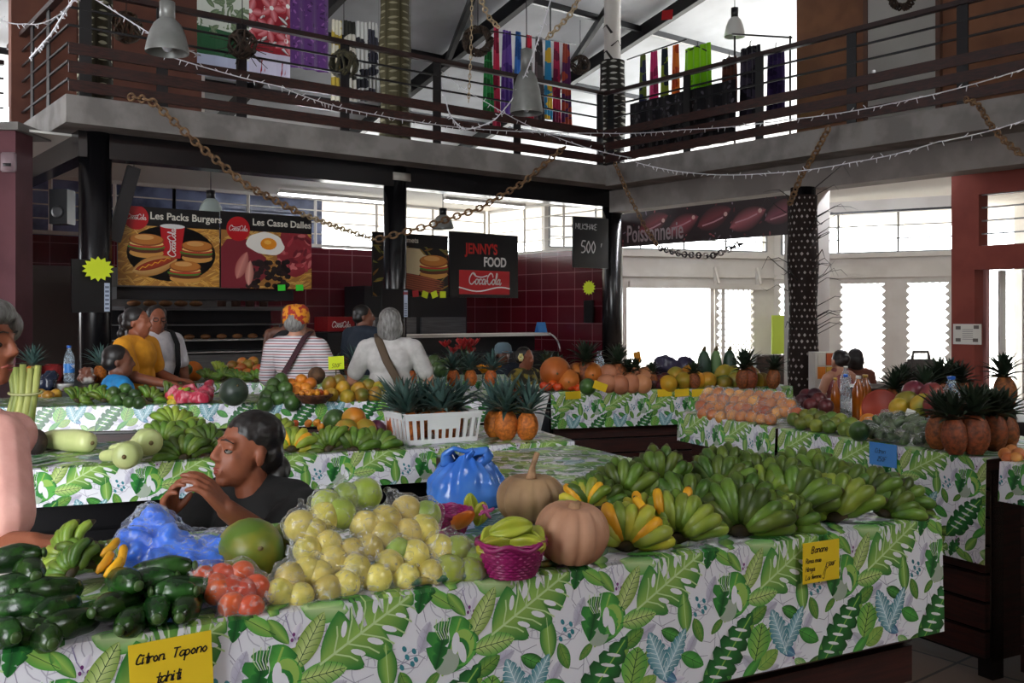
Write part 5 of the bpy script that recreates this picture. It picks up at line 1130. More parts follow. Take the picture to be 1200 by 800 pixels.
amber = M('amber_honey', '#b5601a', '#8a3f10', 3, .08, spec=.8, trans=.35); clearb = Mfilm('clear_bottle', '#b8c0c8', .45, .05); white_cap = M('white_cap', '#d8d4c8', rough=.4); goldc = M('gold_cap', '#b8903a', rough=.3, metal=.5)
for px, py, h, r, m, cp_, lb in ((979, 492, .24, .026, amber, goldc, 'slim amber bottle leftmost on the right counter'), (991, 489, .25, .03, clearb, bcap, 'clear bottle with pale label among amber bottles'), (1006, 492, .25, .036, amber, white_cap, 'amber bottle with white cap left of the red bowl'), (1014, 490, .25, .036, amber, goldc, 'amber bottle with gold cap touching the red bowl'), (991, 470, .24, .035, clearb, white_cap, 'clear bottle standing behind the amber bottles')):
    bottle(s5(px, py, 0, .1 if py > 480 else .4, 0), h, r, lb, m, cp_, None, 'bottles on the right counter')
bottle(s5(1115, 497, 0, .45, 0), .26, .05, 'clear water bottle with blue cap behind the pineapples', pet, bcap)
c = s5(1033, 478, .09, .34, 0); bm = B(); m_ = Matrix.Translation(c) @ Matrix.Rotation(-.5, 4, 'Z') @ Matrix.Rotation(1.15, 4, 'X'); lathe(bm, [(0, -.02), (.06, -.018), (.095, .01), (.1, .022), (.092, .018), (.05, -.006), (0, -.008)], 32, m_)
bmesh.ops.recalc_face_normals(bm, faces=bm.faces); tag(obj('bowl', bm, M('red_lacquer', '#9c3014', '#7a2410', 4, .5)), 'red-orange bowl propped on its rim beside the bottles', 'bowl')
put(ORG, s5(1018, 494, .05, .12, 0), 'orange in front of the red bowl', None, (0, 0, 0), .9); put(AVO, s5(1007, 505, .05, .06, 0), 'green fruit below the orange by the green bag', None, (1.2, 0, 0), .95)
purp = M('purple_mango', '#6a2434', '#8a3a34', 5, .35, rand=.15); PM = tag(proto_ball('mango', .055, purp, None, 1.1), 'x', 'mango')
for px, py, m, lb in ((1071, 459, PM, 'purple-red mango at left on the pile behind the green bag'), (1092, 462, PM, 'purple-red mango at right on the pile behind the green bag'), (1062, 470, MG, 'yellow-green mango under the purple ones'), (1080, 474, MG, 'yellow-green mango lowest in the pile by the white tag'), (1096, 474, PM, 'dark mango at the right of the pile by the pineapples'), (1054, 478, MG, 'green mango beside the red bowl')):
    put(m, s5(px, py, .055, .32, .7), lb, 'mangoes behind the green bag', (R.random(), R.random(), 0), 1.05)
# bag of green beans
pts = []
l_ = [(1020+R.uniform(0, 66), 497+R.uniform(-9, 17)) for i in range(26)]
grn = M('bagged_greens', '#2a3c22', '#566a40', 14, .4, rand=.3); GB = tag(proto_ball('green_pod', .02, grn, None, 2.0), 'x', 'pod')
for (px, py), rw in zip(l_, rowed(l_)):
    p = s5(px, py+(px-1050)*.12, .025, .05, .6); pts.append(p); dup(GB, p, (R.random()*3, R.random()*3, R.random()*3), 1.1, 'dark green pod packed in the clear bag above the blue sign', 'pods in the clear bag')
bm = blob([('e', q, .036) for q in pts], .012, 3); crumple(bm, .012, 34, ZT+.008); tag(obj('plastic_bag', bm, Mfilm('grey_film', '#dfe4e0', .08, .1)), 'clear bag of dark green pods above the blue sign', 'bag')
for i, (px, py, s_) in enumerate(((1098, 520, 1.0), (1120, 527, 1.0), (1143, 527, 1.12), (1165, 522, 1.05), (1180, 520, 1.0), (1150, 512, 1.0), (1128, 510, 1.0))):
    fr_ = i < 5; p = s5(px, py, 0, 0, 0) if False else s5(px, py+8, 0, 0, 0); p = solve(px, py+6, M5, N5, ZT+.004, 0, .12 if fr_ else .3, 0)
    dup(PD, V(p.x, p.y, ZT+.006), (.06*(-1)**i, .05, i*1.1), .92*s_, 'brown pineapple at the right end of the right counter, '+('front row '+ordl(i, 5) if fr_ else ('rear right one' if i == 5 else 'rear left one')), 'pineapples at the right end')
q_ = s5(1185, 542, 0, .1, 0); l_ = [(1178, 532), (1186, 528), (1194, 532), (1190, 537), (1182, 538)]
for (px, py), rw in zip(l_, rowed(l_)): put(PC, V(*(solve(px, py, A7, N5, ZT+.004, .03, .1, .5))), rlabel('small pinkish fruit right of the pineapples', rw), 'pinkish fruit right of the pineapples', (0, 0, 0), .8)
for i, (px, py, s_) in enumerate(((1080, 455, 1.0), (1045, 455, .9), (1100, 456, 1.1), (1128, 456, 1.0), (1180, 458, 1.15), (1060, 452, .9), (1112, 452, 1.0))):
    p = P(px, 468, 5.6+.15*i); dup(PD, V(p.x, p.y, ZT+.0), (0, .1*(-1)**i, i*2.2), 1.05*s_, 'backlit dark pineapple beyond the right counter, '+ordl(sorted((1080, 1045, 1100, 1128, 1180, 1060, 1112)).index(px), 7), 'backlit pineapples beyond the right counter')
# back display table they stand on
a, b = V(P(1030, 0, 5.4).x, 5.4), V(P(1215, 0, 6.9).x, 6.9)
counter('dark counter beyond the right counter with backlit pineapples', V(a.x, 5.42, ZT-.006), V(a.x+1.9, 5.3, ZT-.006), 1.5, V(.063, .998), ZT, steel_dark)
c = P(1030, 452, 6.2); c.z = ZT+.0; bm = B(); lathe(bm, [(.10, 0), (.17, .05), (.2, .12), (.215, .125), (.215, .135), (.19, .13), (0, .1)], 32, Matrix.Translation(c)); root = T('pot', 'wide dark metal pot beyond the bottles', 'pot', c); obj('pot_body', bm, M('dark_pot', '#3a2c28', rough=.35, metal=.5), root)
bm = B(); tube(bm, [c+V(.19, 0, .1), c+V(.25, 0, .11), c+V(.24, .03, .11), c+V(.18, .03, .1)], .008, 6); obj('handle', bm, steel_dark, root)
c = P(1079, 436, 6.6); c.z = ZT; bm = B(); cbox(bm, c+V(0, 0, .17), (.2, .1, .24)); bevel(bm, .02); tube(bm, [c+V(-.06, 0, .28), c+V(-.05, 0, .34), c+V(.05, 0, .34), c+V(.06, 0, .28)], .012, 6); tag(obj('speaker_box', bm, M('dark_grey_plastic', '#4a4440', rough=.6)), 'dark box with carrying handle against the right lattice window', 'box')
c = P(1113, 440, 6.3); c.z = ZT+.1; bm = blob([('e', c, (.06, .06, .07)), ('e', c+V(.03, 0, -.06), (.05, .05, .07))], .015, 3); crumple(bm, .02, 20); tag(obj('plastic_bag', bm, M('blue_bag_dark', '#2f5fa8', rough=.3)), 'small blue plastic bag among the backlit pineapples', 'bag')
bm = B(); c = s5(1066, 486, .11, .2, 0); cbox(bm, c, (.05, .004, .055), Euler((.2, .3, .2)).to_matrix()); bevel(bm, .001, 1); tag(obj('price_tag', bm, M('white_tag', '#e4e2da', rough=.6)), 'white tag on the knot of the green bag', 'tag')
# ---------------------------------------------------------------- people
skin_b = M('skin_brown', '#8a5038', '#7a452f', 9, .5, spec=.4); skin_d = M('skin_dark', '#6d4230', '#5c3626', 9, .5); skin_l = M('skin_light', '#c08a70', '#b07a60', 9, .5)
hair_k = M('hair_black', '#120e0d', '#1c1614', 40, .45, stretch=(1, 1, 3)); hair_g = M('hair_grey', '#8a8886', '#56534f', 22, .5, pos=(.35, .65), stretch=(3, 3, .7), bump=.5, bscale=70)
eye_w = M('eye_white', '#6f675e', rough=.25); eye_k = M('iris_dark', '#1a0f0a', rough=.15); lipm = M('lips', '#8a4238', rough=.45)
class Fig:
    def __init__(s): s.sh = []; s.m = Matrix.Identity(4)
    def c(s, a, b, ra, rb): s.sh.append(('c', s.m @ Vector(a), s.m @ Vector(b), ra, rb)); return s
    def e(s, c, r, rot=None):
        q = s.m.to_3x3() @ (rot if rot else Matrix.Identity(3)); s.sh.append(('e', s.m @ Vector(c), r, q)); return s
def head(f, ears=True, detail=True):
    f.e((0, .015, .035), (.072, .091, .084)).e((0, -.024, -.03), (.056, .066, .076)).e((0, -.06, -.088), (.026, .024, .02))
    for s in (-1, 1):
        f.e((s*.029, -.05, -.02), (.024, .026, .03)).e((s*.028, -.03, -.062), (.022, .036, .026)).e((s*.073, .012, -.008), (.008, .018, .03))
        f.e((s*.012, -.095, -.026), (.009, .01, .008)).c((s*.012, -.084, .03), (s*.042, -.068, .03), .0095, .009)
        if detail: f.c((s*.018, -.079, .0125), (s*.043, -.068, .0115), .0062, .006)
    f.c((0, -.083, .024), (0, -.103, -.018), .009, .013).c((-.016, -.082, -.054), (.016, -.082, -.054), .008, .008).c((-.014, -.081, -.066), (.014, -.081, -.066), .009, .009)
def softface(bm, m, it=6, r=.155):
    c = m @ V(0, -.01, .0); r *= m.to_scale().x; vs = [v for v in bm.verts if (v.co-c).length < r]
    for _ in range(it): bmesh.ops.smooth_vert(bm, verts=vs, factor=.5, use_axis_x=True, use_axis_y=True, use_axis_z=True)
def neck(f): f.c((0, .022, -.05), (0, .035, -.18), .05, .056)
def hand(f, w, d, n, s, sz=1.0, curl=.35, spread=.1, thumb=(.65, .7, .35), curls=None, straight=False):
    """w wrist, d finger direction, n palm side, s=+1/-1 picks the thumb side"""
    w = Vector(w); d = Vector(d).normalized(); n = Vector(n); n = (n-d*n.dot(d)).normalized(); l = d.cross(n)*s
    for i, (o, pl, fl) in enumerate(((.029, .082, .068), (.0095, .086, .077), (-.0105, .083, .071), (-.029, .075, .055))):
        k = w+(d*pl+l*o)*sz; f.c(w+l*o*.55*sz+d*.008, k, .0165*sz, .0115*sz); cu = curls[i] if curls else curl
        dd = (d+l*(spread*(1.5-i)/1.5)).normalized(); p = k; r = .0098*sz
        for j, q in enumerate((.46, .31, .23)):
            dd = Matrix.Rotation(cu*(1 if j else .8), 3, dd.cross(n)) @ dd
            # bend towards the palm side
            e = p+dd*fl*q*sz; f.c(p, e, r, r*.9); p = e; r *= .9
    b = w+(d*.022+l*.024)*sz; t = (d*thumb[0]+l*thumb[1]+n*thumb[2]).normalized(); m1 = b+t*.04*sz; f.c(w+d*.01, b, .016*sz, .015*sz); f.c(b, m1, .0145*sz, .0115*sz)
    t2 = (t+d*.5).normalized(); f.c(m1, m1+t2*.032*sz, .0115*sz, .0085*sz)
def eyes(root, m, sz=1):
    for s in (-1, 1):
        bm = B(); ell(bm, m @ V(s*.0305*sz, -.0715*sz, .001*sz), (.0125*sz, .012*sz, .0068*sz)); e = obj('eye', bm, eye_w, root); bm = B(); ell(bm, m @ V(s*.0305*sz, -.0785*sz, .0015*sz), (.0078*sz, .0062*sz, .0068*sz)); obj('iris', bm, eye_k, e)
        bm = B(); tube(bm, [m @ (V(s*x, y, z)*sz) for x, y, z in ((.013, -.0915, .033), (.03, -.0875, .036), (.05, -.070, .027))], [.003*sz, .0042*sz, .002*sz], 6, True, .6); obj('eyebrow', bm, hair_k, root)
def lips(root, m, sz=1):
    bm = B(); tube(bm, [m @ (V(x, y, z)*sz) for x, y, z in ((-.024, -.078, -.058), (-.01, -.0885, -.054), (0, -.0895, -.0555), (.01, -.0885, -.054), (.024, -.078, -.058))], [.002, .0045, .004, .0045, .002], 8)
    tube(bm, [m @ (V(x, y, z)*sz) for x, y, z in ((-.022, -.079, -.060), (0, -.0895, -.0655), (.022, -.079, -.060))], [.002, .0055, .002], 8); obj('lips', bm, lipm, root)
def person(label, loc, yaw, h, skin, shirt, pants, hair, arms, sleeve='short', hairstyle='short', seat=None, hyaw=0, hpitch=0, wide=1.0, vox=.0095, sm=5, shirt_len=.86, extra=(), tank=False, clothes='shirt', dzh=0, hs=1.0, fwd=0, warm=None):
    k = h/1.62; loc = Vector(loc); root = T('person', label, 'person', loc); m0 = Matrix.Translation(loc) @ Matrix.Rotation(yaw, 4, 'Z') @ Matrix.Diagonal((k, k, k, 1)); dz = 0
    f = Fig(); f.m = m0; hipz = .88; w = wide
    if seat: dz = seat-.80
    z = lambda v: v+dz
    f.e((0, .01, z(.93)), (.155*k*w, .105*k*w, .12*k)).e((0, .01, z(1.08)), (.135*k*w, .098*k*w, .14*k)).e((0, .01, z(1.24)), (.155*k*w, .105*k*w, .16*k)).c((-.12*w, .015, z(1.345)), (.12*w, .015, z(1.345)), .06*k, .06*k).e((0, .02, z(1.38)), (.1*k*w, .06*k, .05*k))
    for s in (-1, 1):
        if seat: f.c((s*.09, 0, z(.88)), (s*.11, -.36, z(.86)), .085*k*w, .06*k).c((s*.11, -.36, z(.86)), (s*.11, -.34, .09), .058*k, .04*k).c((s*.11, -.33, .04), (s*.11, -.5, .03), .035*k, .028*k)
        else: f.c((s*.085, .0, .9), (s*.095, -.01, .48), .085*k*w, .058*k).c((s*.095, -.01, .48), (s*.095, .01, .09), .055*k, .04*k).c((s*.095, .03, .04), (s*.10, -.13, .03), .036*k, .028*k)
        el, wr, hd = arms[0 if s < 0 else 1]; el = Vector(el)+V(0, 0, dz); wr = Vector(wr)+V(0, 0, dz)
        f.c((s*.165*w, .015, z(1.325)), el, .052*k*w, .042*k*w).c(el, wr, .041*k*w, .027*k)
        g = Fig(); d = Vector(hd); n_ = V(0, 0, -1) if abs(d.normalized().z) < .8 else V(-s, 0, 0)
        hand(f, wr, d, n_, s*(1 if n_.z else -1), 1.0, .3)
    hm = m0 @ Matrix.Translation((0, -fwd, z(1.5)+dzh)) @ Matrix.Diagonal((hs, hs, hs, 1)) @ Matrix.Rotation(hyaw, 4, 'Z') @ Matrix.Rotation(hpitch, 4, 'X')
    k0 = k; k = k*hs; f.m = hm; 
    sh0 = len(f.sh); head(f); neck(f); f.c((0, .03, -.15), (0, .04+fwd*.8, -.2-dzh), .055, .062)
    for i in range(sh0, len(f.sh)):
        q = f.sh[i]; f.sh[i] = (q[0], q[1], q[2], q[3]*k, q[4]*k) if q[0] == 'c' else (q[0], q[1], tuple(x*k for x in q[2]), Matrix([r_.normalized() for r_ in q[3].transposed()]).transposed())
    def norm(lst):
        out = []
        for q in lst:
            if q[0] == 'e' and len(q) > 3: q = (q[0], q[1], q[2], Matrix([r_.normalized() for r_ in q[3].transposed()]).transposed())
            out.append(q)
        return out
    k = k0; bb = blob(norm(f.sh), vox, sm); softface(bb, hm, 2 if vox > .008 else 4); obj('body', bb, skin, root)
    # clothing follows the same bones, a little larger
    f = Fig(); f.m = m0; q = .016
    f.e((0, .01, z(1.08)), (.14*k*w+q, .10*k*w+q, .15*k)).e((0, .01, z(1.24)), (.155*k*w+q, .105*k*w+q, .155*k)).e((0, .01, z(.96)), (.158*k*w+q, .108*k*w+q, .12*k))
    if not tank:
        f.c((-.12*w, .015, z(1.345)), (.12*w, .015, z(1.345)), .056*k+q*.6, .056*k+q*.6).e((0, .025, z(1.38)), (.1*k*w+q*.5, .065*k+q*.4, .045*k))
        for s in (-1, 1):
            el, wr, hd = arms[0 if s < 0 else 1]; el = Vector(el)+V(0, 0, dz); wr = Vector(wr)+V(0, 0, dz); a = V(s*.165*w, .015, z(1.325)); fr_ = {'short': .72, 'cap': .4, 'long': 1.0}[sleeve]
            f.c(a, a.lerp(el, fr_), .054*k*w+q, .048*k*w+q*1.1)
            if sleeve == 'long': f.c(el, Vector(wr), .045*k*w+q, .03*k+q*.8)
    else:
        for s in (-1, 1): f.c((s*.085, .01, z(1.3)), (s*.08, .02, z(1.4)), .05*k, .035*k)
    f.sh += list(extra)
    so = obj(clothes, blob(norm(f.sh), vox, 4), shirt, root)
    f = Fig(); f.m = m0; q = .012
    for s in (-1, 1):
        if seat: f.c((s*.09, 0, z(.88)), (s*.11, -.36, z(.86)), .085*k*w+q, .062*k+q).c((s*.11, -.36, z(.86)), (s*.11, -.34, .14), .06*k+q, .048*k+q)
        else: f.c((s*.085, .0, .9), (s*.095, -.01, .48), .085*k*w+q, .06*k+q).c((s*.095, -.01, .48), (s*.095, .01, .14), .06*k+q, .05*k+q)
    f.e((0, .01, z(.9)), (.155*k*w+q, .105*k*w+q, .11*k)); obj('trousers', blob(norm(f.sh), .014, 4), pants, root)
    if hair:
        k = k*hs; f = Fig(); f.m = hm; S_ = lambda c, r: f.e(c, tuple(x*k for x in (r if hasattr(r, '__len__') else (r,)*3)))
        S_((0, .03, .048), (.083, .092, .083))
        if hairstyle in ('bun', 'braid'): S_((0, .11, .03), .05); S_((0, .05, .0), (.077, .075, .06))
        if hairstyle == 'bob':
            S_((0, .055, -.01), (.088, .075, .09)); S_((0, .06, -.07), (.08, .055, .055))
            for s in (-1, 1): S_((s*.072, .02, -.03), (.022, .05, .07))
        if hairstyle == 'wave':
            S_((0, .055, .0), (.08, .07, .07)); S_((0, -.04, .085), (.07, .05, .04))
            for s in (-1, 1): S_((s*.062, -.03, .05), (.026, .055, .05)); S_((s*.07, .02, .0), (.02, .04, .05))
        if hairstyle == 'short': S_((0, .055, .0), (.078, .07, .065))
        if hairstyle == 'braid':
            for i in range(9): S_((.012*(-1)**i, .125+.006*i, -.03-.05*i), (.032-.0015*i, .032, .034))
        obj('hair', blob(norm(f.sh), .008, 3), hair, root)
    return root, m0, hm, k
REST = (((-.24, .0, 1.08), (-.25, -.06, .84), (0, -.1, -1)), ((.24, .0, 1.08), (.25, -.06, .84), (0, -.1, -1)))
FWD = (((-.23, -.03, 1.1), (-.18, -.26, 1.08), (.1, -1, -.1)), ((.23, -.03, 1.1), (.18, -.26, 1.08), (-.1, -1, -.1)))
rad = math.radians
def fabric(n, c, c2=None, **k): return M(n, c, c2 or c, 20, .85, bump=.15, bscale=14, **k)
dark_p = fabric('dark_trousers', '#1c1e26'); navy = fabric('navy_cloth', '#16202e')
def at(px, Y): return V((px-600)/F*Y, Y, 0)
# woman in yellow with a braid
person('person in a yellow T-shirt with a long black braid, reaching over the third counter', at(162, 7.3), rad(78), 1.60, skin_b, fabric('yellow_tee', '#d9941c', '#cf8a18'), dark_p, hair_k, (((-.25, -.12, 1.10), (-.14, -.42, 1.03), (.1, -1, -.05)), ((.24, -.02, 1.1), (.22, -.20, 1.05), (-.1, -1, 0))), 'short', 'braid', hyaw=rad(8), wide=1.08)
# seated person in blue
r_, m0, hm, k = person('person in a bright blue T-shirt seated with back to the camera before the yellow shirt', at(140, 6.88), rad(128), 1.6, skin_d, fabric('blue_tee', '#1f86c4', '#1a78b4'), dark_p, hair_k, FWD, 'short', 'short', seat=.52, hyaw=rad(-20), wide=1.0)
bm = B(); tube(bm, [hm @ V(.085*math.cos(t), .02, .04+.09*math.sin(t)) for t in [0.1+i*.3 for i in range(4)]], .004, 6); obj('hair_clip', bm, M('blue_clip', '#3f7fc0', rough=.3), r_)
# man in white polo with backpack strap
r_, m0, hm, k = person('person in a white polo shirt and glasses with a black backpack strap', at(184, 8.0), rad(48), 1.62, skin_b, fabric('white_polo', '#d6d3d8', '#c8c5cc'), dark_p, hair_k, REST, 'short', None or 'cap', hyaw=rad(-14), wide=1.04)
for s in (-1, 1):
    bm = B(); tube(bm, [hm @ V(s*.032+.021*math.cos(t), -.092, .004+.015*math.sin(t)) for t in [i*PI/8 for i in range(17)]], .0032, 5, False); obj('glasses', bm, steel_dark, r_)
bm = B()
tube(bm, [m0 @ V(*p) for p in ((.10, .14, 1.30), (.105, .08, 1.425), (.11, -.05, 1.40), (.115, -.125, 1.3), (.12, -.13, 1.12), (.13, -.06, 1.0))], .026, 8, True, .35); obj('backpack_strap', bm, fabric('black_strap', '#121214'), r_)
bm = B(); ell(bm, m0 @ V(0, .19, 1.2), (.15, .15, .2)); obj('backpack', bm, fabric('black_strap', '#121214'), r_)
# striped shirt with cap, seen from behind
def striped():
    m = fabric('striped_cloth', '#c9c2c4'); nt = m.node_tree; N = nt.nodes.new; L = nt.links.new; g = N('ShaderNodeTexCoord'); sp = N('ShaderNodeSeparateXYZ'); L(g.outputs['Object'], sp.inputs[0])
    a = N('ShaderNodeMath'); a.operation = 'MULTIPLY'; a.inputs[1].default_value = 26; L(sp.outputs[2], a.inputs[0]); b = N('ShaderNodeMath'); b.operation = 'FRACT'; L(a.outputs[0], b.inputs[0])
    r = N('ShaderNodeValToRGB'); r.color_ramp.interpolation = 'CONSTANT'; els = r.color_ramp.elements; els[0].position = 0; els[0].color = (*col('#cfc9cc'), 1); els[1].position = .22; els[1].color = (*col('#3c3a4a'), 1)
    for p, c in ((.38, '#cfc9cc'), (.66, '#a8686c'), (.84, '#cfc9cc')): e = els.new(p); e.color = (*col(c), 1)
    L(b.outputs[0], r.inputs[0]); L(r.outputs[0], nt.nodes['Principled BSDF'].inputs['Base Color']); return m
r_, m0, hm, k = person('person in a striped shirt and madras cap seen from behind with a shoulder strap', at(348, 6.95), rad(172), 1.6, skin_l, striped(), fabric('blue_jeans', '#2a3450'), hair_g, (((-.25, -.06, 1.1), (-.16, -.28, 1.0), (.3, -1, 0)), ((.25, -.06, 1.1), (.16, -.28, 1.0), (-.3, -1, 0))), 'long', 'short', wide=1.05)
def madras():
    m = M('madras', '#d98a1c', '#a0281c', 26, .8, pos=(.47, .53), stretch=(1, .4, 1)); return m
bm = B(); lathe(bm, [(.098, -.035), (.1, .02), (.092, .07), (.06, .10), (0, .108)], 24, hm @ Matrix.Translation((0, .018, .038)) @ Matrix.Rotation(-.1, 4, 'X')); obj('cap', bm, madras(), r_)
bm = B(); tube(bm, [m0 @ V(*p) for p in ((-.10, -.02, 1.44), (-.09, .09, 1.40), (-.02, .155, 1.24), (.08, .16, 1.08), (.16, .14, .96), (.2, .05, .9))], .024, 8, True, .3); obj('shoulder_strap', bm, fabric('wine_strap', '#3a1c24'), r_)
# bare-shouldered figure facing the stall
person('person in a dark tank top with bare shoulders standing behind the madras cap', at(340, 9.95), rad(185), 1.64, skin_d, fabric('black_tank', '#17151a'), dark_p, hair_k, REST, 'short', 'bun', tank=True, wide=1.2, clothes='tank_top')
# grey-haired woman in white tee
r_, m0, hm, k = person('person with grey bobbed hair in a white T-shirt, brown strap across the back', at(457, 6.95), rad(186), 1.59, skin_l, fabric('white_tee', '#c6c2c0', '#b8b4b2'), fabric('grey_trousers', '#4a4a50'), hair_g, (((-.29, -.05, 1.09), (-.31, -.22, 1.0), (0, -1, -.2)), ((.28, -.03, 1.09), (.32, -.20, .98), (0, -1, -.3))), 'short', 'bob', wide=1.04)
bm = B(); tube(bm, [m0 @ V(*p) for p in ((.09, -.02, 1.43), (.08, .09, 1.39), (.02, .16, 1.24), (-.07, .165, 1.08), (-.14, .14, .95), (-.17, .05, .9))], .03, 8, True, .3); obj('shoulder_strap', bm, fabric('brown_strap', '#5a4a3a'), r_)
person('person in dark navy clothes at the snack counter left of the grey-haired woman', at(427, 9.85), rad(150), 1.64, skin_d, navy, dark_p, hair_k, REST, 'short', 'short', hyaw=rad(-50), wide=1.1)
r_, m0, hm, k = person('seated person with a white flower behind the ear, dark patterned dress', at(616, 9.9), rad(50), 1.6, skin_b, M('patterned_dress', '#2a2618', '#8a7a2a', 14, .8, pos=(.5, .62)), dark_p, hair_k, FWD, 'cap', 'bun', seat=.4, clothes='dress')
bm = B()
for i in range(6): a = i*PI/3; c = hm @ V(-.085, -.005+.024*math.cos(a), .02+.024*math.sin(a)); ell(bm, c, (.012, .024, .022))
obj('ear_flower', bm, M('white_yellow_flower', '#e0d8a0', '#d8b040', 9, .6), r_)
r_, m0, hm, k = person('person in a grey-blue cap at the stall, left of the flower wearer', at(590, 10.6), rad(20), 1.6, skin_d, navy, dark_p, hair_k, FWD, 'short', 'short', seat=.42)
bm = B(); lathe(bm, [(.097, -.02), (.1, .02), (.09, .07), (.055, .10), (0, .106)], 20, hm @ Matrix.Translation((0, .016, .03))); tube(bm, [hm @ V(-.05, -.10, .03), hm @ V(0, -.15, .025), hm @ V(.05, -.10, .03)], .03, 8, True, .25); obj('cap', bm, M('cap_blue', '#5f7480', rough=.8), r_)
person('seated bare-backed person with dark tied hair beside the lattice windows', at(983, 10.2), rad(200), 1.6, skin_l, fabric('pink_top', '#8a4a4a'), dark_p, hair_k, FWD, 'short', 'bun', seat=.36, tank=True, clothes='tank_top')
person('seated person with curly dark hair right of the bare-backed one', at(1001, 10.6), rad(185), 1.6, skin_b, fabric('rust_top', '#6a3a2a'), dark_p, hair_k, FWD, 'short', 'bob', seat=.36)
# ---- old woman in pink at the left edge
lw = V(P(-34, 0, 2.66).x, 2.66); mi = (Matrix.Translation(lw) @ Matrix.Rotation(rad(74), 4, 'Z') @ Matrix.Diagonal((1.46/1.62,)*3+(1,))).inverted()
ap = lambda q: tuple(mi @ q)
r_, m0, hm, k = person('grey-haired person in a pink short-sleeved shirt at the left edge, seen in profile', lw, rad(74), 1.46, skin_b, fabric('pink_shirt', '#efb4a8', '#e8aa9e'), fabric('beige_trousers', '#6a6258'), hair_g,
    ((ap(P(2, 640, 2.44)), ap(P(40, 634, 2.36)), tuple((mi.to_3x3() @ V(1, -.05, -.03)).normalized())), (ap(P(-70, 640, 2.72)), ap(P(-20, 640, 2.5)), (0, -1, -.1))), 'short', 'wave', hyaw=rad(10), extra=[('c', P(-5, 520, 2.62), P(2, 604, 2.46), .085, .082), ('c', P(-30, 520, 2.7), P(-30, 640, 2.62), .12, .14)], wide=1.1, vox=.007, sm=3, dzh=.125, hs=1.16, fwd=.03)
eyes(r_, hm, 1); lips(r_, hm, 1)

# ---- the seated vendor in black, talking with her hands raised
hc = P(288, 530, 2.92); yaw_h = rad(-47); root = T('person', 'seated person in black with tied dark hair, hands raised, behind the front counter', 'person', V(hc.x, hc.y, 0)); sz = 1.0
hm = Matrix.Translation(hc) @ Matrix.Rotation(yaw_h, 4, 'Z') @ Matrix.Rotation(rad(-9), 4, 'X') @ Matrix.Diagonal((sz, sz, sz, 1))
f = Fig(); f.m = hm; head(f); f.c((0, .022, -.05), (.0, .06, -.17), .05, .058)
f.sh = [(q[0], q[1], q[2], q[3]*sz, q[4]*sz) if q[0] == 'c' else (q[0], q[1], tuple(x*sz for x in q[2]), Matrix([r_.normalized() for r_ in q[3].transposed()]).transposed()) for q in f.sh]
bt = Matrix.Translation(V(hc.x+.02, hc.y+.02, 0)) @ Matrix.Rotation(rad(-36), 4, 'Z'); zz = hc.z+.085
f.m = bt
f.e((0, .03, zz-.36), (.17, .11, .18)).c((-.13, .03, zz-.235), (.13, .03, zz-.235), .06, .06).e((0, .03, zz-.52), (.16, .12, .15)).e((0, .03, zz-.62), (.18, .14, .13))
for s in (-1, 1): f.c((s*.09, 0, .5), (s*.1, -.22, .5), .09, .07).c((s*.1, -.22, .5), (s*.1, -.20, .08), .062, .042).c((s*.1, -.19, .04), (s*.1, -.3, .03), .036, .03)
f.m = Matrix.Identity(4)
SL = bt @ V(.19, .03, zz-.25); SR = bt @ V(-.19, .03, zz-.25)
EL = P(316, 634, 2.74); WL = P(266, 597, 2.62); ER = P(176, 650, 2.82); WR = P(196, 611, 2.72)
f.c(SL, EL, .054, .045).c(EL, WL, .043, .029).c(SR, ER, .054, .045).c(ER, WR, .043, .029)
DLh = P(242, 569, 2.60)-WL; hand(f, WL, DLh, V(-1, .15, -.45), -1, 1.0, .36, .05, (.75, .35, .6), (.36, .38, .42, .46))
DRh = P(200, 572, 2.70)-WR; hand(f, WR, DRh, V(1, -.25, .1), 1, 1.0, .45, .05, (.7, .3, .6), (.5, .5, .52, .55))
bm_body = blob(f.sh, .0046, 3); softface(bm_body, hm, 6)
obj('body', bm_body, skin_b, root); eyes(root, hm, 1); lips(root, hm, 1)
bl = M('black_shirt', '#060606', '#0a0909', 6, .85, bump=.3, bscale=9)
f = Fig(); f.m = bt
f.e((0, .03, zz-.36), (.188, .13, .19)).c((-.13, .035, zz-.235), (.13, .035, zz-.235), .076, .076).e((0, .03, zz-.52), (.178, .138, .16)).e((0, .04, zz-.195), (.09, .06, .05)).e((0, .03, zz-.62), (.195, .155, .14))
f.m = Matrix.Identity(4)
f.c(SL, SL.lerp(EL, .62), .07, .066).c(SR, SR.lerp(ER, .62), .07, .066); obj('shirt', blob(f.sh, .009, 4), bl, root)
f = Fig(); f.m = bt
for s in (-1, 1): f.c((s*.09, 0, .5), (s*.1, -.22, .5), .1, .082).c((s*.1, -.22, .5), (s*.1, -.20, .14), .074, .056)
obj('trousers', blob(f.sh, .014, 3), dark_p, root)
f = Fig(); f.m = hm; g = lambda c, r: f.e(c, tuple(x*sz for x in r))
g((0, .026, .056), (.0785, .094, .077)); g((0, .06, .0), (.074, .06, .065)); g((0, .115, -.045), (.05, .04, .045)); g((0, .10, -.085), (.042, .03, .03)); g((.03, .105, -.06), (.035, .03, .04))
f.sh = [(q[0], q[1], q[2], Matrix([r_.normalized() for r_ in q[3].transposed()]).transposed()) for q in f.sh]
bm = blob(f.sh, .006, 3)
for v in bm.verts: v.co += v.normal*noise.noise(v.co*60)*.003
obj('hair', bm, hair_k, root)
bm = B(); c = WL+V(-.075, -.0, .05); ell(bm, c*1, (.001, .001, .001)); bm.free()
bm = B(); mt = bt; tube(bm, [bt @ V(s*.18, y, .0) for s, y in ((-1, 0), (1, 0))], .001); bm.free()
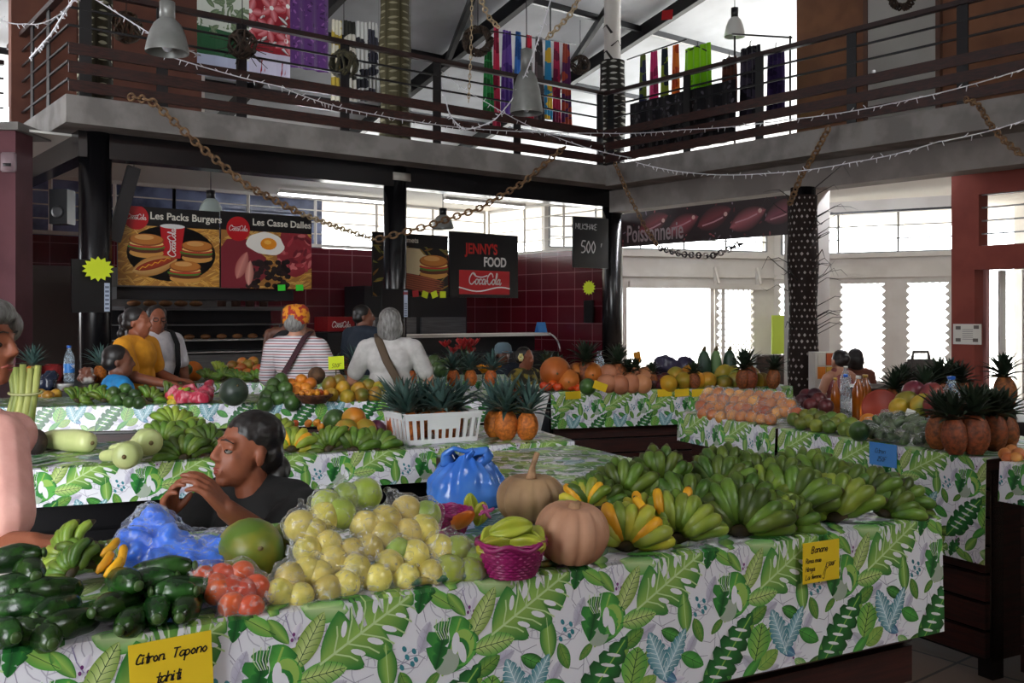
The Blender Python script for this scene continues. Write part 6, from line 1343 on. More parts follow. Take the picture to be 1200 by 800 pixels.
st_ = T('stool', 'low stool under the seated vendor in black', 'stool', bt @ V(0, .03, 0)); q = st_.location.copy()
bm = B(); lathe(bm, [(.17, .37), (.18, .385), (.18, .4), (0, .405)], 24, Matrix.Translation(q)); obj('seat', bm, wood_dark, st_)
for i in range(4): bm = B(); a = i*PI/2+.4; tube(bm, [q+V(.15*math.cos(a), .15*math.sin(a), .38), q+V(.18*math.cos(a), .18*math.sin(a), 0)], .016, 8); obj('leg', bm, wood_dark, st_)
# ---------------------------------------------------------------- signs and the snack stall
def onv(px, py, v):          # point seen at a pixel on the upright plane v = const
    k = (px-600)/F; a = uv(0, v); u = (k*a.y-a.x)/(UX-k*UY); q = uv(u, v); return V(q.x, q.y, H-(py-HY)/F*q.y)
def onu(px, py, u):
    v = vu(px, u); q = uv(u, v); return V(q.x, q.y, H-(py-HY)/F*q.y)
DU = V(UX, UY); DV = V(-UY, UX)
sign_print = Mprint('sign_print', .35, .5); board_k = M('black_board', '#0b0b0d', rough=.3)
paper_y = M('yellow_paper', '#e8c51c', rough=.7); ink = M('black_ink', '#15151a', rough=.6); paper_g = M('fluo_green_paper', '#3fd83a', rough=.7); paper_l = M('fluo_yellow_paper', '#d6e82a', rough=.7); paper_r = M('red_paper', '#d0303a', rough=.7); paper_b = M('blue_paper', '#4a8fd8', rough=.7)
K_ = col('#0c0c0e'); RED = col('#b3121c'); W_ = col('#f0efec')
def signboard(name, label, O, sv, w, h, pr=None, base=K_, texts=(), th=.03, front=None, cat='sign', board=board_k):
    """O bottom-left corner, sv unit vector along the face; texts: (body, x, y, size, colour, xs, offset, shear)"""
    nrm = V(sv.y, -sv.x) if front is None else front; root = T(name, label, cat, O+sv*w/2)
    mp = lambda s, t, hh: O+sv*s+V(0, 0, t)+nrm*(.001+hh)
    bm = B(); m = Matrix(((sv.x, -nrm.x, 0, O.x), (sv.y, -nrm.y, 0, O.y), (0, 0, 1, O.z), (0, 0, 0, 1))); box(bm, 0, w, 0, th, 0, h, m); obj('board', bm, board, root, False)
    if pr: pr.build('printed_picture', (0, w, 0, h), mp, sign_print, root, base=base)
    for body, x, y, size, c, xs, of, shr in texts:
        bm = text_bm(body, size, shr, of, 1.0, .001, xs)
        for v in bm.verts: v.co = mp(x+v.co.x, y+v.co.y, .004+v.co.z)
        obj('lettering', bm, M('letter_'+c.strip('#'), c, rough=.5), root, False)
    return root
def fries(pr, w, h, y1, n, seed, cols=('#d9a44a', '#c48a34', '#e3b866', '#a8702a')):
    r = random.Random(seed); cs = [col(c) for c in cols]
    for i in range(n):
        x, y, a = r.random()*w, r.random()*y1, r.uniform(-.9, .9); pr.leaf(x, y, .13*w, .022*w, a, cs[i % 4], cs[(i+1) % 4], 1+i*.004, n=4)
def burger(pr, x, y, w, ly):
    bun, bun2 = col('#b5702e'), col('#8a4a1c')
    pr.ellipse(x, y-.22*w, .46*w, .14*w, col('#c89048'), ly); pr.ellipse(x, y-.13*w, .48*w, .1*w, col('#5a2a18'), ly+.1, 0, 18, .03); pr.ellipse(x, y-.06*w, .5*w, .08*w, col('#4f7a2a'), ly+.2, 0, 24, .08)
    pr.ellipse(x, y-.02*w, .47*w, .07*w, col('#b5302a'), ly+.3); pr.ellipse(x, y+.03*w, .46*w, .07*w, col('#e8c878'), ly+.4); pr.ellipse(x, y+.13*w, .47*w, .17*w, bun2, ly+.5); pr.ellipse(x, y+.15*w, .44*w, .145*w, bun, ly+.6); pr.ellipse(x-.06*w, y+.2*w, .26*w, .07*w, col('#d09a5a'), ly+.7)
def disc(pr, x, y, r, ly=6):
    pr.ellipse(x, y, r, r, RED, ly, n=32); script(pr, x-r*.8, y-r*.18, r*1.6, W_, ly+.5)
VS = .27
def usign(px0, px1, y0, y1, v): # bottom-left, width, height from pixel corners
    a = onv(px0, y1, v); b = onv(px1, y1, v); t = onv(px0, y0, v); return a, (V(b.x-a.x, b.y-a.y)).length, t.z-a.z
O, w, h = usign(138, 257, 240, 334, VS)
p = Print(); p.poly([(0, 0), (w, 0), (w, h*.8), (0, h*.8)], col('#a87434'), .5); fries(p, w, h, h*.78, 300, 1); p.ellipse(w*.52, h*.42, w*.44, h*.36, K_, 2.4, n=30); p.poly([(0, h*.76), (w, h*.76), (w, h), (0, h)], K_, 3); p.ellipse(w*.52, h*.42, w*.44, h*.36, K_, 2.4, n=30)
p.poly([(w*.43, h*.36), (w*.60, h*.36), (w*.645, h*.77), (w*.40, h*.77)], RED, 3.4); p.ellipse(w*.523, h*.77, w*.123, h*.03, col('#d8d8d8'), 3.6); script(p, w*.555, h*.37, h*.37, W_, 4, True)
burger(p, w*.27, h*.52, w*.36, 4); burger(p, w*.77, h*.47, w*.34, 4.2); burger(p, w*.65, h*.2, w*.34, 6)
p.leaf(w*.35, h*.26, w*.46, h*.24, .3, col('#d9b070'), col('#b07838'), 5); p.leaf(w*.36, h*.28, w*.42, h*.11, .3, col('#a83a1c'), col('#8a2a14'), 5.3); p.line([(w*(.2+.03*i), h*(.2+.015*i+.025*(i % 2))) for i in range(11)], .008, col('#e8b02a'), 5.6)
disc(p, w*.17, h*.86, w*.12)
signboard('menu_board', 'menu board headed Les Packs Burgers with burgers and a red cup', O, DU, w, h, p, K_, [('Les Packs Burgers', w*.3, h*.85, .115, '#d8d4c8', 1.0, .002, 0)])
O, w, h = usign(259, 365, 247, 337, VS)
p = Print(); p.poly([(0, 0), (w, 0), (w, h*.8), (0, h*.8)], col('#9a6a34'), .5); fries(p, w, h, h*.8, 160, 2, ('#d9a44a', '#b98a44', '#e3b866', '#a8702a'))
p.ellipse(w*.2, h*.3, w*.28, h*.34, col('#7a2430'), 2, .3, 18, .1); p.ellipse(w*.83, h*.5, w*.25, h*.34, col('#8a2a34'), 2.1, -.2, 18, .1)
r = random.Random(4)
for i in range(40): p.ellipse(w*(.62+r.random()*.36), h*(.25+r.random()*.5), w*.05, h*.025, col(('#a83a44', '#6a1c28', '#c46a6a', '#8a2430')[i % 4]), 2.3+i*.01, r.random()*3, 8)
for i in range(70): p.ellipse(w*(.28+r.random()*.45), h*(.02+r.random()*.36), w*.035, h*.035, col(('#1c1416', '#2a1a1c', '#120c0e')[i % 3]), 2.8+i*.01, 0, 9)
p.ellipse(w*.48, h*.6, w*.21, h*.15, col('#e8e4dc'), 4, -.1, 26, .05); p.ellipse(w*.51, h*.6, w*.09, h*.08, col('#e08a1c'), 4.5); p.ellipse(w*.5, h*.62, w*.04, h*.03, col('#f0b04a'), 4.7)
p.leaf(w*.22, h*.3, w*.3, h*.16, 1.2, col('#d08a80'), col('#a85a54'), 4.2); p.leaf(w*.3, h*.2, w*.26, h*.12, 1.5, col('#e0a898'), col('#b06a60'), 4.3)
p.poly([(0, h*.76), (w, h*.76), (w, h), (0, h)], K_, 5); disc(p, w*.18, h*.78, w*.125, 6)
signboard('menu_board', 'menu board headed Les Casse Dalles with a fried egg', O, DU, w, h, p, K_, [('Les Casse Dalles', w*.33, h*.84, .115, '#d8d4c8', 1.0, .002, 0)])
O, w, h = usign(437, 525, 271, 347, VS+.25)
p = Print(); fries(p, w, h, h*.8, 60, 5, ('#5a6a2a', '#8a7a3a', '#4a3a1c', '#a8702a')); p.ellipse(w*.55, h*.55, w*.2, h*.22, col('#d8c8a0'), 3, 0, 24, .12); burger(p, w*.8, h*.5, w*.42, 4); 
for i in range(7): p.leaf(w*.65, h*(.1+.035*i), w*.62, h*.05, -.15, col('#a85a3a'), col('#6a2a1c'), 5+i*.1)
p.poly([(0, h*.8), (w, h*.8), (w, h), (0, h)], K_, 6)
signboard('menu_board', 'menu board headed Gourmets half hidden by the black column', O, DU, w, h, p, K_, [('Les Gourmets', w*.12, h*.86, .10, '#d8d4c8', 1.0, .002, 0)])
O, w, h = usign(527, 607, 271, 348, VS+.25)
p = Print(); p.poly([(w*.13, h*.05), (w*.87, h*.05), (w*.87, h*.42), (w*.13, h*.42)], RED, 2); script(p, w*.26, h*.2, w*.48, W_, 4); p.line([(w*(.13+.74*i/12), h*(.13+.035*math.sin(i*.55+2.4))) for i in range(13)], .018, W_, 3)
signboard('snack_sign', 'black snack bar sign reading Jenny\'s Food above a red soda panel', O, DU, w, h, p, K_, [("JENNY'S", w*.22, h*.68, .21, '#b3201c', .78, .006, 0), ('FOOD', w*.48, h*.49, .19, '#d8d6d2', .78, .006, 0)])
O, w, h = usign(672, 713, 253, 313, -.2)
p = Print(); pen(p, 'MILKSHAKE', w*.06, h*.76, .08, .008, col('#d8d8d8'), 3, .05); pen(p, '500', w*.22, h*.3, .17, .02, col('#d8d8d8'), 3, .05); pen(p, 'F', w*.78, h*.42, .05, .006, col('#d8d8d8'), 3, .05)
signboard('chalk_board', 'black chalk board reading Milkshake 500 F hung on the column', O, DU, w, h, p, K_)
# fish stall banner
a, b = onu(728, 290, 7.42), onu(923, 277, 7.42); w = (V(b.x-a.x, b.y-a.y)).length; h = .5; O = V(a.x, a.y, 2.56)
p = Print(); r = random.Random(9)
for i in range(5): x = w*(.22+.19*i); p.leaf(x, h*(.55+.06*(-1)**i), .62, .3, .35, col(('#8a3a40', '#a8505a', '#7a2f38', '#b06068', '#8a4a58')[i]), col('#3a161c'), 2+i*.3, n=14); p.ellipse(x+.2, h*.68, .03, .03, col('#d8b0a8'), 2.2+i*.3); p.line([(x-.2, h*.42), (x, h*.5), (x+.15, h*.6)], .02, col('#c89098'), 2.25+i*.3)
for i in range(60): p.ellipse(r.random()*w, r.random()*h, .03*r.random()+.01, .012, col(('#5a1c24', '#2a0e12', '#7a6a78', '#9a4a52')[i % 4]), 1.5, r.random()*3, 8)
signboard('shop_banner', 'dark red fish-shop banner reading Poissonnerie with fish pictures', O, -DV, w, h, p, col('#241014'), [('Poissonnerie', w*.04, h*.13, .36, '#a8989a', .60, .004, 0)], front=-DU)
# ---- notes, star cards
def card(name, label, c, sv, w, h, mat, tilt=0, lines=None, lean=0, cat='price card', group=None, txt=None, stick=0):
    nrm = V(sv.y, -sv.x); ca, sa = math.cos(tilt), math.sin(tilt)
    mp = lambda s, t, hh: c+sv*(s*ca-t*sa)+V(0, 0, 1)*(s*sa+t*ca)+nrm*(hh+lean*(t+h/2))
    bm = B(); vs = [bm.verts.new(mp(x, y, z)) for z in (-.001, .001) for x, y in ((-w/2, -h/2), (w/2, -h/2), (w/2, h/2), (-w/2, h/2))]
    for q in ((3, 2, 1, 0), (4, 5, 6, 7), (0, 1, 5, 4), (1, 2, 6, 5), (2, 3, 7, 6), (3, 0, 4, 7)): bm.faces.new([vs[i] for i in q])
    o = tag(obj(name, bm, mat, None, False), label, cat, group)
    if stick: bm = B(); tube(bm, [c-nrm*.006, c-nrm*.006-V(0, 0, stick)], .004, 5); obj('stick', bm, stem_mat, o)
    if txt:
        p = Print()
        for s, x, y, hh, ww in txt: pen(p, s, x*w-w/2, y*h-h/2, hh*h, ww*h, col('#1a1a22'), 2, .25)
        p.build('lettering', (-w/2, w/2, -h/2, h/2), lambda s, t, z: mp(s, t, .0012+z), sign_print, o)
    return o
c = (on1(149)+on1(247))/2; w = (on1(247)-on1(149)).length
card('price_sign', 'big yellow handwritten sign at bottom left reading Citron Tapono tahiti', c-DN*.03+V(0, 0, -.082), DA, w*.98, .145, paper_y, .045, cat='price sign', lean=.0,
     txt=[('Citron. Tapono', .07, .74, .12, .018), ('tahiti', .3, .45, .13, .018), ('25F le k', .22, .14, .13, .018)])
c = (on1(930)+on1(972))/2; w = (on1(972)-on1(930)).length
card('price_sign', 'yellow handwritten sign reading Banane below the green bananas', c-DN*.034+V(0, 0, -.062), DA, w, .108, paper_y, .0, cat='price sign', txt=[('Banane', .22, .74, .15, .022), ('Rima mao', .06, .5, .11, .016), ('Hinga', .06, .3, .11, .016), ('La femme', .06, .1, .11, .016), ('}', .55, .2, .26, .016), ('500F', .68, .36, .10, .016)])
c = solve(1039, 531, M5-N5*.012, N5, ZT, 0, 0, 1e6); c = P(1040, 532, (M5+D5*((solve(1040, 520, M5, N5, ZT, 0, 0, 0)-M5).dot(D5))).y)-N5*.03
card('price_sign', 'blue handwritten sign on the right counter cloth', c, D5, .155, .105, paper_b, 0, cat='price sign', txt=[('Citron', .2, .55, .2, .02), ('250F', .3, .2, .2, .02)])
for i, (px, py, lb) in enumerate(((670, 463, 'yellow price note leftmost on the melon counter cloth'), (777, 460, 'yellow price note in the middle of the melon counter edge'), (797, 460, 'yellow price note second from right on the melon counter edge'), (817, 460, 'yellow price note rightmost on the melon counter edge'))):
    k = (px-600)/F; s = (k*A6.y-A6.x)/(D6.x-k*D6.y); c = A6+D6*s-N6*.03; c.z = H-(py-HY)/F*c.y; card('price_note', lb, c, D6, .125, .06, paper_y, .05, group='yellow price notes')
p_ = s6(701, 452, .06, .05, 0); card('price_note', 'yellow price note leaning on the melons', p_-N6*.04, D6, .11, .06, paper_y, -.35, group='yellow price notes')
card('price_note', 'orange note standing against the bright doorway', P(747, 419, 8.0), DA, .07, .1, M('orange_paper', '#d9902a', rough=.7), .2, stick=.24)
card('price_note', 'yellow handwritten note standing between the two customers', P(394, 425, 6.55), DA, .11, .09, paper_l, .03, stick=.22, txt=[('500F', .2, .15, .3, .03)])
bm = B(); c = onv(634, 400, 1.4); c.z = 1.245+.072; m = Matrix.Translation(c) @ Matrix.Rotation(.5, 4, 'Z'); vs = [bm.verts.new(m @ V(*q)) for q in ((-.08, -.07, -.07), (.08, -.07, -.07), (.08, 0, .1), (-.08, 0, .1), (.08, .07, -.07), (-.08, .07, -.07))]
bm.faces.new([vs[i] for i in (0, 1, 2, 3)]); bm.faces.new([vs[i] for i in (3, 2, 4, 5)]); bm.faces.new([vs[i] for i in (0, 5, 4, 1)]); tag(obj('price_note', bm, paper_b, None, False), 'blue folded note standing on the refrigerated counter', 'price card')
def star(label, c, sv, r, mat, n=14):
    bm = B(); nrm = V(sv.y, -sv.x); f = [bm.verts.new(c+(sv*math.cos(i*PI/n)*1.25+V(0, 0, 1)*math.sin(i*PI/n))*(r if i % 2 else r*.74)) for i in range(2*n)]; b_ = [bm.verts.new(v.co-nrm*.004) for v in f]
    bm.faces.new(f); bm.faces.new(b_[::-1])
    for i in range(2*n): bm.faces.new((f[i], f[(i+1) % (2*n)], b_[(i+1) % (2*n)], b_[i]))
    bmesh.ops.recalc_face_normals(bm, faces=bm.faces); tag(obj('star_card', bm, mat, None, False), label, 'price card')
star('fluorescent yellow starburst card on the left black column', onv(115, 315, -.30), DU, .13, paper_l); star('fluorescent yellow starburst card on the red tiled wall', onu(690, 337, 7.55), -DV, .12, paper_l)
for px, py, m, lb in ((330, 337, paper_g, 'left of two fluorescent green notes under the egg menu board'), (351, 337, paper_g, 'right of two fluorescent green notes under the egg menu board')): card('price_note', lb, onv(px, py, VS-.04), DU, .1, .075, m, .05, group='green notes under the egg menu board')
for px, py, m, tl, lb in ((487, 344, paper_r, .1, 'red note below the Gourmets board'), (498, 345, paper_l, -.3, 'tilted yellow note next to the red one'), (509, 345, paper_l, .35, 'middle yellow note below the Gourmets board'), (519, 345, paper_l, .0, 'right yellow note below the Gourmets board')): card('price_note', lb, onv(px, py, VS+.2), DU, .1, .09, m, tl, group='notes below the Gourmets board')
# price panels on the columns
for px0, px1, y0, y1, v, lb, sx in ((84, 131, 303, 366, -.22, 'black price panel with white strip on the left black column', 122), (448, 481, 338, 372, -.19, 'black price panel with white strip on the middle black column', 473)):
    O, w, h = usign(px0, px1, y0, y1, v); p = Print(); sx0 = w*(sx-px0)/(px1-px0); p.poly([(sx0, h*.02), (sx0+w*.14, h*.02), (sx0+w*.14, h*.56 if px0 < 100 else h*.95), (sx0, h*.56 if px0 < 100 else h*.95)], col('#b8c4d8'), 2)
    for i in range(6): p.poly([(sx0+w*.02, h*(.06+.08*i)), (sx0+w*.12, h*(.06+.08*i)), (sx0+w*.12, h*(.10+.08*i)), (sx0+w*.02, h*(.10+.08*i))], col('#6a7488'), 3)
    p.poly([(sx0-w*.02, h*.8), (sx0+w*.15, h*.8), (sx0+w*.15, h*.9), (sx0-w*.02, h*.9)], col('#a82a2a'), 2); signboard('price_board', lb, O, DU, w, h, p, K_)
O = onu(684, 378, 7.6); signboard('price_board', 'small black panel below the starburst on the red tiles', O, -DV, .2, .36, None, K_, front=-DU)
# bright paper on red pillar, plate on plum pillar, plate on beam
O = P(1112, 403, 11.0); d_ = (rb-ra).normalized(); p = Print()
for x, y in ((.06, .05), (.26, .05), (.06, .19), (.27, .2)): p.poly([(x-.03, y-.02), (x+.03, y-.02), (x+.03, y+.02), (x-.03, y+.02)], col('#5a5048'), 2)
for i in range(6): p.line([(.11, .06+.022*i), (.23, .06+.022*i)], .006, col('#8a8480'), 2)
O = fl(ra)+d_*.03-V(.783, .622)*.02; O.z = H-(403-HY)/F*O.y; signboard('notice', 'white paper notice with small pictures taped on the red pillar', O, d_, .33, .235, p, col('#d8d4cc'), th=.004, front=V(-.783, -.622))
bm = B(); c = P(10, 190, 9.72); cbox(bm, c, (.15, .05, .2)); bevel(bm, .012); root = T('junction_box', 'small grey box on the plum pillar at the left edge', 'box', c); obj('box_body', bm, M('box_mauve', '#8f7a80', rough=.5), root); bm = B(); cbox(bm, c+V(.0, -.03, -.03), (.08, .01, .03)); obj('vent_plate', bm, steel_dark, root)
bm = B(); cbox(bm, onv(471, 207, -.14), (.26, .02, .1), Euler((0, 0, UROT)).to_matrix()); tag(obj('exit_light', bm, M('dim_white_box', '#a8a49c', rough=.5)), 'white emergency light box on the black beam', 'light')
# ---------------------------------------------------------------- stall fittings
inox = M('brushed_steel', '#7a7a7c', '#6a6a6c', 3, .35, metal=.7, stretch=(1, 1, 20)); dkbox = M('dark_plastic', '#1b1b1e', rough=.35)
bm = B(); ubox(bm, .0, 2.9, 3.1, 3.28, .05, 2.2); tag(obj('splashback', bm, M('grey_panel', '#6d6a68', rough=.5), None, False), 'grey metal panel wall behind the snack display', 'panel')
bm = B(); ubox(bm, .35, 2.5, .45, 1.1, 1.72, 1.86); tag(obj('extractor_hood', bm, dkbox, None, False), 'long black hood below the two left menu boards', 'hood')
root = T('display_case', 'glass-fronted steel display case with shelves of snacks', 'display case', uv(1.9, 1.9)); bm = B(); ubox(bm, .75, 3.0, 1.5, 2.2, 0, 1.02); obj('base_cabinet', bm, inox, root, False)
for z in (1.04, 1.2, 1.4): bm = B(); ubox(bm, .78, 2.97, 1.55, 2.15, z, z+.018); obj('shelf', bm, alu if z != 1.4 else inox, root, False)
bm = B(); ubox(bm, .75, 3.0, 1.5, 2.2, 1.6, 1.65); obj('top', bm, inox, root, False)
for u in (.77, 1.25, 2.98): bm = B(); bar(bm, uv(u, 1.52, 1), uv(u, 1.52, 1.62), .035); obj('post', bm, alu if u < 1 else dkbox, root, False)
bm = B(); ubox(bm, .78, 2.97, 2.16, 2.19, 1.02, 1.6); obj('back_panel', bm, dkbox, root, False)
for i in range(9): c = uv(1.0+.22*i, 1.8, 1.25); bm = B(); ell(bm, c, (.07, .05, .035)); tag(obj('bread_roll', bm, M('bread_crust', '#8a5a30', '#6a4020', 8, .7)), 'bread roll on the middle shelf of the display case, '+ordl(i, 9), 'bread roll', 'bread rolls in the display case')
for i in range(5): c = uv(.95+.2*i, 1.8, 1.69); bm = B(); ell(bm, c, (.09, .06, .04)); tag(obj('bread_roll', bm, MATS['bread_crust']), 'bread roll on top of the display case, '+ordl(i, 5), 'bread roll', 'bread rolls on the display case')
for i in range(4): c = uv(2.1+.2*i, 1.8, 1.65); bm = B(); lathe(bm, [(.06, 0), (.06, .09), (.063, .1), (0, .1)], 16, Matrix.Translation(c)); tag(obj('tin', bm, M('brown_tin', '#4a3028', rough=.4, rand=.2)), 'brown tin on top of the display case, '+ordl(i, 4), 'tin', 'tins on the display case')
# red soda cooler with script
O = onv(384, 388, 1.2); root = T('soda_cooler', 'red drinks cooler with white script between the two shoppers', 'cooler', V(O.x, O.y, 0)); w = .42
bm = B(); m = Matrix(((UX, -UY, 0, O.x), (UY, UX, 0, O.y), (0, 0, 1, 0), (0, 0, 0, 1))); box(bm, 0, w, 0, .5, 0, O.z-.02, m); obj('cabinet', bm, dkbox, root, False); bm = B(); box(bm, 0, w, 0, .4, O.z, O.z+.2, m); obj('header', bm, M('soda_red', '#8a1218', rough=.35), root, False)
p = Print(); script(p, .06, .05, .3, W_, 3); p.build('lettering', (0, w, 0, .2), lambda s, t, hh: O+DU*s+V(0, 0, t)-DV*(.001+hh), sign_print, root)
# tall steel fridge with two doors
root = T('fridge', 'tall two-door steel fridge in the shade behind the sign', 'fridge', uv(5.6, 2.9)); bm = B(); ubox(bm, 4.75, 6.75, 2.6, 3.25, .05, 2.0); obj('cabinet', bm, dkbox, root, False)
for u0, u1 in ((4.8, 5.7), (5.8, 6.7)):
    bm = B(); ubox(bm, u0, u1, 2.56, 2.6, .1, 1.5); d_ = obj('door', bm, inox, root, False); bm = B(); bar(bm, uv(u1-.08, 2.53, .7), uv(u1-.08, 2.53, 1.2), .025); obj('handle', bm, alu, d_, False)
# wire shelf with jars
root = T('shelf_unit', 'small steel shelf with jars beside the fridge', 'shelf', uv(4.6, 2.2)); bm = B()
for z in (1.05, 1.3): ubox(bm, 4.3, 5.0, 2.05, 2.35, z, z+.02)
obj('shelf', bm, alu, root, False); bm = B()
for u in (4.32, 4.98): bar(bm, uv(u, 2.07, 0), uv(u, 2.07, 1.6), .025)
obj('post', bm, alu, root, False)
for i in range(3):
    c = uv(4.45+.2*i, 2.2, 1.32); bm = B(); lathe(bm, [(.055, 0), (.055, .12), (.04, .14), (.04, .15), (0, .15)], 16, Matrix.Translation(c)); root = T('jar', 'pale jar on the steel shelf, '+ordl(i, 3), 'jar', c, 0, 'jars on the steel shelf'); obj('jar_body', bm, M('pale_jar', '#a8a0a0', rough=.3), root); bm = B(); lathe(bm, [(.045, .15), (.045, .17), (0, .17)], 16, Matrix.Translation(c)); obj('lid', bm, paper_r, root)
# refrigerated serving counter with curved glass end
root = T('serving_counter', 'long refrigerated serving counter with white top below the red tiles', 'counter', uv(6, 1)); bm = B(); ubox(bm, 4.5, 7.35, .9, 1.6, 0, .95); obj('base_cabinet', bm, dkbox, root, False); bm = B(); ubox(bm, 4.4, 7.4, 1.15, 1.65, 1.2, 1.245); obj('top', bm, white_paint, root, False)
bm = B(); ubox(bm, 4.5, 7.35, 1.5, 1.6, .95, 1.2); obj('back_panel', bm, dkbox, root, False); bm = B(); pts = [uv(4.5, 1.2-.35*math.sin(t), .95+.29*math.cos(t)) for t in [i*PI/16 for i in range(9)]]; tube(bm, pts, .014, 6); obj('glass_edge', bm, alu, root)
bm = B(); pts2 = [uv(7.34, 1.2-.35*math.sin(t), .95+.29*math.cos(t)) for t in [i*PI/16 for i in range(9)]]; tube(bm, pts2, .014, 6); obj('glass_edge', bm, alu, root)
# hanging tilted panel, left of the burgers board
bm = B(); a, b = onv(157, 196, .1), onv(133, 282, .1); m = Matrix.Translation((a+b)/2); bar(bm, a, b, .06, .14); root = T('hanging_board', 'thin dark panel hanging at a slant left of the burger board', 'panel', (a+b)/2); obj('panel_board', bm, dkbox, root, False); bm = B(); tube(bm, [a, a+V(0, 0, .25)], .004, 5); obj('wire', bm, steel_dark, root)
bm = B(); c_ = P(73, 243, 10.6); cbox(bm, c_, (.2, .2, .38)); root = T('loudspeaker', 'black loudspeaker box fixed left of the left column', 'loudspeaker', c_); obj('cabinet', bm, dkbox, root, False); bm = B(); lathe(bm, [(.06, 0), (.07, .012), (.04, .02), (0, .012)], 20, Matrix.Translation(c_+V(0, -.1, -.06)) @ Matrix.Rotation(PI/2, 4, 'X')); obj('cone', bm, M('cone_grey', '#3a3a3c', rough=.5), root)
# green apron board and shop clutter near the palm trunk
bm = B(); cbox(bm, P(914, 392, 17.3), (.3, .03, .7)); tag(obj('green_board', bm, M('lime_panel', '#b5cc4a', rough=.7), None, False), 'lime green panel left of the palm-wrapped column', 'panel')
bm = B(); c = P(905, 416, 13); cbox(bm, V(c.x, c.y, .5), (.5, .3, 1.0)); bevel(bm, .02, 1); tag(obj('crate_box', bm, M('dark_brown_box', '#3a2a22', rough=.6), None, False), 'dark brown box behind the mangoes left of the palm trunk', 'box')
root = T('snack_rack', 'small rack of coloured packets right of the palm trunk', 'rack', V(P(968, 0, 11.4).x, 11.4)); q = root.location.copy(); bm = B(); cbox(bm, q+V(0, 0, .55), (.34, .25, 1.1)); obj('rack_body', bm, white_paint, root, False)
for i, cc in enumerate(('#d9802a', '#e0b040', '#b0403a', '#d8d4c8', '#c05a2a', '#5a7a3a')): bm = B(); cbox(bm, q+V(-.1+.1*(i % 3), -.14, .86+.16*(i//3)), (.085, .03, .14)); obj('packet', bm, M('packet_'+cc[1:], cc, rough=.4), root, False)
# ---------------------------------------------------------------- lamps
lampm = M('lamp_grey', '#8f918e', '#7c7e7b', 4, .4, metal=.3); bulb = M('bulb_glass', '#d8dde6', rough=.2)
def bell(px, y0, y1, Y, wpx, label, top, small=False, m=lampm):
    a = P(px, y1, Y); r = wpx/2/F*Y; h = (y1-y0)/F*Y; root = T('pendant_lamp', label, 'lamp', a); mt = Matrix.Translation(a)
    bm = B(); h *= .64; lathe(bm, [(r, 0), (r*1.01, h*.06), (r*.95, h*.25), (r*.82, h*.58), (r*.62, h*.85), (r*.4, h*.98), (r*.36, h)], 28, mt, None, False); lathe(bm, [(r*.97, .004), (r*.92, h*.25), (r*.78, h*.56), (r*.36, h*.95)], 28, mt, None, False); obj('lamp_shade', bm, m, root)
    bm = B(); lathe(bm, [(r*.36, h*.98), (r*.36, h*1.5), (r*.1, h*1.54)], 20, mt); obj('socket', bm, m if not small else dkbox, root)
    bm = B(); ell(bm, a+V(0, 0, h*.3), (r*.3, r*.3, h*.28)); obj('bulb', bm, bulb, root)
    bm = B(); tube(bm, [a+V(0, 0, h*1.5), V(a.x, a.y, top)], .007 if not small else .006, 6); obj('rod', bm, steel_dark, root); return root
bell(196, 0, 62, 8.6, 49, 'large grey bell lamp hanging in front of the gallery at upper left', 7.4); bell(617, 55, 133, 12.2, 38, 'grey bell lamp hanging in front of the coloured scarves', 7.4)
bell(247, 222, 252, 12.5, 28, 'pale lamp hanging behind the burgers menu board', 3.44, True, M('lamp_pale', '#b8c4c0', rough=.3)); bell(519, 243, 268, 14, 26, 'lamp hanging behind the Gourmets board', 3.44, True); bell(861, 8, 43, 14, 24, 'small glass lamp under the roof above the clothes rack', 6.2, True, M('lamp_milky', '#cfd0cc', rough=.3))
# ---------------------------------------------------------------- gallery columns wrapped in plaited palm
wrapm = Mprint('palm_wrap', .7, .2)
def wrap(label, u, v, r, z0, z1, c_d, c_l, seed, style='stripe', base_at=None):
    q = random.Random(seed); p = Print(); w = 2*PI*r; h = z1-z0
    if style == 'stripe':
        n = int(h/.085)
        for i in range(n):
            for k in range(7):
                x = w*(k+.5)/7; y = (i+.5+.12*q.uniform(-1, 1))*h/n; p.leaf(x, y, w/7*q.uniform(.6, .9), .034*q.uniform(.6, 1.3), q.uniform(-.12, .12), c_l, tuple(t*.75 for t in c_l), 2, n=6)
        for k in range(7): p.poly([(w*k/7-.012, 0), (w*k/7+.012, 0), (w*k/7+.012, h), (w*k/7-.012, h)], tuple(t*.7 for t in c_d), 3)
    else:
        n = int(h/.075)
        for i in range(n):
            for k in range(17):
                if q.random() < .15: continue
                x = w*((k+.5*(i % 2))/17); y = (i+.5)*h/n; s = .017*q.uniform(.5, 1.15); p.poly([(x-s, y), (x, y-s*1.3), (x+s, y), (x, y+s*1.3)], c_l, 2)
        for i in range(-12, n+12, 2):
            for sg in (1, -1): p.line([(w*j/8 if sg > 0 else w-w*j/8, (i+j*1.0)*h/n+.0) for j in range(9)], .006, tuple(t*1.9 for t in c_d), 1.5)
    c = base_at or uv(u, v); base = lambda s, t: c_d
    def mp(s, t, hh):
        a = 2*PI*s/w+PI*.5; rr = r*(1+.06*math.sin(t*5+seed))+hh; return V(c.x+rr*math.cos(a), c.y+rr*math.sin(a), z0+t)
    return tag(p.build('palm_wrapping', (0, w, 0, h), mp, wrapm, None, base=base, nbase=(28, int(h/.1)), step=.001), label, 'decoration')
for u in (0, 3.72, 7.68): bm = B(); lathe(bm, [(.13, 3.75), (.13, 7.5)], 20, Matrix.Translation(uv(u, 0, 0))); S('column', bm, M('grey_column', '#8c8a86', rough=.6) if u != 7.68 else white_paint, True)
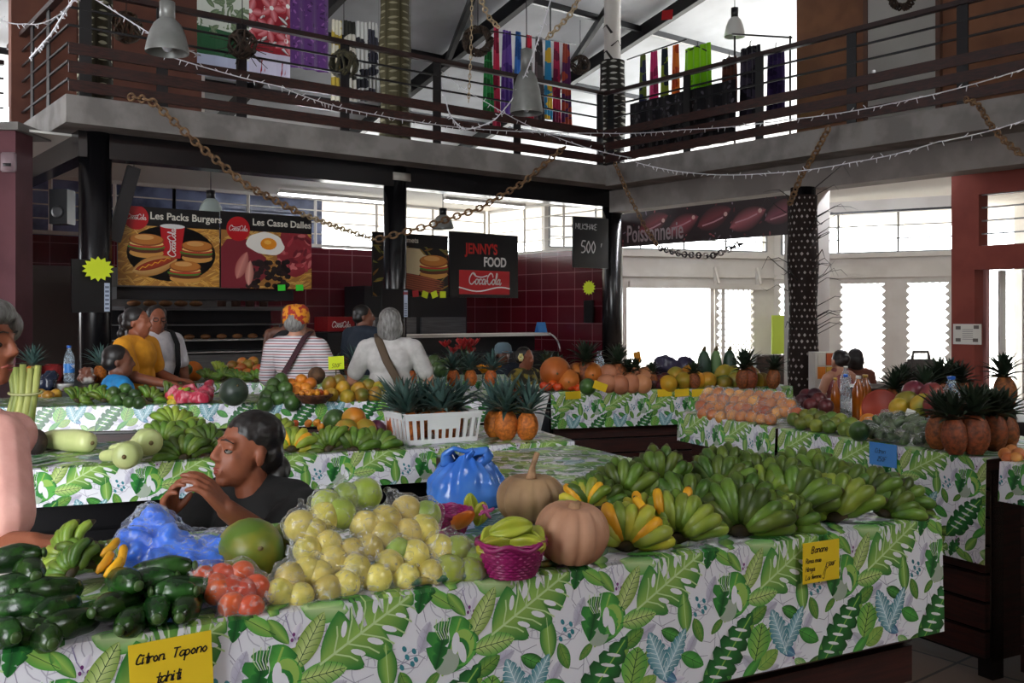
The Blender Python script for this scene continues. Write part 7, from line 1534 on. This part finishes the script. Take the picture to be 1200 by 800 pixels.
wrap('plaited palm wrapping with pale slits on the column at upper left', 0, 0, .17, 3.76, 6.6, col('#3a3628'), col('#b8b49a'), 1)
wrap('plaited olive palm wrapping on the middle gallery column', 3.72, 0, .20, 3.76, 6.3, col('#4f4a34'), col('#8f8a70'), 2)
wrap('plaited palm wrapping with white slits on the corner gallery column', 7.68, 0, .2, 3.76, 5.5, col('#2c2a26'), col('#c8c6be'), 3)
tc_ = P(941, 0, 11.75); tc_.z = 0
wo = wrap('dark woven palm wrapping with white diamonds on the right column', 0, 0, .178, .2, 3.0, col('#241a16'), col('#a8a09a'), 4, 'diamond', tc_)
bm = B(); lathe(bm, [(.15, 0), (.15, 3.1)], 16, Matrix.Translation(tc_)); S('column', bm, column_black, True)
root = T('palm_fronds', 'thin dark palm leaf tips fraying from the woven column', 'palm fronds', tc_+V(0, 0, 1.5)); q = random.Random(6)
for i in range(34):
    z = q.uniform(1.3, 3.1); a = q.uniform(-1.5, .5) if i < 26 else q.uniform(-3.2, -2.2); d = V(math.cos(a), math.sin(a)); s = tc_+d*.16+V(0, 0, z); l = q.uniform(.18, .55); bm = B()
    tube(bm, [s, s+d*l*.45+V(0, 0, l*.25), s+d*l*.8+V(0, 0, l*.3+q.uniform(-.1, .1)), s+d*l+V(0, 0, l*.15)], [.013, .011, .007, .002], 4, True, .4); obj('frond', bm, M('frond_dark', '#2a2420', rough=.7), root)
# leaf tufts on the corner column and red bits
root = T('palm_fronds', 'dark palm leaf pieces tied around the white corner column', 'palm fronds', uv(7.5, -.1, 5.2))
for i in range(6):
    z = 4.9+.2*i; p_ = uv(7.55, -.12, z); bm = B(); s = (-1)**i; tube(bm, [p_, p_+DU*s*.12+V(0, 0, .1), p_+DU*s*.2+V(0, 0, .02)], [.03, .022, .003], 5, True, .3); obj('leaf_piece', bm, MATS['frond_dark'], root)
# ---------------------------------------------------------------- hanging cloths and scarves
cloth_m = Mprint('printed_cotton', .8, .1, .3)
def drape(label, px0, px1, y0, y1, v, base, deco=None, folds=5, amp=.03, name='hanging_cloth', cat='cloth', grp=None, taper=0, plane='v', c=None):
    a = (onv if plane == 'v' else onu)(px0, y0, v); b = (onv if plane == 'v' else onu)(px1, y0, v); w = V(b.x-a.x, b.y-a.y).length; d = V(b.x-a.x, b.y-a.y).normalized(); n = V(-d.y, d.x); zt = a.z; h = zt-(onv if plane == 'v' else onu)((px0+px1)/2, y1, v).z
    p = Print(); 
    if deco: deco(p, w, h)
    def mp(s, t, hh):
        f = min(1, max(0, 1-t/h)); k = 1-taper*(1-f)**1.5 if taper > 0 else 1; x = w/2+(s-w/2)*k
        return V(a.x, a.y)+d*x+V(0, 0, zt-h+t)+n*(amp*math.sin(s/w*folds*2*PI+t*.8)*(.4+.6*f)-hh)
    return tag(p.build(name, (0, w, 0, h), mp, cloth_m, None, base=base, nbase=(max(8, folds*6), 10), cuts=[w*i/(folds*6) for i in range(1, folds*6)]), label, cat, grp)
def dec_leaf(p, w, h):
    r = random.Random(3)
    for i in range(46): p.leaf(r.random()*w, h*(.45+.55*r.random()), .17, .06, r.random()*6.3, col('#7f9070'), col('#5f7458'), 2, n=6)
    p.poly([(0, 0), (w, 0), (w, h*.22), (0, h*.22)], col('#b9c0d8'), 2.5); p.poly([(0, h*.22), (w*.8, h*.22), (w*.8, h*.48), (0, h*.5)], col('#2c5a3a'), 2.6)
def dec_red(p, w, h):
    r = random.Random(5); p.poly([(0, 0), (w, 0), (w, h*.28), (0, h*.28)], col('#c0bccf'), 2)
    for i in range(9):
        x, y = r.random()*w, h*(.35+.65*r.random())
        for k in range(5): p.leaf(x+.09*math.cos(k*1.256), y+.09*math.sin(k*1.256), .18, .11, k*1.256, col('#d98a90'), col('#a81c28'), 3+i*.1)
        p.ellipse(x, y, .03, .03, W_, 4)
    for i in range(30): p.leaf(r.random()*w, h*(.3+.7*r.random()), .16, .05, r.random()*6, W_, col('#2a1a20'), 2.6, n=5)
def dec_pur(p, w, h):
    r = random.Random(8)
    for i in range(120): p.ellipse(r.random()*w, r.random()*h, .03, .012, col(('#7a4a8a', '#3f2350', '#8a5a9a')[i % 3]), 2, r.random()*3, 7)
drape('pale green leaf-print cloth hanging behind the upper left railing', 231, 292, -30, 92, .8, col('#cdd2c8'), dec_leaf, 2, .012); drape('red flower-print cloth hanging between green and purple cloths', 292, 340, -30, 96, .8, col('#8a1c28'), dec_red, 2, .012); drape('purple speckled cloth hanging at the right of three', 339, 385, -30, 82, .8, col('#5a3470'), dec_pur, 3, .025)
bm = B(); a = onv(225, -32, .8); b = onv(700, 44, .8); tube(bm, [onv(222, -31, .8), onv(392, -31+17, .8)], .012, 6); tag(obj('hanging_rod', bm, steel_dark), 'dark rod carrying the three printed cloths', 'rod')
scs = [(566, 579, 62, 137, '#2f8a4a', '#1c5a2a', 'green tie-dyed scarf'), (578, 586, 36, 150, '#c8385a', '#8a1c3a', 'crimson scarf right of the green one'), (587, 602, 40, 142, '#6a4a9a', '#4a2f7a', 'violet scarf'), (603, 612, 42, 95, '#3f7ac0', '#2a5a98', 'short blue scarf'), (615, 625, 46, 142, '#c83048', '#a02038', 'bright red scarf behind the bell lamp'), (626, 638, 48, 148, '#5a5658', '#3a3638', 'charcoal grey scarf'), (638, 647, 51, 140, '#3a8ab0', '#c8a83a', 'teal and yellow scarf'), (648, 657, 54, 148, '#a0284a', '#6a1c3a', 'dark crimson scarf'), (658, 670, 56, 152, '#4a1f4a', '#8a3a2a', 'plum and rust scarf at the right end of the left rod')]
def dye(c2, seed):
    def f(p, w, h):
        r = random.Random(seed)
        for i in range(9): p.ellipse(r.random()*w, r.random()*h, w*.5, h*.06, col(c2), 2+i*.01, r.uniform(-.5, .5), 12, .1)
    return f
for i, (x0, x1, y0, y1, c1, c2, lb) in enumerate(scs): drape(lb+' hanging above the gallery', x0, x1, y0-6, y1, 1.2, col(c1), dye(c2, i), 3, .03, 'scarf', 'scarf', 'scarves on the left rod', .35)
bm = B(); tube(bm, [onv(560, 34, 1.2), onv(675, 52, 1.2)], .012, 6); tag(obj('hanging_rod', bm, steel_dark), 'dark rod carrying the row of coloured scarves', 'rod')
for i, (x0, x1, y0, y1, c1, c2, lb) in enumerate([(748, 758, 66, 150, '#5a6a2a', '#1f2440', 'navy and olive scarf'), (760, 772, 62, 150, '#c0306a', '#8a1c4a', 'magenta scarf'), (773, 784, 58, 152, '#7a8a2a', '#1c2430', 'lime and black scarf'), (786, 797, 54, 146, '#d8702a', '#b0401c', 'orange scarf')]): drape(lb+' on the right rod by the corner column', x0, x1, y0, y1, 8.2, col(c1), dye(c2, i+20), 3, .025, 'scarf', 'scarf', 'scarves on the right rod', .35, 'u')
bm = B(); tube(bm, [onu(735, 70, 8.2), onu(805, 46, 8.2)], .012, 6); tag(obj('hanging_rod', bm, steel_dark), 'dark rod with four scarves right of the corner column', 'rod')
def garment(label, px0, px1, y0, y1, u, c1, c2, name='blouse', cat='blouse', grp=None):
    o = drape(label, px0, px1, y0, y1, u, col(c1), dye(c2, px0), 4, .04, name, cat, grp, .1, 'u')
    a = onu((px0+px1)/2, y0-4, u); b0, b1 = onu(px0+3, y0+3, u), onu(px1-3, y0+3, u); bm = B(); tube(bm, [b0, a, b1], .012, 6); tube(bm, [a, a+V(0, 0, .05), a+V(.02, .02, .08)], .006, 5); obj('hanger', bm, dkbox, o); return o
garment('bright lime green blouse on a hanger above the right gallery', 801, 834, 58, 132, 8.0, '#8ad01c', '#6ab010')
garment('black sheer dress on the clothes rack right of the green blouse', 866, 892, 58, 140, 7.9, '#1c1a22', '#3a3444', 'dress', 'dress'); garment('rust brown top on the clothes rack beside the green blouse', 845, 864, 70, 132, 7.9, '#5a3428', '#3a2420', 'top', 'top'); garment('dark violet dress at the right end of the clothes rack', 898, 920, 60, 128, 7.9, '#3a2a5a', '#281c44', 'dress', 'dress')
root = T('clothes_rack', 'dark metal clothes rack behind the right gallery railing', 'clothes rack', onu(890, 150, 7.9)); bm = B(); tube(bm, [onu(858, 40, 7.9), onu(928, 44, 7.9)], .014, 6); obj('top_bar', bm, steel_dark, root)
for px in (861, 926): bm = B(); a = onu(px, 42, 7.9); tube(bm, [a, V(a.x, a.y, 3.76)], .014, 6); obj('upright', bm, steel_dark, root)
root = T('clothes_bundle', 'dark and pale printed dresses hanging left of the middle wrapped column', 'dresses', onv(415, 100, .9)); 
for i, (x0, x1, c1, c2) in enumerate(((388, 402, '#b09a3a', '#d8d4c0'), (402, 418, '#2a2a24', '#c8c4b8'), (417, 432, '#d0d0cc', '#2a2a30'), (431, 444, '#c8c8c4', '#3a3a44'))):
    o = drape('x', x0, x1, 22+i, 118, .9, col(c1), dye(c2, 40+i), 3, .03, 'dress', 'x', None, .15); del o['label'], o['category']; w_ = o.location.copy(); o.parent = root; o.location = w_-root.location
# ---------------------------------------------------------------- straw wreaths and baskets
straw = M('straw', '#5a4430', '#33261a', 24, .8, bump=.4); straw2 = M('dark_straw', '#3c2c20', '#241a12', 24, .8, bump=.4)
def wreath(label, c, r, r2, m, ring=True, cord=None):
    root = T('straw_wreath' if ring else 'straw_ball', label, 'wreath' if ring else 'straw ball', c); q = random.Random(int(c.x*100)); bm = B()
    for k in range(9 if ring else 11):
        pts = []; ph = q.random()*6.3
        for i in range(37):
            a = 2*PI*i/36
            if ring: pts.append(c+V((r+r2*math.cos(a*5+ph))*math.cos(a), r2*math.sin(a*5+ph), (r+r2*math.cos(a*5+ph))*math.sin(a)))
            else:
                m3 = Euler((ph, ph*1.7, ph*2.3)).to_matrix(); pts.append(c+m3 @ V(r*math.cos(a), r*math.sin(a), r*.15*math.sin(3*a)))
        tube(bm, pts, r2*.3 if ring else r*.09, 5, False)
    obj('weave', bm, m, root)
    if cord: bm = B(); tube(bm, [c+V(0, 0, r), V(c.x, c.y, cord)], .005, 5); obj('cord', bm, steel_dark, root)
    return root
wreath('brown straw ball hanging behind the upper left railing', P(148, 32, 10.9), .17, .05, straw, False, 6.8); a = wreath('dark straw bird-nest ball with sprigs on the railing post', P(284, 52, 10.4), .15, .05, straw2, False, 6.8)
bm = B(); c = P(284, 52, 10.4); q = random.Random(2)
for i in range(16): d = V(q.uniform(-1, 1), q.uniform(-.5, .5), q.uniform(-1, .4)).normalized(); tube(bm, [c+d*.1, c+d*q.uniform(.25, .36)], .004, 4)
obj('sprigs', bm, straw2, a)
wreath('dark olive straw bundle hanging right of the purple cloth', P(403, 75, 11.6), .17, .06, M('olive_straw', '#4a4630', '#2f2c1e', 20, .8), False, 6.6)
wreath('round straw ring wreath hanging by the green scarf', P(560, 48, 12.4), .155, .045, straw2, True, 6.6); wreath('dark woven ball right of the scarves', P(680, 76, 14.5), .14, .05, straw2, False, 6.0)
wreath('dark straw ring above the grey door', P(1057, -4, 11.6), .13, .04, straw2)
# ---------------------------------------------------------------- garlands
brown_link = M('wood_link', '#8a6a48', '#5f452e', 20, .7); pale_link = M('pale_link', '#c8b494', '#a08a68', 20, .7)
def chain(label, pts, n, r, m=brown_link, sag=.0):
    P_ = [Vector(p) for p in pts]; L = [0]
    for a, b in zip(P_, P_[1:]): L.append(L[-1]+(b-a).length)
    root = T('paper_chain', label, 'garland', P_[0]); bm = B()
    def pt(s):
        for i in range(len(L)-1):
            if s <= L[i+1] or i == len(L)-2: f = (s-L[i])/(L[i+1]-L[i]); q_ = P_[i].lerp(P_[i+1], f); return q_-V(0, 0, sag*4*f*(1-f))
    for i in range(n):
        a, b = pt(L[-1]*i/n), pt(L[-1]*(i+1.25)/n if i < n-1 else L[-1]); d = (b-a).normalized(); s = d.cross(V(0, 0, 1)); s = s.normalized() if s.length > .01 else V(1, 0, 0); t = s.cross(d).normalized(); w = s if i % 2 else t; c = (a+b)/2; hl = (b-a).length/2
        tube(bm, [c+d*hl*math.cos(2*PI*k/12)+w*r*math.sin(2*PI*k/12) for k in range(13)], r*.34, 5, False)
    obj('links', bm, m, root); root.children[0]['kind'] = 'stuff'; return root
chain('tan link garland falling from the gallery edge to the burger boards', [P(150, 113, 9.6), P(178, 118, 9.5), P(235, 172, 9.7), P(290, 218, 10), P(352, 250, 10.6)], 34, .036)
chain('pale tan garland continuing right past the egg menu board', [P(352, 250, 10.6), P(400, 268, 11.4), P(440, 281, 12)], 22, .028, pale_link)
chain('tan link garland rising from the middle column to the gallery', [P(440, 281, 12), P(500, 265, 12.2), P(560, 245, 12.6), P(612, 215, 13), P(662, 172, 13.5)], 36, .038)
chain('shell garland hanging from the roof left of the scarves', [P(556, -20, 12), P(572, 20, 12), P(585, 33, 12.1)], 12, .03, pale_link); chain('shell garland hanging from the roof towards the bell lamp', [P(690, -25, 12), P(668, 18, 12.1), P(640, 46, 12.2)], 16, .032, pale_link)
chain('thin garland hanging down beside the ring wreath', [P(553, -5, 12.3), P(552, 60, 12.3), P(549, 120, 12.3)], 22, .016, pale_link)
chain('brown garland hanging below the gallery corner', [P(720, 190, 13.6), P(735, 225, 13.4), P(757, 268, 13.2), P(772, 290, 13)], 24, .028); chain('dark cut-paper garland swagged under the fish banner', [P(772, 290, 13), P(800, 298, 12.6), P(835, 300, 12.2), P(870, 285, 11.9)], 24, .035, M('dark_link', '#3a3436', '#c8c0b8', 12, .7, pos=(.52, .56)))
chain('tan garland falling from the right gallery to the palm column', [P(972, 148, 10.7), P(955, 180, 10.9), P(938, 208, 11.2), P(925, 240, 11.4)], 18, .035)
chain('brown garland on the gallery edge at upper right', [P(1130, 116, 9.5), P(1146, 122, 9.3), P(1160, 146, 9.1), P(1178, 166, 8.9), P(1198, 182, 8.7)], 20, .03)
fairy = M('fairy_white', '#e8e8ee', rough=.4)
def fairies(label, pts, sag=0, n=60, t=.006):
    root = T('fairy_lights', label, 'fairy lights', pts[0]); P_ = []
    for a, b in zip(pts, pts[1:]):
        c = catenary(a, b, sag, 14); P_ += c if not P_ else c[1:]
    bm = B(); tube(bm, P_, t, 5); obj('wire', bm, fairy, root); bm = B(); q = random.Random(n)
    for i in range(n):
        f = (i+.5)/n*(len(P_)-1); k = int(f); c = P_[k].lerp(P_[k+1], f-k); d = V(q.uniform(-.5, .5), q.uniform(-.3, .3), q.uniform(-1, .5)).normalized(); tube(bm, [c, c+d*.05], [t*.9, t*.6], 5)
    o = obj('bulbs', bm, fairy, root); o['kind'] = 'stuff'
fairies('white fairy lights along the gallery edge from left to the corner', [P(180, 60, 9.3), P(330, 102, 10), P(408, 128, 11), P(545, 150, 12.6), P(705, 156, 13.8)], .02, 70); fairies('white fairy lights crossing from the corner to the upper right edge', [P(705, 156, 13.8), P(800, 152, 12.5), P(925, 140, 10.8), P(1060, 118, 9.4), P(1215, 76, 8.4)], .02, 60)
fairies('lower white fairy lights swagged under the right gallery', [P(745, 190, 12.5), P(815, 203, 11.8), P(900, 203, 11), P(1000, 190, 10), P(1100, 166, 9.2), P(1210, 138, 8.5)], .02, 60)
fairies('fairy lights draped from the roof down to the railing by the bell lamp', [P(648, -10, 12), P(630, 48, 12), P(608, 105, 12.1), P(580, 140, 12.2), P(545, 152, 12.3), P(527, 135, 12.4), P(513, 80, 12.5)], .02, 56, .008); fairies('thin fairy string from the railing down to the corner', [P(513, 80, 12.5), P(570, 120, 12.7), P(650, 160, 13.2), P(740, 185, 13.4)], .03, 30)
fairies('fairy lights spiralled on the end handrail at upper left', [P(35, 68, 10.6), P(60, 40, 10), P(90, -8, 9.3)], .0, 26, .012); fairies('fairy lights swagged at the upper left corner', [P(-10, 18, 9.4), P(30, 28, 9.4), P(65, 20, 9.3), P(90, -5, 9.2)], .03, 22); fairies('fairy string running from the upper left to the bell lamp', [P(105, -5, 9.2), P(180, 42, 9.1), P(235, 65, 9.4)], .0, 20)
# cables and a red flag under the roof
bm = B(); tube(bm, catenary(P(645, 40, 13), P(645, -30, 13), 0, 4), .01, 6); tag(obj('cable', bm, steel_dark), 'thin black cable hanging from the roof by the bell lamp', 'cable')
bm = B(); a = P(782, 17, 15); quad(bm, a+V(-.08, 0, .06), a+V(.09, 0, .08), a+V(.08, .02, -.07), a+V(-.09, .02, -.08)); bmesh.ops.solidify(bm, geom=bm.faces[:], thickness=.004); tag(obj('red_rag', bm, paper_r), 'small red cloth caught on the roof beam', 'cloth')
def dec_net(p, w, h):
    r = random.Random(12)
    for i in range(150): p.ellipse(r.random()*w, r.random()*h, .035, .02, col(('#4a484e', '#5a5660', '#2e2c34')[i % 3]), 2+i*.002, r.random()*3, 7)
drape('black speckled cloth hung along the foot of the right gallery railing', 738, 862, 122, 176, 7.35, col('#141318'), dec_net, 7, .02, 'hanging_cloth', 'cloth', None, 0, 'u')
# ---------------------------------------------------------------- prototypes are copied, not shown
for o in [o for o in sc.objects if o.parent is None and o.get('label') == 'x']: kill(o)
bpy.data.scenes.remove(TS)
